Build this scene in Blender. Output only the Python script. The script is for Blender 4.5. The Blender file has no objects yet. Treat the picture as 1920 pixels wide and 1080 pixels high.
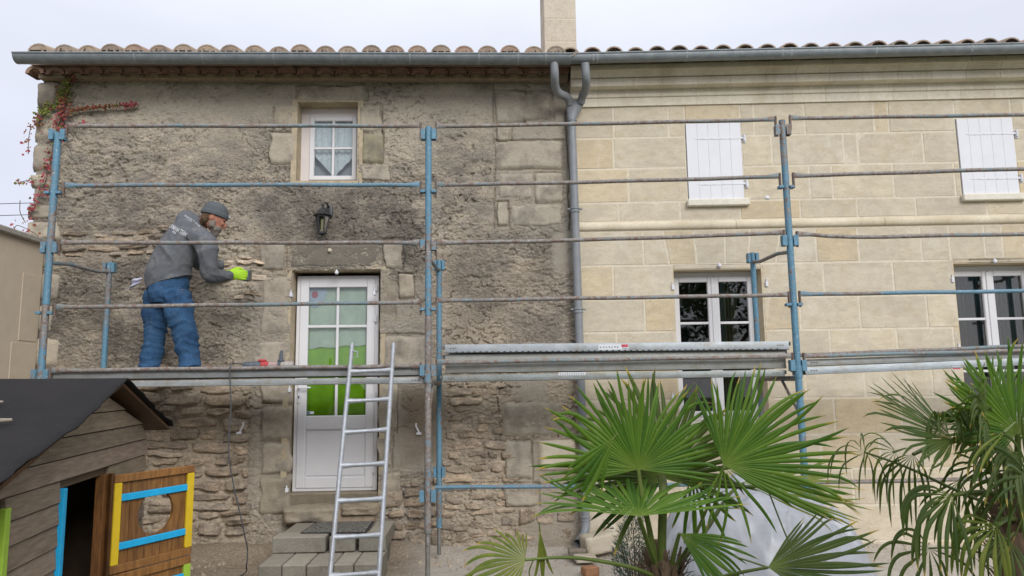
import bpy, bmesh, math, random
import numpy as np
from math import sin, cos, tan, pi, radians, sqrt, atan2
from mathutils import Vector, Matrix
from mathutils.bvhtree import BVHTree

scene = bpy.context.scene
COL = scene.collection
random.seed(11)

# ------------------------------------------------------------------ camera, world, sun, exposure
FPX = 1350.0
YAW, PITCH, ROLL = radians(2.1), radians(7.5), 0.0133
CAM = Vector((0.0, -7.0, 1.56))
c_f = Vector((sin(YAW)*cos(PITCH), cos(YAW)*cos(PITCH), sin(PITCH)))
_r0 = Vector((cos(YAW), -sin(YAW), 0.0)); _u0 = _r0.cross(c_f)
c_r = _r0*cos(ROLL) - _u0*sin(ROLL); c_u = _u0*cos(ROLL) + _r0*sin(ROLL)
cam = bpy.data.cameras.new('camera'); cam_ob = bpy.data.objects.new('camera', cam); COL.objects.link(cam_ob)
m = Matrix((c_r, c_u, -c_f)).transposed().to_4x4(); m.translation = CAM
cam_ob.matrix_world = m
cam.sensor_width = 36.0; cam.lens = 36.0*FPX/1920.0; cam.clip_start = 0.05; cam.clip_end = 500
scene.camera = cam_ob

world = bpy.data.worlds.new("World"); scene.world = world; world.use_nodes = True
wn = world.node_tree; wn.nodes.clear()
def wnode(t, **k):
    n = wn.nodes.new(t)
    for a, b in k.items(): setattr(n, a, b)
    return n
SUN_EL, SUN_AZ = radians(29), radians(158)      # azimuth from +Y clockwise: behind the camera, to its right
sky = wnode('ShaderNodeTexSky'); sky.sky_type = 'NISHITA'; sky.sun_disc = False
sky.sun_elevation = SUN_EL; sky.sun_rotation = SUN_AZ
tc = wnode('ShaderNodeTexCoord'); sep = wnode('ShaderNodeSeparateXYZ')
wn.links.new(tc.outputs['Generated'], sep.inputs[0])
rmp = wnode('ShaderNodeValToRGB')       # overcast luminance: brighter towards the zenith
rmp.color_ramp.elements[0].position = 0.0; rmp.color_ramp.elements[0].color = (4.7, 4.85, 5.7, 1)
rmp.color_ramp.elements[1].position = 1.0; rmp.color_ramp.elements[1].color = (10.0, 10.2, 10.8, 1)
e_ = rmp.color_ramp.elements.new(0.42); e_.color = (5.25, 5.45, 6.15, 1)
wn.links.new(sep.outputs['Z'], rmp.inputs[0])
cl = wnode('ShaderNodeTexNoise'); cl.inputs['Scale'].default_value = 2.1; cl.inputs['Detail'].default_value = 5
cmap = wnode('ShaderNodeMapping'); cmap.inputs['Scale'].default_value = (1, 1, 2.6)
wn.links.new(tc.outputs['Generated'], cmap.inputs[0]); wn.links.new(cmap.outputs[0], cl.inputs[0])
clr = wnode('ShaderNodeMapRange'); clr.inputs[1].default_value = 0.3; clr.inputs[2].default_value = 0.7
clr.inputs[3].default_value = 0.93; clr.inputs[4].default_value = 1.06
wn.links.new(cl.outputs[0], clr.inputs[0])
mul = wnode('ShaderNodeVectorMath', operation='SCALE'); wn.links.new(rmp.outputs[0], mul.inputs[0]); wn.links.new(clr.outputs[0], mul.inputs['Scale'])
mx = wnode('ShaderNodeMix', data_type='RGBA'); mx.inputs[0].default_value = 0.94
wn.links.new(sky.outputs[0], mx.inputs[6]); wn.links.new(mul.outputs[0], mx.inputs[7])
bg = wnode('ShaderNodeBackground'); bg.inputs[1].default_value = 0.1
wo = wnode('ShaderNodeOutputWorld'); wn.links.new(mx.outputs[2], bg.inputs[0]); wn.links.new(bg.outputs[0], wo.inputs[0])

sl = bpy.data.lights.new('sun', 'SUN'); sl.energy = 1.5; sl.angle = radians(28); sl.color = (1.0, 0.975, 0.94)
so = bpy.data.objects.new('sun', sl); COL.objects.link(so)
sdir = Vector((sin(SUN_AZ)*cos(SUN_EL), cos(SUN_AZ)*cos(SUN_EL), sin(SUN_EL)))
so.rotation_euler = sdir.to_track_quat('Z', 'Y').to_euler(); so.location = (4, -8, 12)

vs = scene.view_settings; vs.view_transform = 'Standard'; vs.look = 'None'; vs.gamma = 1; vs.use_curve_mapping = False
vs.exposure = 0.70
scene.display_settings.display_device = 'sRGB'
scene.cycles.max_bounces = 8; scene.cycles.transparent_max_bounces = 12

# ------------------------------------------------------------------ coordinates
# L: the facade of the old house is the plane y = 0.  R: the neighbour's facade, turned 3.4 degrees at the joint.
TH = radians(-3.4); XJ = 0.876
def fL(x, y, z): return Vector((x, y, z))
def fR(x, y, z): return Vector((XJ + cos(TH)*x - sin(TH)*y, sin(TH)*x + cos(TH)*y, z))
def ray(px, py): return c_f + c_r*((px-960)/FPX) + c_u*((540-py)/FPX)
def P(px, py, y=0.0, fr='L'):
    """where the line of sight through a point of the photograph meets a vertical plane of the place (frame coordinates)"""
    d = ray(px, py)
    if fr == 'L':
        t = (y-CAM.y)/d.y; q = CAM + d*t; return (q.x, q.z)
    c, s = cos(TH), sin(TH); o = Vector((XJ, 0, 0))
    tl = lambda v: Vector((c*v.x+s*v.y, -s*v.x+c*v.y, v.z))
    a, b = tl(CAM-o), tl(d); t = (y-a.y)/b.y; q = a + b*t; return (q.x, q.z)
def PX(px, py, y=0.0, fr='L'): return P(px, py, y, fr)[0]
def PZ(px, py, y=0.0, fr='L'): return P(px, py, y, fr)[1]
def Gd(px, py, z=0.0):
    d = ray(px, py); return CAM + d*((z-CAM.z)/d.z)
h_f = Vector((sin(YAW), cos(YAW), 0)); h_r = Vector((cos(YAW), -sin(YAW), 0))
def Q(px, py, dep): return CAM + ray(px, py)*dep

# ------------------------------------------------------------------ noise (numpy)
def _h(ix, iy, seed):
    h = (ix.astype(np.int64)*374761393 + iy.astype(np.int64)*668265263 + seed*974634777) & 0xffffffff
    h = ((h ^ (h >> 13))*1274126177) & 0xffffffff
    return ((h ^ (h >> 16)) & 0xffffff)/float(0xffffff)
def vnoise(x, y, seed=0):
    ix, iy = np.floor(x), np.floor(y); fx, fy = x-ix, y-iy
    fx = fx*fx*fx*(fx*(fx*6-15)+10); fy = fy*fy*fy*(fy*(fy*6-15)+10)
    a, b = _h(ix, iy, seed), _h(ix+1, iy, seed); c, d = _h(ix, iy+1, seed), _h(ix+1, iy+1, seed)
    return (a*(1-fx)+b*fx)*(1-fy) + (c*(1-fx)+d*fx)*fy
def fbm(x, y, seed=0, oct=4, gain=0.5):
    s = 0; a = 1; t = 0
    for o in range(oct):
        s = s + a*(vnoise(x*2**o+o*17.3, y*2**o-o*9.1, seed+o)-0.5)*2; t += a; a *= gain
    return s/t
def ridged(x, y, seed=0, oct=4, gain=0.55):
    s = 0; a = 1; t = 0
    for o in range(oct):
        n = 1-np.abs(vnoise(x*2**o+o*7.7, y*2**o+o*3.1, seed+o)*2-1); s = s + a*n*n; t += a; a *= gain
    return s/t
def voro(x, y, seed=0, jit=0.9):
    ix, iy = np.floor(x), np.floor(y); f1 = np.full(x.shape, 9.0); f2 = np.full(x.shape, 9.0); cid = np.zeros(x.shape)
    for dx in (-1, 0, 1):
        for dy in (-1, 0, 1):
            cx, cy = ix+dx, iy+dy
            px_ = cx+0.5+(_h(cx, cy, seed)-0.5)*jit; py_ = cy+0.5+(_h(cx, cy, seed+5)-0.5)*jit
            d = np.sqrt((x-px_)**2+(y-py_)**2); k = d < f1
            f2 = np.where(k, f1, np.minimum(f2, d)); cid = np.where(k, _h(cx, cy, seed+9), cid); f1 = np.where(k, d, f1)
    return f1, f2, cid
def sst(a, b, x):
    t = np.clip((x-a)/(b-a), 0, 1); return t*t*(3-2*t)
def rectmask(X, Z, x0, x1, z0, z1, soft=0.04):
    d = np.maximum(np.maximum(x0-X, X-x1), np.maximum(z0-Z, Z-z1)); return 1-sst(-soft, soft, d)

# ------------------------------------------------------------------ materials
def socket(nt, v, inp):
    if isinstance(v, bpy.types.NodeSocket): nt.links.new(v, inp)
    else: inp.default_value = v
class NB:
    """small node builder"""
    def __init__(s, name):
        s.m = bpy.data.materials.new(name); s.m.use_nodes = True; s.nt = s.m.node_tree; s.nt.nodes.clear()
        s.out = s.n('ShaderNodeOutputMaterial'); s.geo = s.n('ShaderNodeNewGeometry'); s.tc = s.n('ShaderNodeTexCoord')
    def n(s, t, **k):
        x = s.nt.nodes.new(t)
        for a, b in k.items(): setattr(x, a, b)
        return x
    def pos(s, sc=(1, 1, 1), obj=False):
        mp = s.n('ShaderNodeMapping'); s.nt.links.new(s.tc.outputs['Object'] if obj else s.geo.outputs['Position'], mp.inputs[0])
        mp.inputs['Scale'].default_value = sc; return mp.outputs[0]
    def noise(s, scale, detail=4, rough=0.55, sc=(1, 1, 1), obj=False, dist=0.0):
        n = s.n('ShaderNodeTexNoise'); s.nt.links.new(s.pos(sc, obj), n.inputs['Vector'])
        n.inputs['Scale'].default_value = scale; n.inputs['Detail'].default_value = detail; n.inputs['Roughness'].default_value = rough
        n.inputs['Distortion'].default_value = dist; return n.outputs[0]
    def vor(s, scale, sc=(1, 1, 1), feature='F1'):
        n = s.n('ShaderNodeTexVoronoi', feature=feature); s.nt.links.new(s.pos(sc), n.inputs['Vector']); n.inputs['Scale'].default_value = scale
        return n.outputs[0]
    def ramp(s, fac, stops):
        r = s.n('ShaderNodeValToRGB'); els = r.color_ramp.elements
        while len(els) < len(stops): els.new(0.5)
        for e, (p, c) in zip(els, stops):
            e.position = p; e.color = (*c, 1) if isinstance(c, (tuple, list)) else (c, c, c, 1)
        socket(s.nt, fac, r.inputs[0]); return r.outputs[0]
    def mix(s, fac, a, b, mode='MIX'):
        x = s.n('ShaderNodeMix', data_type='RGBA', blend_type=mode); x.clamp_factor = True
        for v, i in ((fac, 0), (a, 6), (b, 7)):
            if isinstance(v, (tuple, list)): v = (*v, 1) if len(v) == 3 else v
            socket(s.nt, v, x.inputs[i])
        return x.outputs[2]
    def math(s, op, a, b=0.0):
        x = s.n('ShaderNodeMath', operation=op); socket(s.nt, a, x.inputs[0]); socket(s.nt, b, x.inputs[1]); return x.outputs[0]
    def attr(s, name, out='Fac'):
        a = s.n('ShaderNodeAttribute', attribute_name=name); return a.outputs[out]
    def objcol(s): return s.n('ShaderNodeObjectInfo').outputs['Color']
    def objrand(s): return s.n('ShaderNodeObjectInfo').outputs['Random']
    def bump(s, h, strength=0.4, dist=0.01, prev=None):
        b = s.n('ShaderNodeBump'); socket(s.nt, h, b.inputs['Height']); b.inputs['Strength'].default_value = strength; b.inputs['Distance'].default_value = dist
        if prev is not None: s.nt.links.new(prev, b.inputs['Normal'])
        return b.outputs[0]
    def done(s, col, rough=0.8, nrm=None, metal=0.0, spec=0.3, **extra):
        p = s.n('ShaderNodeBsdfPrincipled')
        if isinstance(col, (tuple, list)): col = (*col, 1) if len(col) == 3 else col
        socket(s.nt, col, p.inputs['Base Color']); socket(s.nt, rough, p.inputs['Roughness']); socket(s.nt, metal, p.inputs['Metallic'])
        p.inputs['Specular IOR Level'].default_value = spec
        if nrm is not None: s.nt.links.new(nrm, p.inputs['Normal'])
        for k, v in extra.items(): socket(s.nt, v, p.inputs[k.replace('_', ' ')])
        s.p = p; s.nt.links.new(p.outputs[0], s.out.inputs[0]); return s.m

def simple(name, c, rough=0.6, var=0.15, scale=30, bump=0.15, metal=0.0, dirt=None, dirt_amt=0.5, tint=False, sc=(1, 1, 1), spec=0.3, bdist=0.004):
    b = NB(name); n = b.noise(scale, 5, 0.6, sc)
    lo = tuple(v*(1-var) for v in c); hi = tuple(min(1, v*(1+var)) for v in c)
    col = b.ramp(n, [(0.3, lo), (0.7, hi)])
    if dirt: 
        d = b.ramp(b.noise(scale*0.23, 6, 0.65), [(0.5, 0.0), (0.72, dirt_amt)]); col = b.mix(d, col, dirt)
    if tint: col = b.mix(1.0, col, b.objcol(), 'MULTIPLY')
    nr = b.bump(n, bump, bdist) if bump else None
    return b.done(col, rough, nr, metal, spec)

M = {}
# limestone of the restored house: object colour carries each block's own tint
b = NB('limestone')
fine = b.noise(120, 4, 0.7); mid = b.noise(9, 5, 0.6, (1, 1, 2.2)); big = b.noise(2.2, 3, 0.5)
col = b.ramp(mid, [(0.25, (0.545, 0.472, 0.35)), (0.5, (0.63, 0.56, 0.432)), (0.78, (0.69, 0.625, 0.50))])
col = b.mix(0.75, col, b.objcol(), 'MULTIPLY')
och = b.ramp(b.noise(3.3, 5, 0.6, (1, 1, 1.6), dist=0.6), [(0.55, 0.0), (0.75, 0.35)]); col = b.mix(och, col, (0.48, 0.37, 0.21))
pit = b.ramp(b.vor(38, (1, 1, 1.9)), [(0.08, 0.8), (0.2, 0.0)]); pmask = b.ramp(b.noise(6, 4), [(0.48, 0.0), (0.58, 1.0)])
pitm = b.math('MULTIPLY', pit, pmask); col = b.mix(pitm, col, (0.27, 0.20, 0.12))
col = b.mix(b.ramp(fine, [(0.3, 0.35), (0.65, 0.0)]), col, (0.30, 0.24, 0.16))
col = b.mix(b.ramp(b.noise(3.0, 6, 0.7, (1, 1, 1.3), dist=0.8), [(0.46, 0.0), (0.62, 0.32)]), col, (0.40, 0.36, 0.30))
col = b.mix(b.ramp(b.noise(2.4, 6, 0.7, (1.3, 1, 0.8), dist=0.5), [(0.56, 0.0), (0.7, 0.45)]), col, (0.70, 0.65, 0.55))
hb = b.math('SUBTRACT', b.math('ADD', b.math('MULTIPLY', mid, 0.8), b.math('MULTIPLY', fine, 0.5)), b.math('MULTIPLY', pitm, 1.2))
M['lime'] = b.done(col, 0.9, b.bump(hb, 0.7, 0.006), spec=0.15)
M['joint'] = simple('lime_mortar', (0.63, 0.567, 0.45), 0.95, 0.10, 25, 0.3)
b = NB('cornice_stone')
n1 = b.noise(30, 5, 0.6); st = b.ramp(b.noise(3.0, 5, 0.6, (1.0, 1.0, 0.35)), [(0.45, 0.0), (0.75, 0.5)])
col = b.ramp(n1, [(0.3, (0.66, 0.60, 0.48)), (0.7, (0.76, 0.70, 0.59))]); col = b.mix(0.7, col, b.objcol(), 'MULTIPLY'); col = b.mix(st, col, (0.36, 0.29, 0.16))
M['cornice'] = b.done(col, 0.9, b.bump(n1, 0.4, 0.004), spec=0.15)

# old rubble wall: vertex masks hold the stains, the repairs and a darker top band, the nodes hold the grain
def old_wall(name, use_masks):
    b = NB(name)
    g1 = b.noise(26, 6, 0.68, (1, 1, 1.9)); g2 = b.noise(95, 4, 0.7, (1, 1, 1.4)); g3 = b.noise(5.5, 5, 0.6, (1, 1, 1.5), dist=0.4)
    col = b.ramp(g1, [(0.22, (0.22, 0.19, 0.152)), (0.42, (0.36, 0.315, 0.255)), (0.6, (0.45, 0.40, 0.33)), (0.8, (0.60, 0.545, 0.465))])
    col = b.mix(b.ramp(g3, [(0.43, 0.0), (0.60, 0.9)]), col, b.ramp(g2, [(0.3, (0.235, 0.212, 0.182)), (0.7, (0.36, 0.328, 0.288))]))
    cv = b.n('ShaderNodeTexVoronoi'); b.nt.links.new(b.pos((1, 1, 2.3)), cv.inputs['Vector']); cv.inputs['Scale'].default_value = 7.5
    bw = b.n('ShaderNodeSeparateColor'); b.nt.links.new(cv.outputs['Color'], bw.inputs[0])
    col = b.mix(0.75, col, b.ramp(bw.outputs[0], [(0.0, (0.72, 0.70, 0.68)), (0.5, (0.98, 0.97, 0.95)), (1.0, (1.22, 1.20, 1.16))]), 'MULTIPLY')
    g4 = b.noise(70, 5, 0.75, (1, 1, 1.7))
    col = b.mix(0.9, col, b.ramp(g4, [(0.28, (0.42, 0.40, 0.38)), (0.5, (1.0, 0.99, 0.98)), (0.72, (1.5, 1.48, 1.44))]), 'MULTIPLY')
    if use_masks:
        warm = b.attr('warm'); dark = b.attr('dark'); cem = b.attr('cement'); plas = b.attr('plaster')
        col = b.mix(b.math('MULTIPLY', warm, 0.85), col, b.ramp(g1, [(0.25, (0.33, 0.27, 0.20)), (0.55, (0.47, 0.395, 0.30)), (0.8, (0.60, 0.52, 0.41))]))
        col = b.mix(b.math('MULTIPLY', plas, 0.8), col, b.ramp(g2, [(0.25, (0.44, 0.39, 0.31)), (0.75, (0.56, 0.50, 0.415))]))
        dn = b.math('MULTIPLY', dark, b.ramp(g1, [(0.3, 1.0), (0.75, 0.45)]))
        col = b.mix(b.math('MULTIPLY', dn, 0.92), col, (0.095, 0.085, 0.075))
        col = b.mix(b.math('MULTIPLY', cem, 0.92), col, b.ramp(g3, [(0.3, (0.29, 0.255, 0.205)), (0.7, (0.37, 0.335, 0.28))]))
        col = b.mix(b.math('MULTIPLY', b.attr('brown'), 0.85), col, b.ramp(g3, [(0.3, (0.155, 0.118, 0.08)), (0.7, (0.235, 0.188, 0.135))]))
        sp = b.math('MULTIPLY', b.ramp(b.vor(52, (1, 1, 1.5)), [(0.14, 1.0), (0.24, 0.0)]), b.ramp(b.noise(15, 5, 0.7), [(0.48, 0.0), (0.58, 0.9)]))
        sp = b.math('MULTIPLY', sp, b.math('SUBTRACT', 1.0, cem)); col = b.mix(sp, col, (0.58, 0.54, 0.47))
        fl = b.math('MULTIPLY', b.ramp(b.vor(36, (0.7, 0.7, 2.4)), [(0.10, 1.0), (0.2, 0.0)]), b.ramp(b.noise(11, 5, 0.7), [(0.46, 0.0), (0.56, 0.9)]))
        fl = b.math('MULTIPLY', fl, b.math('SUBTRACT', 1.0, cem)); col = b.mix(fl, col, (0.12, 0.102, 0.085))
        hb = b.math('ADD', b.math('MULTIPLY', g1, b.math('SUBTRACT', 1.05, cem)), b.math('MULTIPLY', g4, 0.9))
        hb = b.math('SUBTRACT', hb, b.math('MULTIPLY', fl, 0.8))
    else:
        col = b.mix(0.9, col, b.objcol(), 'MULTIPLY')
        dk = b.ramp(b.noise(11, 6, 0.7, (1, 1, 2.4)), [(0.52, 0.0), (0.7, 0.75)]); col = b.mix(dk, col, (0.11, 0.098, 0.085))
        sp = b.ramp(b.noise(48, 4, 0.7), [(0.62, 0.0), (0.7, 0.55)]); col = b.mix(sp, col, (0.55, 0.5, 0.43))
        hb = b.math('ADD', g1, b.math('MULTIPLY', g2, 0.6))
    return b.done(col, 0.95, b.bump(hb, 0.9, 0.012), spec=0.1)
M['oldwall'] = old_wall('weathered_rubble', True)
M['oldstone'] = old_wall('weathered_stone', False)
b = NB('dressed_stone')      # cut blocks of the old house
g1 = b.noise(34, 6, 0.65, (1, 1, 2.6)); g2 = b.noise(4.5, 6, 0.65)
col = b.ramp(g1, [(0.25, (0.33, 0.295, 0.242)), (0.75, (0.47, 0.43, 0.365))]); col = b.mix(0.95, col, b.objcol(), 'MULTIPLY')
col = b.mix(b.ramp(g2, [(0.47, 0.0), (0.66, 0.7)]), col, (0.16, 0.14, 0.118))
col = b.mix(b.ramp(b.noise(60, 5, 0.7), [(0.63, 0.0), (0.7, 0.7)]), col, (0.55, 0.52, 0.47))
M['dressed'] = b.done(col, 0.93, b.bump(g1, 0.6, 0.007), spec=0.12)

b = NB('zinc'); n1 = b.noise(14, 5, 0.6); n2 = b.noise(60, 4, 0.6, (0.2, 1, 1))
col = b.ramp(n1, [(0.3, (0.175, 0.198, 0.212)), (0.7, (0.255, 0.28, 0.295))]); col = b.mix(b.ramp(n2, [(0.55, 0), (0.75, 0.35)]), col, (0.36, 0.38, 0.38))
M['zincr'] = None
M['zinc'] = b.done(col, 0.48, b.bump(n1, 0.1, 0.003), metal=0.35, spec=0.4)
M['zincpipe'] = simple('grey_pipe', (0.22, 0.235, 0.25), 0.42, 0.10, 10, 0.05, dirt=(0.30, 0.29, 0.27), dirt_amt=0.4)
M['solder'] = simple('solder', (0.29, 0.31, 0.325), 0.5, 0.1, 40, 0.1, metal=0.3)
b = NB('roof_tile'); n1 = b.noise(18, 6, 0.65); n2 = b.noise(6, 5, 0.6)
col = b.ramp(b.objrand(), [(0.0, (0.33, 0.20, 0.145)), (0.3, (0.30, 0.225, 0.17)), (0.55, (0.37, 0.275, 0.195)), (0.8, (0.25, 0.20, 0.16)), (1.0, (0.36, 0.225, 0.165))])
col = b.mix(b.ramp(n1, [(0.35, 0.0), (0.7, 0.65)]), col, (0.36, 0.30, 0.235)); col = b.mix(b.ramp(n2, [(0.5, 0.0), (0.68, 0.55)]), col, (0.13, 0.115, 0.095))
M['tile'] = b.done(col, 0.9, b.bump(n1, 0.5, 0.006), spec=0.15)
M['dirtytile'] = simple('eaves_tile_clay', (0.27, 0.165, 0.12), 0.95, 0.25, 16, 0.5, dirt=(0.28, 0.235, 0.18), dirt_amt=0.7)
M['white'] = simple('white_paint', (0.66, 0.665, 0.70), 0.45, 0.03, 6, 0.03)
M['pvc'] = simple('white_pvc', (0.68, 0.675, 0.69), 0.38, 0.03, 5, 0.0, dirt=(0.55, 0.51, 0.44), dirt_amt=0.25)
M['reveal'] = simple('reveal_plaster', (0.43, 0.36, 0.25), 0.95, 0.2, 14, 0.4, dirt=(0.25, 0.2, 0.13), dirt_amt=0.5)
M['mortar'] = simple('sandy_mortar', (0.33, 0.26, 0.185), 0.95, 0.25, 20, 0.6, bdist=0.01)
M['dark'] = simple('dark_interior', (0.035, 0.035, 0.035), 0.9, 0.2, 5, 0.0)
def glass(name, refl=1.0, tint=(1, 1, 1)):
    b = NB(name); fr = b.n('ShaderNodeFresnel'); fr.inputs[0].default_value = 1.52
    t = b.n('ShaderNodeBsdfTransparent'); t.inputs[0].default_value = (*tint, 1); g = b.n('ShaderNodeBsdfGlossy'); g.inputs['Roughness'].default_value = 0.015
    mx = b.n('ShaderNodeMixShader'); b.nt.links.new(b.math('MULTIPLY', fr.outputs[0], refl), mx.inputs[0])
    b.nt.links.new(t.outputs[0], mx.inputs[1]); b.nt.links.new(g.outputs[0], mx.inputs[2]); b.nt.links.new(mx.outputs[0], b.out.inputs[0]); return b.m
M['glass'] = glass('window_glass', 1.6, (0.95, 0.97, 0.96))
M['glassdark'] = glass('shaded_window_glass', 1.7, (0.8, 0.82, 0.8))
M['lampglass'] = glass('lamp_glass', 1.2, (0.75, 0.73, 0.62))
def scaff_paint(name, blue, grey=(0.25, 0.245, 0.235), rust=(0.17, 0.115, 0.09), thr=0.5, axis=(1, 1, 1)):
    b = NB(name); a = b.noise(1.6, 5, 0.65, axis); c = b.noise(26, 5, 0.7); d = b.noise(70, 3, 0.6)
    col = b.ramp(c, [(0.3, tuple(v*0.8 for v in blue)), (0.7, tuple(v*1.15 for v in blue))])
    worn = b.mix(b.ramp(c, [(0.4, 0.0), (0.62, 1.0)]), grey, rust)
    k = b.ramp(b.math('ADD', a, b.math('MULTIPLY', b.math('SUBTRACT', c, 0.5), 0.55)), [(thr-0.04, 0.0), (thr+0.05, 1.0)])
    col = b.mix(k, col, worn); col = b.mix(b.ramp(d, [(0.64, 0.0), (0.69, 0.85)]), col, (0.55, 0.53, 0.49))
    return b.done(col, 0.62, b.bump(c, 0.25, 0.003), metal=0.1, spec=0.35)
M['post'] = scaff_paint('blue_scaffold_paint', (0.110, 0.235, 0.325), thr=0.565, axis=(1.5, 1.5, 0.9))
M['postrust'] = scaff_paint('worn_scaffold_paint', (0.11, 0.25, 0.35), thr=0.44, axis=(1.5, 1.5, 1.1))
M['rail'] = scaff_paint('worn_rail', (0.165, 0.225, 0.245), thr=0.42, axis=(0.55, 2, 2))
M['railblue'] = scaff_paint('blue_rail', (0.13, 0.235, 0.31), thr=0.52, axis=(0.55, 2, 2))
b = NB('galvanised_steel'); n1 = b.noise(22, 5, 0.6, (0.25, 1, 1)); n2 = b.vor(55)
col = b.ramp(n1, [(0.3, (0.215, 0.225, 0.222)), (0.7, (0.315, 0.33, 0.332))]); col = b.mix(b.ramp(n2, [(0.1, 0.3), (0.5, 0.0)]), col, (0.38, 0.40, 0.41))
col = b.mix(b.ramp(b.noise(9, 6, 0.7), [(0.48, 0.0), (0.66, 0.6)]), col, (0.21, 0.185, 0.145)); col = b.mix(0.9, col, b.objcol(), 'MULTIPLY')
M['galv'] = b.done(col, 0.5, b.bump(n1, 0.1, 0.002), metal=0.4, spec=0.4)
M['alu'] = simple('ladder_metal', (0.40, 0.42, 0.45), 0.45, 0.15, 30, 0.15, metal=0.45, dirt=(0.32, 0.30, 0.27), dirt_amt=0.5)
M['concrete0'] = simple('concrete_block', (0.30, 0.285, 0.25), 0.95, 0.2, 70, 0.6, dirt=(0.42, 0.38, 0.31), dirt_amt=0.5, tint=True)
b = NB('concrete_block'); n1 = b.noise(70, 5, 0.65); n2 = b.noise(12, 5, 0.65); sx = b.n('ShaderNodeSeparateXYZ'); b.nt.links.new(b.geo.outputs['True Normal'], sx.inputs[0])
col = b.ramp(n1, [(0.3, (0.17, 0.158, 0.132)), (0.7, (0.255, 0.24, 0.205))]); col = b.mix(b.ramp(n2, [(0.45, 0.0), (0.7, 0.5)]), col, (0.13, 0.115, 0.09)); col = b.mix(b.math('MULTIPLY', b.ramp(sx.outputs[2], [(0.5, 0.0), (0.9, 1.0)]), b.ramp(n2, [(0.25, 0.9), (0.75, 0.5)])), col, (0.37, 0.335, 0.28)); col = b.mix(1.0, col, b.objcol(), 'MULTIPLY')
M['concrete'] = b.done(col, 0.95, b.bump(n1, 0.6, 0.005), spec=0.1)
M['sill'] = simple('pale_sill', (0.70, 0.66, 0.56), 0.85, 0.08, 30, 0.2)

def smooth_set(me, on=True):
    me.polygons.foreach_set('use_smooth', [on]*len(me.polygons))

# ------------------------------------------------------------------ objects
WM = {}     # world matrix of every thing / part, kept here because the depsgraph is not evaluated while building
def tag(o, label=None, cat=None, group=None, kind=None):
    if label: o['label'] = label
    if cat: o['category'] = cat
    if group: o['group'] = group
    if kind: o['kind'] = kind
    return o
def thing(name, label, cat, loc=(0, 0, 0), rotz=0.0, group=None):
    o = bpy.data.objects.new(name, None); COL.objects.link(o); o.empty_display_size = 0.1
    o.location = loc; o.rotation_euler = (0, 0, rotz); WM[o] = Matrix.Translation(Vector(loc)) @ Matrix.Rotation(rotz, 4, 'Z')
    return tag(o, label, cat, group)
def link(name, me, mat, parent=None, color=None, loc=None):
    o = bpy.data.objects.new(name, me); COL.objects.link(o)
    if mat is not None and not me.materials: me.materials.append(mat)
    if parent is not None: o.parent = parent; WM[o] = WM[parent]
    else: WM[o] = Matrix.Identity(4)
    if loc is not None: o.location = loc; WM[o] = WM[o] @ Matrix.Translation(Vector(loc))
    if color: o.color = (*color, 1)
    return o
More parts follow.
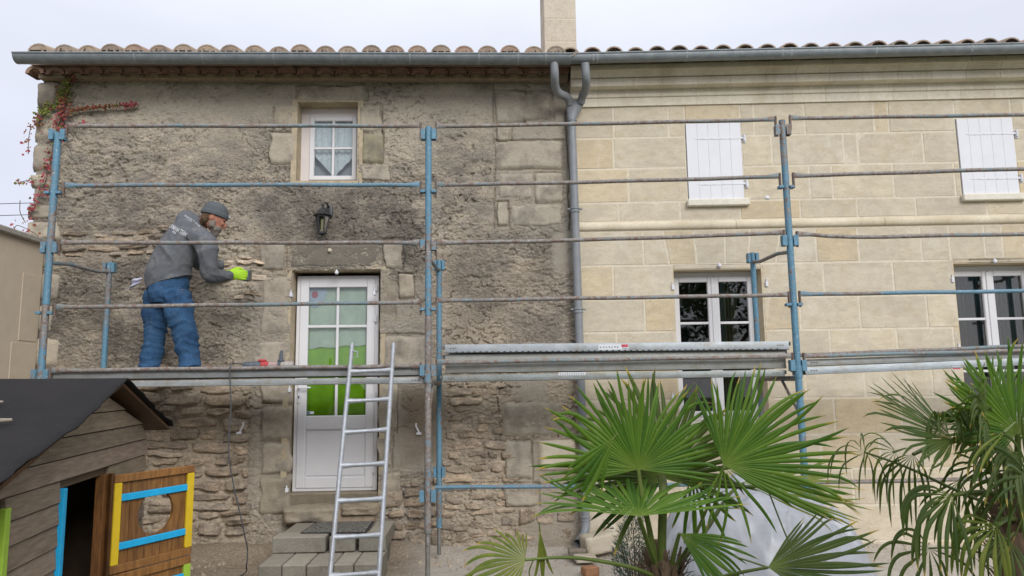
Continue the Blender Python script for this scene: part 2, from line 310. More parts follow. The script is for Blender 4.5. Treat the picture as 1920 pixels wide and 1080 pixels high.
class MB:
    def __init__(s, xf=None): s.v = []; s.f = []; s.xf = xf; s.uv = None; s.mi = []
    def add(s, vs, fs, xf=None):
        o = len(s.v); xf = xf or s.xf
        s.v += [Vector(xf(*p)) if xf else Vector(p) for p in vs]; s.f += [tuple(i+o for i in f) for f in fs]; return s
    def box(s, x0, x1, y0, y1, z0, z1, ch=0.0, xf=None):
        if ch <= 0:
            vs = [(x, y, z) for x in (x0, x1) for y in (y0, y1) for z in (z0, z1)]
            return s.add(vs, [(0, 1, 3, 2), (4, 6, 7, 5), (0, 4, 5, 1), (2, 3, 7, 6), (0, 2, 6, 4), (1, 5, 7, 3)], xf)
        c = ((x0+x1)/2, (y0+y1)/2, (z0+z1)/2); h = (abs(x1-x0)/2, abs(y1-y0)/2, abs(z1-z0)/2); ch = min(ch, min(h)*0.9)
        vs = []; ix = {}
        for a in (-1, 1):
            for b_ in (-1, 1):
                for d in (-1, 1):
                    for k in range(3):
                        q = [h[j] if j == k else h[j]-ch for j in range(3)]
                        ix[(a, b_, d, k)] = len(vs); vs.append((c[0]+a*q[0], c[1]+b_*q[1], c[2]+d*q[2]))
        fs = []; S = (-1, 1); cyc = ((-1, -1), (1, -1), (1, 1), (-1, 1))
        for e in S:
            fs.append(tuple(ix[(e, p, q, 0)] for p, q in cyc)); fs.append(tuple(ix[(p, e, q, 1)] for p, q in cyc)); fs.append(tuple(ix[(p, q, e, 2)] for p, q in cyc))
        for p in S:
            for q in S:
                fs.append((ix[(-1, p, q, 1)], ix[(1, p, q, 1)], ix[(1, p, q, 2)], ix[(-1, p, q, 2)]))
                fs.append((ix[(p, -1, q, 0)], ix[(p, 1, q, 0)], ix[(p, 1, q, 2)], ix[(p, -1, q, 2)]))
                fs.append((ix[(p, q, -1, 0)], ix[(p, q, 1, 0)], ix[(p, q, 1, 1)], ix[(p, q, -1, 1)]))
                for d in S: fs.append((ix[(p, q, d, 0)], ix[(p, q, d, 1)], ix[(p, q, d, 2)]))
        return s.add(vs, fs, xf)
    def tube(s, path, r, n=10, cap=True, flat=None, xf=None):
        pts = [Vector(p) for p in path]; k = len(pts); rs = r if isinstance(r, (list, tuple)) else [r]*k
        vs = []; up = None
        for i, p in enumerate(pts):
            t = (pts[min(i+1, k-1)]-pts[max(i-1, 0)]).normalized()
            if up is None: up = Vector((0, 0, 1)) if abs(t.z) < 0.9 else Vector((0, 1, 0))
            a = t.cross(up)
            if a.length < 1e-4: a = t.orthogonal()
            a.normalize(); b_ = a.cross(t).normalized(); up = b_
            fl = flat[i] if flat else (1, 1)
            for j in range(n):
                w = 2*pi*j/n; vs.append(p + a*(cos(w)*rs[i]*fl[0]) + b_*(sin(w)*rs[i]*fl[1]))
        fs = [(i*n+j, i*n+(j+1) % n, (i+1)*n+(j+1) % n, (i+1)*n+j) for i in range(k-1) for j in range(n)]
        if cap: fs += [tuple(range(n))[::-1], tuple((k-1)*n+j for j in range(n))]
        return s.add([tuple(v) for v in vs], fs, xf)
    def prism(s, prof, x0, x1, xf=None, closed=True):
        """profile of (y, z) pulled along x"""
        n = len(prof); vs = [(x0, a, b_) for a, b_ in prof] + [(x1, a, b_) for a, b_ in prof]
        fs = [(i, (i+1) % n, n+(i+1) % n, n+i) for i in range(n if closed else n-1)]
        if closed: fs += [tuple(range(n))[::-1], tuple(range(n, 2*n))]
        return s.add(vs, fs, xf)
    def plate(s, outline, y0, y1, xf=None):
        """outline of (x, z) given thickness in y"""
        n = len(outline); vs = [(a, y0, b_) for a, b_ in outline] + [(a, y1, b_) for a, b_ in outline]
        fs = [(i, (i+1) % n, n+(i+1) % n, n+i) for i in range(n)] + [tuple(range(n))[::-1], tuple(range(n, 2*n))]
        return s.add(vs, fs, xf)
    def lathe(s, prof, c=(0, 0, 0), n=16, xf=None):
        vs = []; k = len(prof)
        for r, z in prof:
            for j in range(n): w = 2*pi*j/n; vs.append((c[0]+r*cos(w), c[1]+r*sin(w), c[2]+z))
        fs = [(i*n+j, i*n+(j+1) % n, (i+1)*n+(j+1) % n, (i+1)*n+j) for i in range(k-1) for j in range(n)]
        fs += [tuple(range(n))[::-1], tuple((k-1)*n+j for j in range(n))]
        return s.add(vs, fs, xf)
    def mesh(s, name, parent=None, smooth=False):
        me = bpy.data.meshes.new(name)
        inv = WM[parent].inverted() if parent is not None else Matrix.Identity(4)
        me.from_pydata([inv @ v for v in s.v], [], s.f)
        bm = bmesh.new(); bm.from_mesh(me); bmesh.ops.recalc_face_normals(bm, faces=bm.faces)
        if smooth:
            for f in bm.faces: f.smooth = True
            for e in bm.edges:
                if len(e.link_faces) == 2 and e.calc_face_angle(0) > radians(38): e.smooth = False
        bm.to_mesh(me); bm.free(); return me
    def build(s, name, mat, parent=None, smooth=False, color=None, kind=None, label=None):
        o = link(name, s.mesh(name, parent, smooth), mat, parent, color)
        if kind: o['kind'] = kind
        if label: o['label'] = label
        return o
def grid_mesh(name, V, nu, nv, mask=None, smooth=True, inv=None):
    """V: (nv*nu, 3) array, mask: (nv-1, nu-1) bool of kept cells"""
    i = np.arange(nu-1)[None, :] + np.arange(nv-1)[:, None]*nu
    q = np.stack([i, i+1, i+1+nu, i+nu], -1).reshape(-1, 4)
    if mask is not None: q = q[mask.reshape(-1)]
    if inv is not None:
        A = np.array(inv); V = V @ A[:3, :3].T + A[:3, 3]
    me = bpy.data.meshes.new(name); me.vertices.add(len(V)); me.vertices.foreach_set('co', V.astype(np.float32).ravel())
    me.loops.add(len(q)*4); me.loops.foreach_set('vertex_index', q.astype(np.int32).ravel())
    me.polygons.add(len(q)); me.polygons.foreach_set('loop_start', np.arange(0, len(q)*4, 4, dtype=np.int32))
    me.polygons.foreach_set('use_smooth', np.full(len(q), smooth)); me.update(calc_edges=True); return me
def fattr(me, name, arr):
    a = me.attributes.new(name, 'FLOAT', 'POINT'); a.data.foreach_set('value', np.ascontiguousarray(arr, dtype=np.float32).ravel())
def arr_xf(xf, X, Y, Z):
    if xf is fR: return np.stack([XJ+cos(TH)*X-sin(TH)*Y, sin(TH)*X+cos(TH)*Y, Z], -1).reshape(-1, 3)
    return np.stack([X, Y, Z], -1).reshape(-1, 3)
def rough_stone(name, cx, cz, w, h, out, seed, parent, mat, color, nu=11, nv=7, q=0.5, rough=0.012, wob=0.018, xf=fL, strat=1.0, tilt=0.0, y0=0.0, power=0.5, edge=0.45, facet=0.0):
    u = np.linspace(-1, 1, nu)[None, :].repeat(nv, 0); v = np.linspace(-1, 1, nv)[:, None].repeat(nu, 1)
    uu = u*np.sqrt(1-v*v*q*0.5); vv = v*np.sqrt(1-u*u*q*0.5)
    X = cx+uu*w/2; Z = cz+vv*h/2+tilt*uu*w/2
    wx = fbm(X*7, Z*7, seed, 3)*wob; wz = fbm(X*7+40, Z*7, seed+3, 3)*wob*0.7; X = X+wx; Z = Z+wz
    e = np.clip((1-np.maximum(np.abs(u), np.abs(v)))/edge, 0, 1)**power
    rs_ = random.Random(seed); out = out*(1+facet*(rs_.uniform(-1, 1)*u+rs_.uniform(-1, 1)*v))
    n = fbm(X*9, Z*9*(1+strat), seed+7, 3)*rough + (ridged(X*11, Z*22*strat, seed+8, 3)-0.5)*rough*1.3
    # outer ring goes back into the wall
    Y = y0-out*e-n*np.clip(e*1.5, 0, 1); rim = (np.abs(u) > 0.999) | (np.abs(v) > 0.999); Y = np.where(rim, y0+0.035, Y)
    me = grid_mesh(name, arr_xf(xf, X, Y, Z), nu, nv, None, True, WM[parent].inverted())
    return link(name, me, mat, parent, color)
def brick_grey(): 
    k = random.uniform(0.8, 1.2); t = random.uniform(-0.05, 0.05); return (k*(1+t), k, k*(1-t*1.4))
# ------------------------------------------------------------------ ground
xs = np.concatenate([np.linspace(-60, -6, 20), np.arange(-5.8, 6.8, 0.06), np.linspace(7, 60, 20)])
ys = np.concatenate([np.linspace(-60, -4, 24), np.arange(-3.9, 0.3, 0.06), np.linspace(0.5, 60, 14)])
X, Y = np.meshgrid(xs, ys)
near = (np.abs(X) < 7) & (Y > -4) & (Y < 0.5)
Z = fbm(X*0.9, Y*0.9, 3, 3)*0.03*near
left = sst(-0.3, -0.9, X)
Z = Z + near*left*(ridged(X*3.2, Y*3.2, 5, 4)-0.45)*0.05*sst(-2.2, -0.6, Y)
Z = Z + near*(0.07*left+0.03)*sst(-0.5, 0.0, Y)
gm = grid_mesh('ground', np.stack([X, Y, Z], -1).reshape(-1, 3), len(xs), len(ys))
fattr(gm, 'dust', left); gard = sst(-1.9, -2.6, Y+0.35*fbm(X*0.8, Y*0.8, 8, 3)); fattr(gm, 'garden', gard)
b = NB('dusty_ground'); n1 = b.noise(5, 6, 0.65); n2 = b.noise(45, 5, 0.7); n3 = b.vor(30)
slab = b.ramp(n1, [(0.3, (0.42, 0.38, 0.33)), (0.7, (0.55, 0.505, 0.445))]); slab = b.mix(b.ramp(n2, [(0.35, 0.35), (0.6, 0.0)]), slab, (0.26, 0.23, 0.19))
dirt = b.ramp(n2, [(0.3, (0.17, 0.135, 0.10)), (0.55, (0.30, 0.245, 0.185)), (0.75, (0.42, 0.36, 0.28))]); dirt = b.mix(b.ramp(n3, [(0.08, 0.5), (0.2, 0.0)]), dirt, (0.45, 0.40, 0.33))
gdn = b.ramp(n1, [(0.35, (0.045, 0.065, 0.022)), (0.6, (0.085, 0.085, 0.04)), (0.8, (0.12, 0.095, 0.06))])
M['ground'] = b.done(b.mix(b.attr('garden'), b.mix(b.attr('dust'), slab, dirt), gdn), 0.95, b.bump(b.math('ADD', n2, n3), 0.6, 0.01), spec=0.1)
tag(link('ground', gm, M['ground']), kind='structure')
# rubble and crumbs fallen along the old wall
mb = MB(); rnd = random.Random(4)
for k in range(1500):
    if k < 1000: x = rnd.uniform(-4.1, -0.1); y = -abs(rnd.gauss(0.05, 0.28))
    else: x = rnd.uniform(-0.8, 4.2); y = -abs(rnd.gauss(0.06, 0.5))
    if -2.3 < x < -0.85 and y > -1.0: continue
    s = rnd.choice([0.006, 0.008, 0.01, 0.014, 0.02, 0.03 if x < -0.3 else 0.008]); z = 0.06*(1 if x < -0.6 else 0.5)*max(0, 1+y/0.5)+0.008
    vs = []
    for a in range(5): w = a*2*pi/5+rnd.random(); vs.append((x+cos(w)*s*rnd.uniform(.7, 1.3), y+sin(w)*s*rnd.uniform(.6, 1.1), z-0.01))
    vs += [(x+rnd.uniform(-.3, .3)*s, y+rnd.uniform(-.3, .3)*s, z+s*rnd.uniform(.4, .9))]
    mb.add(vs, [(i, (i+1) % 5, 5) for i in range(5)])
tag(mb.build('stone_crumbs', simple('crumbs', (0.36, 0.30, 0.225), 0.95, 0.3, 40, 0.3)), kind='stuff')

# ------------------------------------------------------------------ the old stone house
old = thing('old_stone_house', 'old rubble stone house with weathered grey brown wall and white half glazed door', 'house', (0, 0, 0))
WX0, WX1, WZ0, WZ1 = -1.875, -1.268, 3.564, 4.394
DX0, DX1, DZ0, DZ1 = -1.890, -1.022, 0.40, 2.680
pale = (1.12, 1.08, 1.0); mid_ = (0.98, 0.95, 0.9); dk_ = (0.62, 0.60, 0.57); tan_ = (1.05, 0.95, 0.8)
CUTS = [(537, 717, 455, 503, 0.02, (0.42, 0.41, 0.40), 'lintel'), (486, 536, 456, 507, 0.015, (0.8, 0.77, 0.73)), (719, 756, 447, 505, 0.012, (0.9, 0.86, 0.8)),
          (489, 546, 510, 634, 0.018, (0.88, 0.84, 0.78)), (470, 545, 637, 690, 0.012, mid_), (487, 546, 700, 757, 0.014, mid_), (490, 546, 760, 826, 0.024, (0.85, 0.82, 0.74)), (486, 544, 892, 966, 0.02, (0.78, 0.75, 0.68)), (488, 545, 829, 889, 0.006, (0.95, 0.9, 0.82)),
          (713, 745, 508, 620, 0.012, (0.72, 0.68, 0.62)), (748, 776, 512, 560, 0.014, tan_), (716, 800, 627, 706, 0.010, mid_), (709, 744, 716, 812, 0.012, (0.85, 0.8, 0.72)), (708, 734, 816, 878, 0.012, mid_), (722, 748, 884, 948, 0.018, tan_),
          (555, 690, 160, 189, 0.010, pale, 'lintel'), (505, 556, 246, 308, 0.016, pale), (512, 556, 196, 243, 0.006, tan_), (674, 716, 196, 246, 0.012, pale), (676, 718, 250, 306, 0.010, (0.72, 0.72, 0.58)), (676, 730, 309, 340, 0.01, mid_),
          (929, 986, 170, 232, 0.010, (0.92, 0.91, 0.9)), (931, 958, 236, 262, 0.008, mid_), (930, 1058, 262, 318, 0.010, (0.98, 0.95, 0.9)), (961, 1036, 172, 226, 0.006, (0.9, 0.88, 0.84)),
          (933, 1000, 322, 374, 0.010, (0.95, 0.93, 0.9)), (1003, 1056, 322, 382, 0.008, mid_), (934, 953, 377, 424, 0.010, pale), (956, 1054, 382, 424, 0.012, (0.98, 0.96, 0.92)),
          (940, 1062, 752, 820, 0.030, (0.95, 0.91, 0.8)), (943, 998, 824, 902, 0.008, (0.86, 0.84, 0.8)), (943, 1010, 906, 950, 0.006, mid_)]
st_ = 0.0075
xs = np.arange(-4.40, XJ+0.045, st_); zs = np.arange(-0.06, 4.70, st_); X, Z = np.meshgrid(xs, zs); nu, nv = len(xs), len(zs)
wx = fbm(X*2.1, Z*2.1, 31, 3)*0.12; wz = fbm(X*2.1, Z*2.1, 37, 3)*0.12; Xw, Zw = X+wx, Z+wz
rm = lambda *a: rectmask(Xw, Zw, *a)
plaster = np.clip(sst(3.75, 4.45, Zw+0.25*fbm(X*1.3, Z*1.3, 41, 3))*sst(-4.25, -4.0, X)*0.95, 0, 1)
cement = np.maximum.reduce([rm(-0.98, -0.42, 0.72, 1.62, 0.07)*0.9, rm(PX(1030, 480), PX(1068, 480), PZ(1040, 512), PZ(1040, 432), 0.03), rm(PX(960, 740), PX(1013, 740), PZ(980, 750), PZ(980, 705), 0.05)*0.9,
    rm(0.30, 0.95, 0.06, 0.95, 0.10)*0.75, rm(-1.02, -0.55, 1.65, 2.6, 0.06)*0.55, rm(-2.30, -1.86, 0.5, 2.62, 0.04)*0.55, rm(PX(925, 300), 0.9, PZ(990, 425), 4.5, 0.08)*0.55])
dark = np.clip(np.maximum.reduce([rm(PX(470, 420), PX(785, 420), PZ(600, 510), PZ(600, 350), 0.25)*1.0, rm(-4.4, PX(262, 600), PZ(150, 700), PZ(150, 470), 0.25)*0.95,
    rm(-4.4, -2.4, 2.95, 3.75, 0.35)*0.5, rm(PX(835, 500), PX(1045, 500), PZ(950, 660), PZ(950, 420), 0.25)*0.62, rm(PX(820, 300), PX(930, 300), PZ(880, 400), PZ(880, 230), 0.3)*0.35, rm(-2.5, -1.3, 2.7, 4.3, 0.35)*0.3,
    rm(PX(375, 600), PX(490, 600), PZ(430, 690), PZ(430, 540), 0.15)*0.5, rm(-4.4, 0.9, 4.5, 4.8, 0.08)*0.45])*(0.70+1.5*fbm(X*2.6, Z*3.0, 47, 5)+0.25), 0, 1)  # last mask darkens a band along the top of the wall
warm = np.clip(np.maximum.reduce([rm(-0.45, 0.5, 1.6, 2.7, 0.35)*0.8, rm(PX(375, 500), PX(545, 500), PZ(470, 545), PZ(470, 435), 0.15), rm(PX(960, 490), PX(1015, 490), PZ(985, 515), PZ(985, 470), 0.05),
    rm(-4.2, -2.25, -0.1, 1.75, 0.2)*0.85, rm(-0.45, 0.95, -0.1, 1.65, 0.2)*0.85, rm(-4.2, -2.6, 2.72, 3.02, 0.12)*0.7])+0.35*fbm(X*2.4, Z*2.4, 53, 4), 0, 1)
hol_ = rm(PX(385, 500), PX(476, 500), PZ(440, 550), PZ(440, 452), 0.06); warm = np.maximum(warm, hol_); dark = dark*(1-hol_)
# relief: flat elongated rubble under worn render
f1, f2, cid = voro((X+0.2*wx)*5.2+fbm(X*11, Z*11, 57, 3)*0.4, (Z+0.15*wz)*12.5+fbm(X*11, Z*11, 59, 3)*0.6, 61)
cell = sst(0.02, 0.30, f2-f1)
g1_, g2_, gid = voro(X*13+fbm(X*20, Z*20, 63, 2)*0.5, Z*26+fbm(X*20, Z*20, 65, 2)*0.5, 67)
crumb = sst(0.0, 0.35, g2_-g1_)*(0.2+1.1*gid)
g3_, g4_, hid = voro(X*27+fbm(X*40, Z*40, 83, 2)*0.5, Z*46+fbm(X*40, Z*40, 85, 2)*0.5, 87)
rub = np.clip(0.35+1.3*fbm(X*1.4, Z*1.7, 71, 4)+0.45*sst(3.6, 2.4, Z), 0.05, 1)*(1-0.45*plaster)*(1-0.92*cement)
stonezone = np.maximum.reduce([rectmask(X, Z, -4.3, -2.22, -0.1, 1.66, 0.05), rectmask(X, Z, -0.44, 0.33, -0.1, 1.64, 0.05), rectmask(X, Z, -0.95, -0.40, -0.1, 0.70, 0.05), rectmask(X, Z, 0.3, 0.9, -0.1, 0.42, 0.05), rectmask(X, Z, -4.3, -2.75, 2.82, 3.12, 0.05)])
d = fbm(X*0.8, Z*0.8, 73, 3)*0.012
d = d + rub*(cell*(0.004+0.010*cid)-0.008) + (0.25+rub)*crumb*0.006*(1-0.9*cement)*(1-0.5*plaster) + (1-0.9*cement)*(1-0.5*plaster)*sst(0.0, 0.4, g4_-g3_)*(0.3+hid)*0.0045 + (1-cement)*(ridged(X*11, Z*22, 75, 4)-0.45)*0.006*(0.35+rub) + (1-0.8*cement)*fbm(X*34, Z*44, 77, 3)*0.005
gr_ = random.Random(6)
for q_ in CUTS:
    xa, xb = PX(q_[0], (q_[2]+q_[3])/2), PX(q_[1], (q_[2]+q_[3])/2); za, zb = PZ((q_[0]+q_[1])/2, q_[3]), PZ((q_[0]+q_[1])/2, q_[2]); gw = gr_.choice([0.0, 0.006, 0.010, 0.014])
    d = d - 0.022*(rectmask(X+fbm(X*9, Z*9, 91, 2)*0.012, Z+fbm(X*9, Z*9, 93, 2)*0.012, xa-gw, xb+gw, za-gw, zb+gw, 0.004) if gw else 0)
# cracks and pits
cn = vnoise(X*3.1+0.7*fbm(X*7, Z*7, 101, 3), Z*6.4+0.9*fbm(X*7, Z*7, 103, 3), 105); cm = sst(0.48, 0.60, vnoise(X*1.9, Z*2.3, 107))*(1-0.6*cement)
cn2 = vnoise(X*7.5+0.9*fbm(X*13, Z*13, 109, 3), Z*15+0.9*fbm(X*13, Z*13, 111, 3), 113); cm2 = sst(0.5, 0.62, vnoise(X*3.1+7, Z*3.7, 115))*(1-cement)
crack = np.maximum((1-sst(0.006, 0.020, np.abs(cn-0.5)))*cm, (1-sst(0.012, 0.035, np.abs(cn2-0.5)))*cm2*0.8)
for px_, pa_, pb_ in ((928, 160, 430), (1066, 190, 430), (935, 745, 830), (738, 640, 700), (514, 200, 246), (716, 210, 330), (735, 890, 950)):
    xc_ = PX(px_, (pa_+pb_)/2); za, zb = PZ(px_, pb_), PZ(px_, pa_); crack = np.maximum(crack, (1-sst(0.004, 0.010, np.abs(X-xc_+fbm(X*0, Z*5, px_, 3)*0.025)))*(Z > za)*(Z < zb))
p1_, p2_, pid = voro(X*15+fbm(X*25, Z*25, 117, 2)*0.4, Z*34+fbm(X*25, Z*25, 119, 2)*0.6, 121, 0.8); pits = (1-sst(0.12, 0.30, p1_))*(pid > 0.72)*sst(0.42, 0.58, vnoise(X*4, Z*4, 123))*(1-cement)
d = d - crack*0.026 - pits*0.016
hollow = rm(PX(400, 500), PX(472, 500), PZ(440, 545), PZ(440, 470), 0.09)
d = d - hollow*(0.03-0.05*(ridged(X*9, Z*13, 79, 3)-0.4)) - stonezone*0.030*(1-cement)
corner = sst(-4.40, -4.30, X); Yw = -d*corner
edge = (X < -4.39); Yw = np.where(edge, 0.10, Yw); Xe = X+np.where(X < -4.36, fbm(Z*4, Z*0.7+3, 81, 3)*0.03, 0)
Xc = (X[:-1, :-1]+X[1:, 1:])/2; Zc = (Z[:-1, :-1]+Z[1:, 1:])/2
keep = ~((Xc > WX0) & (Xc < WX1) & (Zc > WZ0) & (Zc < WZ1)) & ~((Xc > DX0) & (Xc < DX1) & (Zc > DZ0) & (Zc < DZ1))
wm = grid_mesh('rubble_wall', np.stack([Xe, Yw, Z], -1).reshape(-1, 3), nu, nv, keep)
plaster = np.maximum(plaster, hol_)
for nme, a in (('cement', cement), ('dark', dark), ('warm', warm), ('plaster', plaster), ('brown', np.clip(rm(-0.86, -0.36, 0.80, 1.60, 0.10)*(0.9+0.8*fbm(X*3, Z*3, 49, 4)), 0, 1))): fattr(wm, nme, a)
link('rubble_wall', wm, M['oldwall'], old)
def wall_y(x, z):
    i = int(np.clip(round((x-xs[0])/st_), 0, nu-1)); j = int(np.clip(round((z-zs[0])/st_), 0, nv-1)); return float(Yw[j, i])
# the other three walls and the floors keep the rooms dark
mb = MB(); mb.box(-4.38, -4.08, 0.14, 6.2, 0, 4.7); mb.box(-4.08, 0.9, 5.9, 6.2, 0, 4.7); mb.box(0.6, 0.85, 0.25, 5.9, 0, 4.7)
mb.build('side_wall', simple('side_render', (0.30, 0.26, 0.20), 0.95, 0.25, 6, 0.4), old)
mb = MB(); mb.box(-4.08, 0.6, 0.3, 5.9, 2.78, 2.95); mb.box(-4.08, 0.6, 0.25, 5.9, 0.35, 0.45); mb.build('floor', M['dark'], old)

# cut stone round the openings and at the corners
def cut(px0, px1, py0, py1, out=0.014, col=None, name='stone_block', rough=0.006, mat='dressed', seed=None):
    xa, xb = PX(px0, (py0+py1)/2), PX(px1, (py0+py1)/2); za, zb = PZ((px0+px1)/2, py1), PZ((px0+px1)/2, py0)
    col = col or brick_grey()
    rough_stone(name, (xa+xb)/2, (za+zb)/2, abs(xb-xa), zb-za, out*0.4+0.004, seed or random.randrange(9999), old, M[mat], tuple(c*0.35+0.65*k for c, k in zip(col, (0.93, 0.91, 0.88))) if mat == 'dressed' and min(col) > 0.7 else col, nu=17, nv=13, q=0.10, rough=rough*1.9, wob=0.030, strat=0.6, power=0.22, edge=0.12)
for a in CUTS:
    cut(*a)
rough_stone('stone_block', (PX(1008, 850)+0.86)/2, PZ(1045, 853), 0.86-PX(1008, 850), PZ(1045, 822)-PZ(1045, 886), 0.05, 77, old, M['lime'], (0.95, 0.95, 0.95), nu=13, nv=9, q=0.03, rough=0.004, wob=0.006, power=0.2, edge=0.12)
# corner quoins, alternating long and short
for k, (a, b_, c, d_) in enumerate([(67, 112, 152, 203), (66, 122, 206, 266), (62, 106, 270, 322), (60, 98, 326, 352), (57, 104, 384, 412), (60, 112, 415, 452), (62, 100, 456, 505), (60, 116, 510, 565), (60, 102, 570, 625), (60, 116, 630, 690), (60, 106, 695, 752), (60, 116, 756, 815), (60, 104, 820, 880), (60, 114, 884, 945), (60, 106, 950, 1010)]):
    xa, xb = -4.44, PX(b_, (c+d_)/2); za, zb = PZ(90, d_), PZ(90, c)
    rough_stone('quoin', (xa+xb)/2, (za+zb)/2, xb-xa, zb-za, 0.03, 300+k, old, M['dressed'], random.choice([pale, mid_, (0.8, 0.78, 0.74)]), nu=11, nv=9, q=0.12, rough=0.010, wob=0.014, power=0.35, edge=0.3, y0=-0.005)

# rubble stones, one object each
rnd = random.Random(23); n_st = 0
def rubble(x0, x1, z0, z1, hmin, hmax, out=(0.02, 0.05), skip=0.0, tone=1.0, asp=(1.3, 3.6)):
    global n_st
    z = z0
    while z < z1-0.03:
        h = rnd.uniform(hmin, hmax); h = min(h, z1-z); x = x0-rnd.uniform(0, 0.1)
        while x < x1-0.03:
            w = h*rnd.uniform(*asp); w = min(max(w, 0.07), 0.42); 
            if x+w > x1+0.05: w = x1-x+rnd.uniform(-0.01, 0.02)
            if w < 0.04: break
            cx = x+w/2; zz = z+h/2+0.03*sin(cx*2.7+z*3)+rnd.uniform(-.008, .008); hh = h*rnd.uniform(0.78, 1.06)
            if rnd.random() > skip and not (DX0-0.27 < cx < DX1+0.02 and zz > 0.35 and cx+w/2 > DX0-0.24):
                parts = [(cx, zz, w, hh)]
                if hh > 0.12 and rnd.random() < 0.35: parts = [(cx, zz+hh*0.26, w, hh*0.5), (cx+rnd.uniform(-.01, .01), zz-hh*0.26, w, hh*0.5)]
                for (a, c, ww, h2) in parts:
                    k = tone*rnd.uniform(0.72, 1.16); wmt = rnd.uniform(-0.02, 0.06)
                    rough_stone('stone', a, c, ww*0.99-0.006, h2-0.006, rnd.uniform(*out), rnd.randrange(99999), old, M['oldstone'], (k*(1.04+wmt), k*(0.98), k*(0.93-wmt)), nu=14, nv=9, q=rnd.uniform(0.15, 0.6), rough=rnd.uniform(0.010, 0.024), wob=0.034, facet=0.35, edge=rnd.uniform(0.18, 0.4),
                                tilt=rnd.uniform(-0.09, 0.09), power=rnd.uniform(0.25, 0.55), y0=min(0.03, wall_y(a, c)+0.012)); n_st += 1
            x += w
        z += h
rubble(-4.15, -2.24, 0.02, 1.62, 0.075, 0.16, out=(0.022, 0.062))
rubble(-0.36, 0.31, 0.10, 1.58, 0.06, 0.125, out=(0.012, 0.035), tone=1.12, skip=0.10)
rubble(-0.93, -0.42, 0.05, 0.66, 0.09, 0.2, out=(0.02, 0.06), tone=0.95, asp=(1.0, 1.9))
rubble(0.32, 0.84, 0.04, 0.36, 0.12, 0.2, out=(0.01, 0.03), tone=1.1, asp=(1.0, 2.2), skip=0.2)
rubble(-4.02, -2.85, 2.84, 3.10, 0.055, 0.10, out=(0.02, 0.05), asp=(2.5, 5.0))
rubble(-2.60, -2.10, 2.38, 2.80, 0.045, 0.08, out=(0.014, 0.035), asp=(2.5, 5.0), skip=0.2, tone=1.55)
rough_stone('stone', (PX(380, 522)+PX(442, 522))/2, PZ(410, 522), 0.30, 0.055, 0.045, 611, old, M['oldstone'], (1.7, 1.5, 1.15), nu=14, nv=7, q=0.3, rough=0.01, wob=0.02, tilt=0.12)
print('rubble stones', n_st)

# reveals, threshold
mb = MB()
mb.box(DX0-0.05, DX0+0.004, -0.004, 0.30, 0.45, DZ1+0.02); mb.box(DX1-0.004, DX1+0.05, 0.0, 0.30, 0.45, DZ1+0.02); mb.box(DX0+0.004, DX1-0.004, -0.003, 0.30, DZ1-0.008, DZ1+0.05)
mb.box(WX0-0.05, WX0+0.004, -0.004, 0.30, WZ0-0.02, WZ1+0.02); mb.box(WX1-0.004, WX1+0.05, 0.0, 0.30, WZ0-0.02, WZ1+0.02); mb.box(WX0+0.004, WX1-0.004, -0.003, 0.30, WZ1-0.008, WZ1+0.05); mb.box(WX0+0.004, WX1-0.004, -0.003, 0.30, WZ0-0.05, WZ0+0.008)
mb.build('reveal', M['reveal'], old)
zt = PZ(630, 921, 0.14)
mb = MB(); mb.box(DX0+0.005, DX1-0.005, 0.03, 0.30, 0.34, zt-0.004, 0.006); mb.build('threshold', M['concrete'], old, color=(0.95, 0.88, 0.78))
# broken stone doorstep
rough_stone('doorstep', (PX(532, 960)+PX(640, 960))/2, PZ(590, 961)-0.005, PX(640, 960)-PX(532, 960), 0.155, 0.20, 501, old, M['dressed'], (0.8, 0.76, 0.68), nu=25, nv=13, q=0.1, rough=0.022, wob=0.02, power=0.25, edge=0.3, y0=0.02)
rough_stone('doorstep', (PX(640, 955)+PX(712, 955))/2, PZ(680, 955)+0.008, PX(712, 955)-PX(640, 955), 0.10, 0.19, 502, old, M['dressed'], (0.9, 0.82, 0.70), nu=21, nv=11, q=0.12, rough=0.022, wob=0.02, power=0.25, edge=0.3, y0=0.02)
rough_stone('doorstep', (PX(632, 973)+PX(690, 973))/2, PZ(660, 974), PX(690, 973)-PX(632, 973), 0.05, 0.14, 503, old, M['dressed'], (1.0, 0.88, 0.70), nu=15, nv=7, q=0.2, rough=0.015, wob=0.015, power=0.3, edge=0.3, y0=0.02)
mb = MB(); mb.box(PX(540, 950), PX(705, 950), -0.12, 0.28, 0.30, 0.44); mb.build('step_base', M['mortar'], old)

# --- door
dy = 0.15
dx0, dx1 = PX(553, 700, dy), PX(709, 700, dy); dz0, dz1 = zt, PZ(630, 517, dy)
door = MB(); fw = 0.045
door.box(dx0, dx0+fw, dy, dy+0.07, dz0, dz1, 0.004); door.box(dx1-fw, dx1, dy, dy+0.07, dz0, dz1, 0.004); door.box(dx0+fw, dx1-fw, dy+0.001, dy+0.069, dz1-fw, dz1, 0.004); door.box(dx0+fw, dx1-fw, dy+0.001, dy+0.069, dz0, dz0+0.03, 0.004)
door = door.build('door', M['pvc'], old)
lx0, lx1, lz0, lz1 = dx0+fw-0.012, dx1-fw+0.012, dz0+0.03, dz1-fw+0.012; sw = 0.085; zm0, zm1 = PZ(630, 805, dy), PZ(630, 779, dy)
mb = MB(); ly = dy-0.012
mb.box(lx0, lx0+sw, ly, ly+0.05, lz0, lz1, 0.008); mb.box(lx1-sw, lx1, ly, ly+0.05, lz0, lz1, 0.008); mb.box(lx0+sw, lx1-sw, ly+0.001, ly+0.049, lz1-sw, lz1, 0.006)
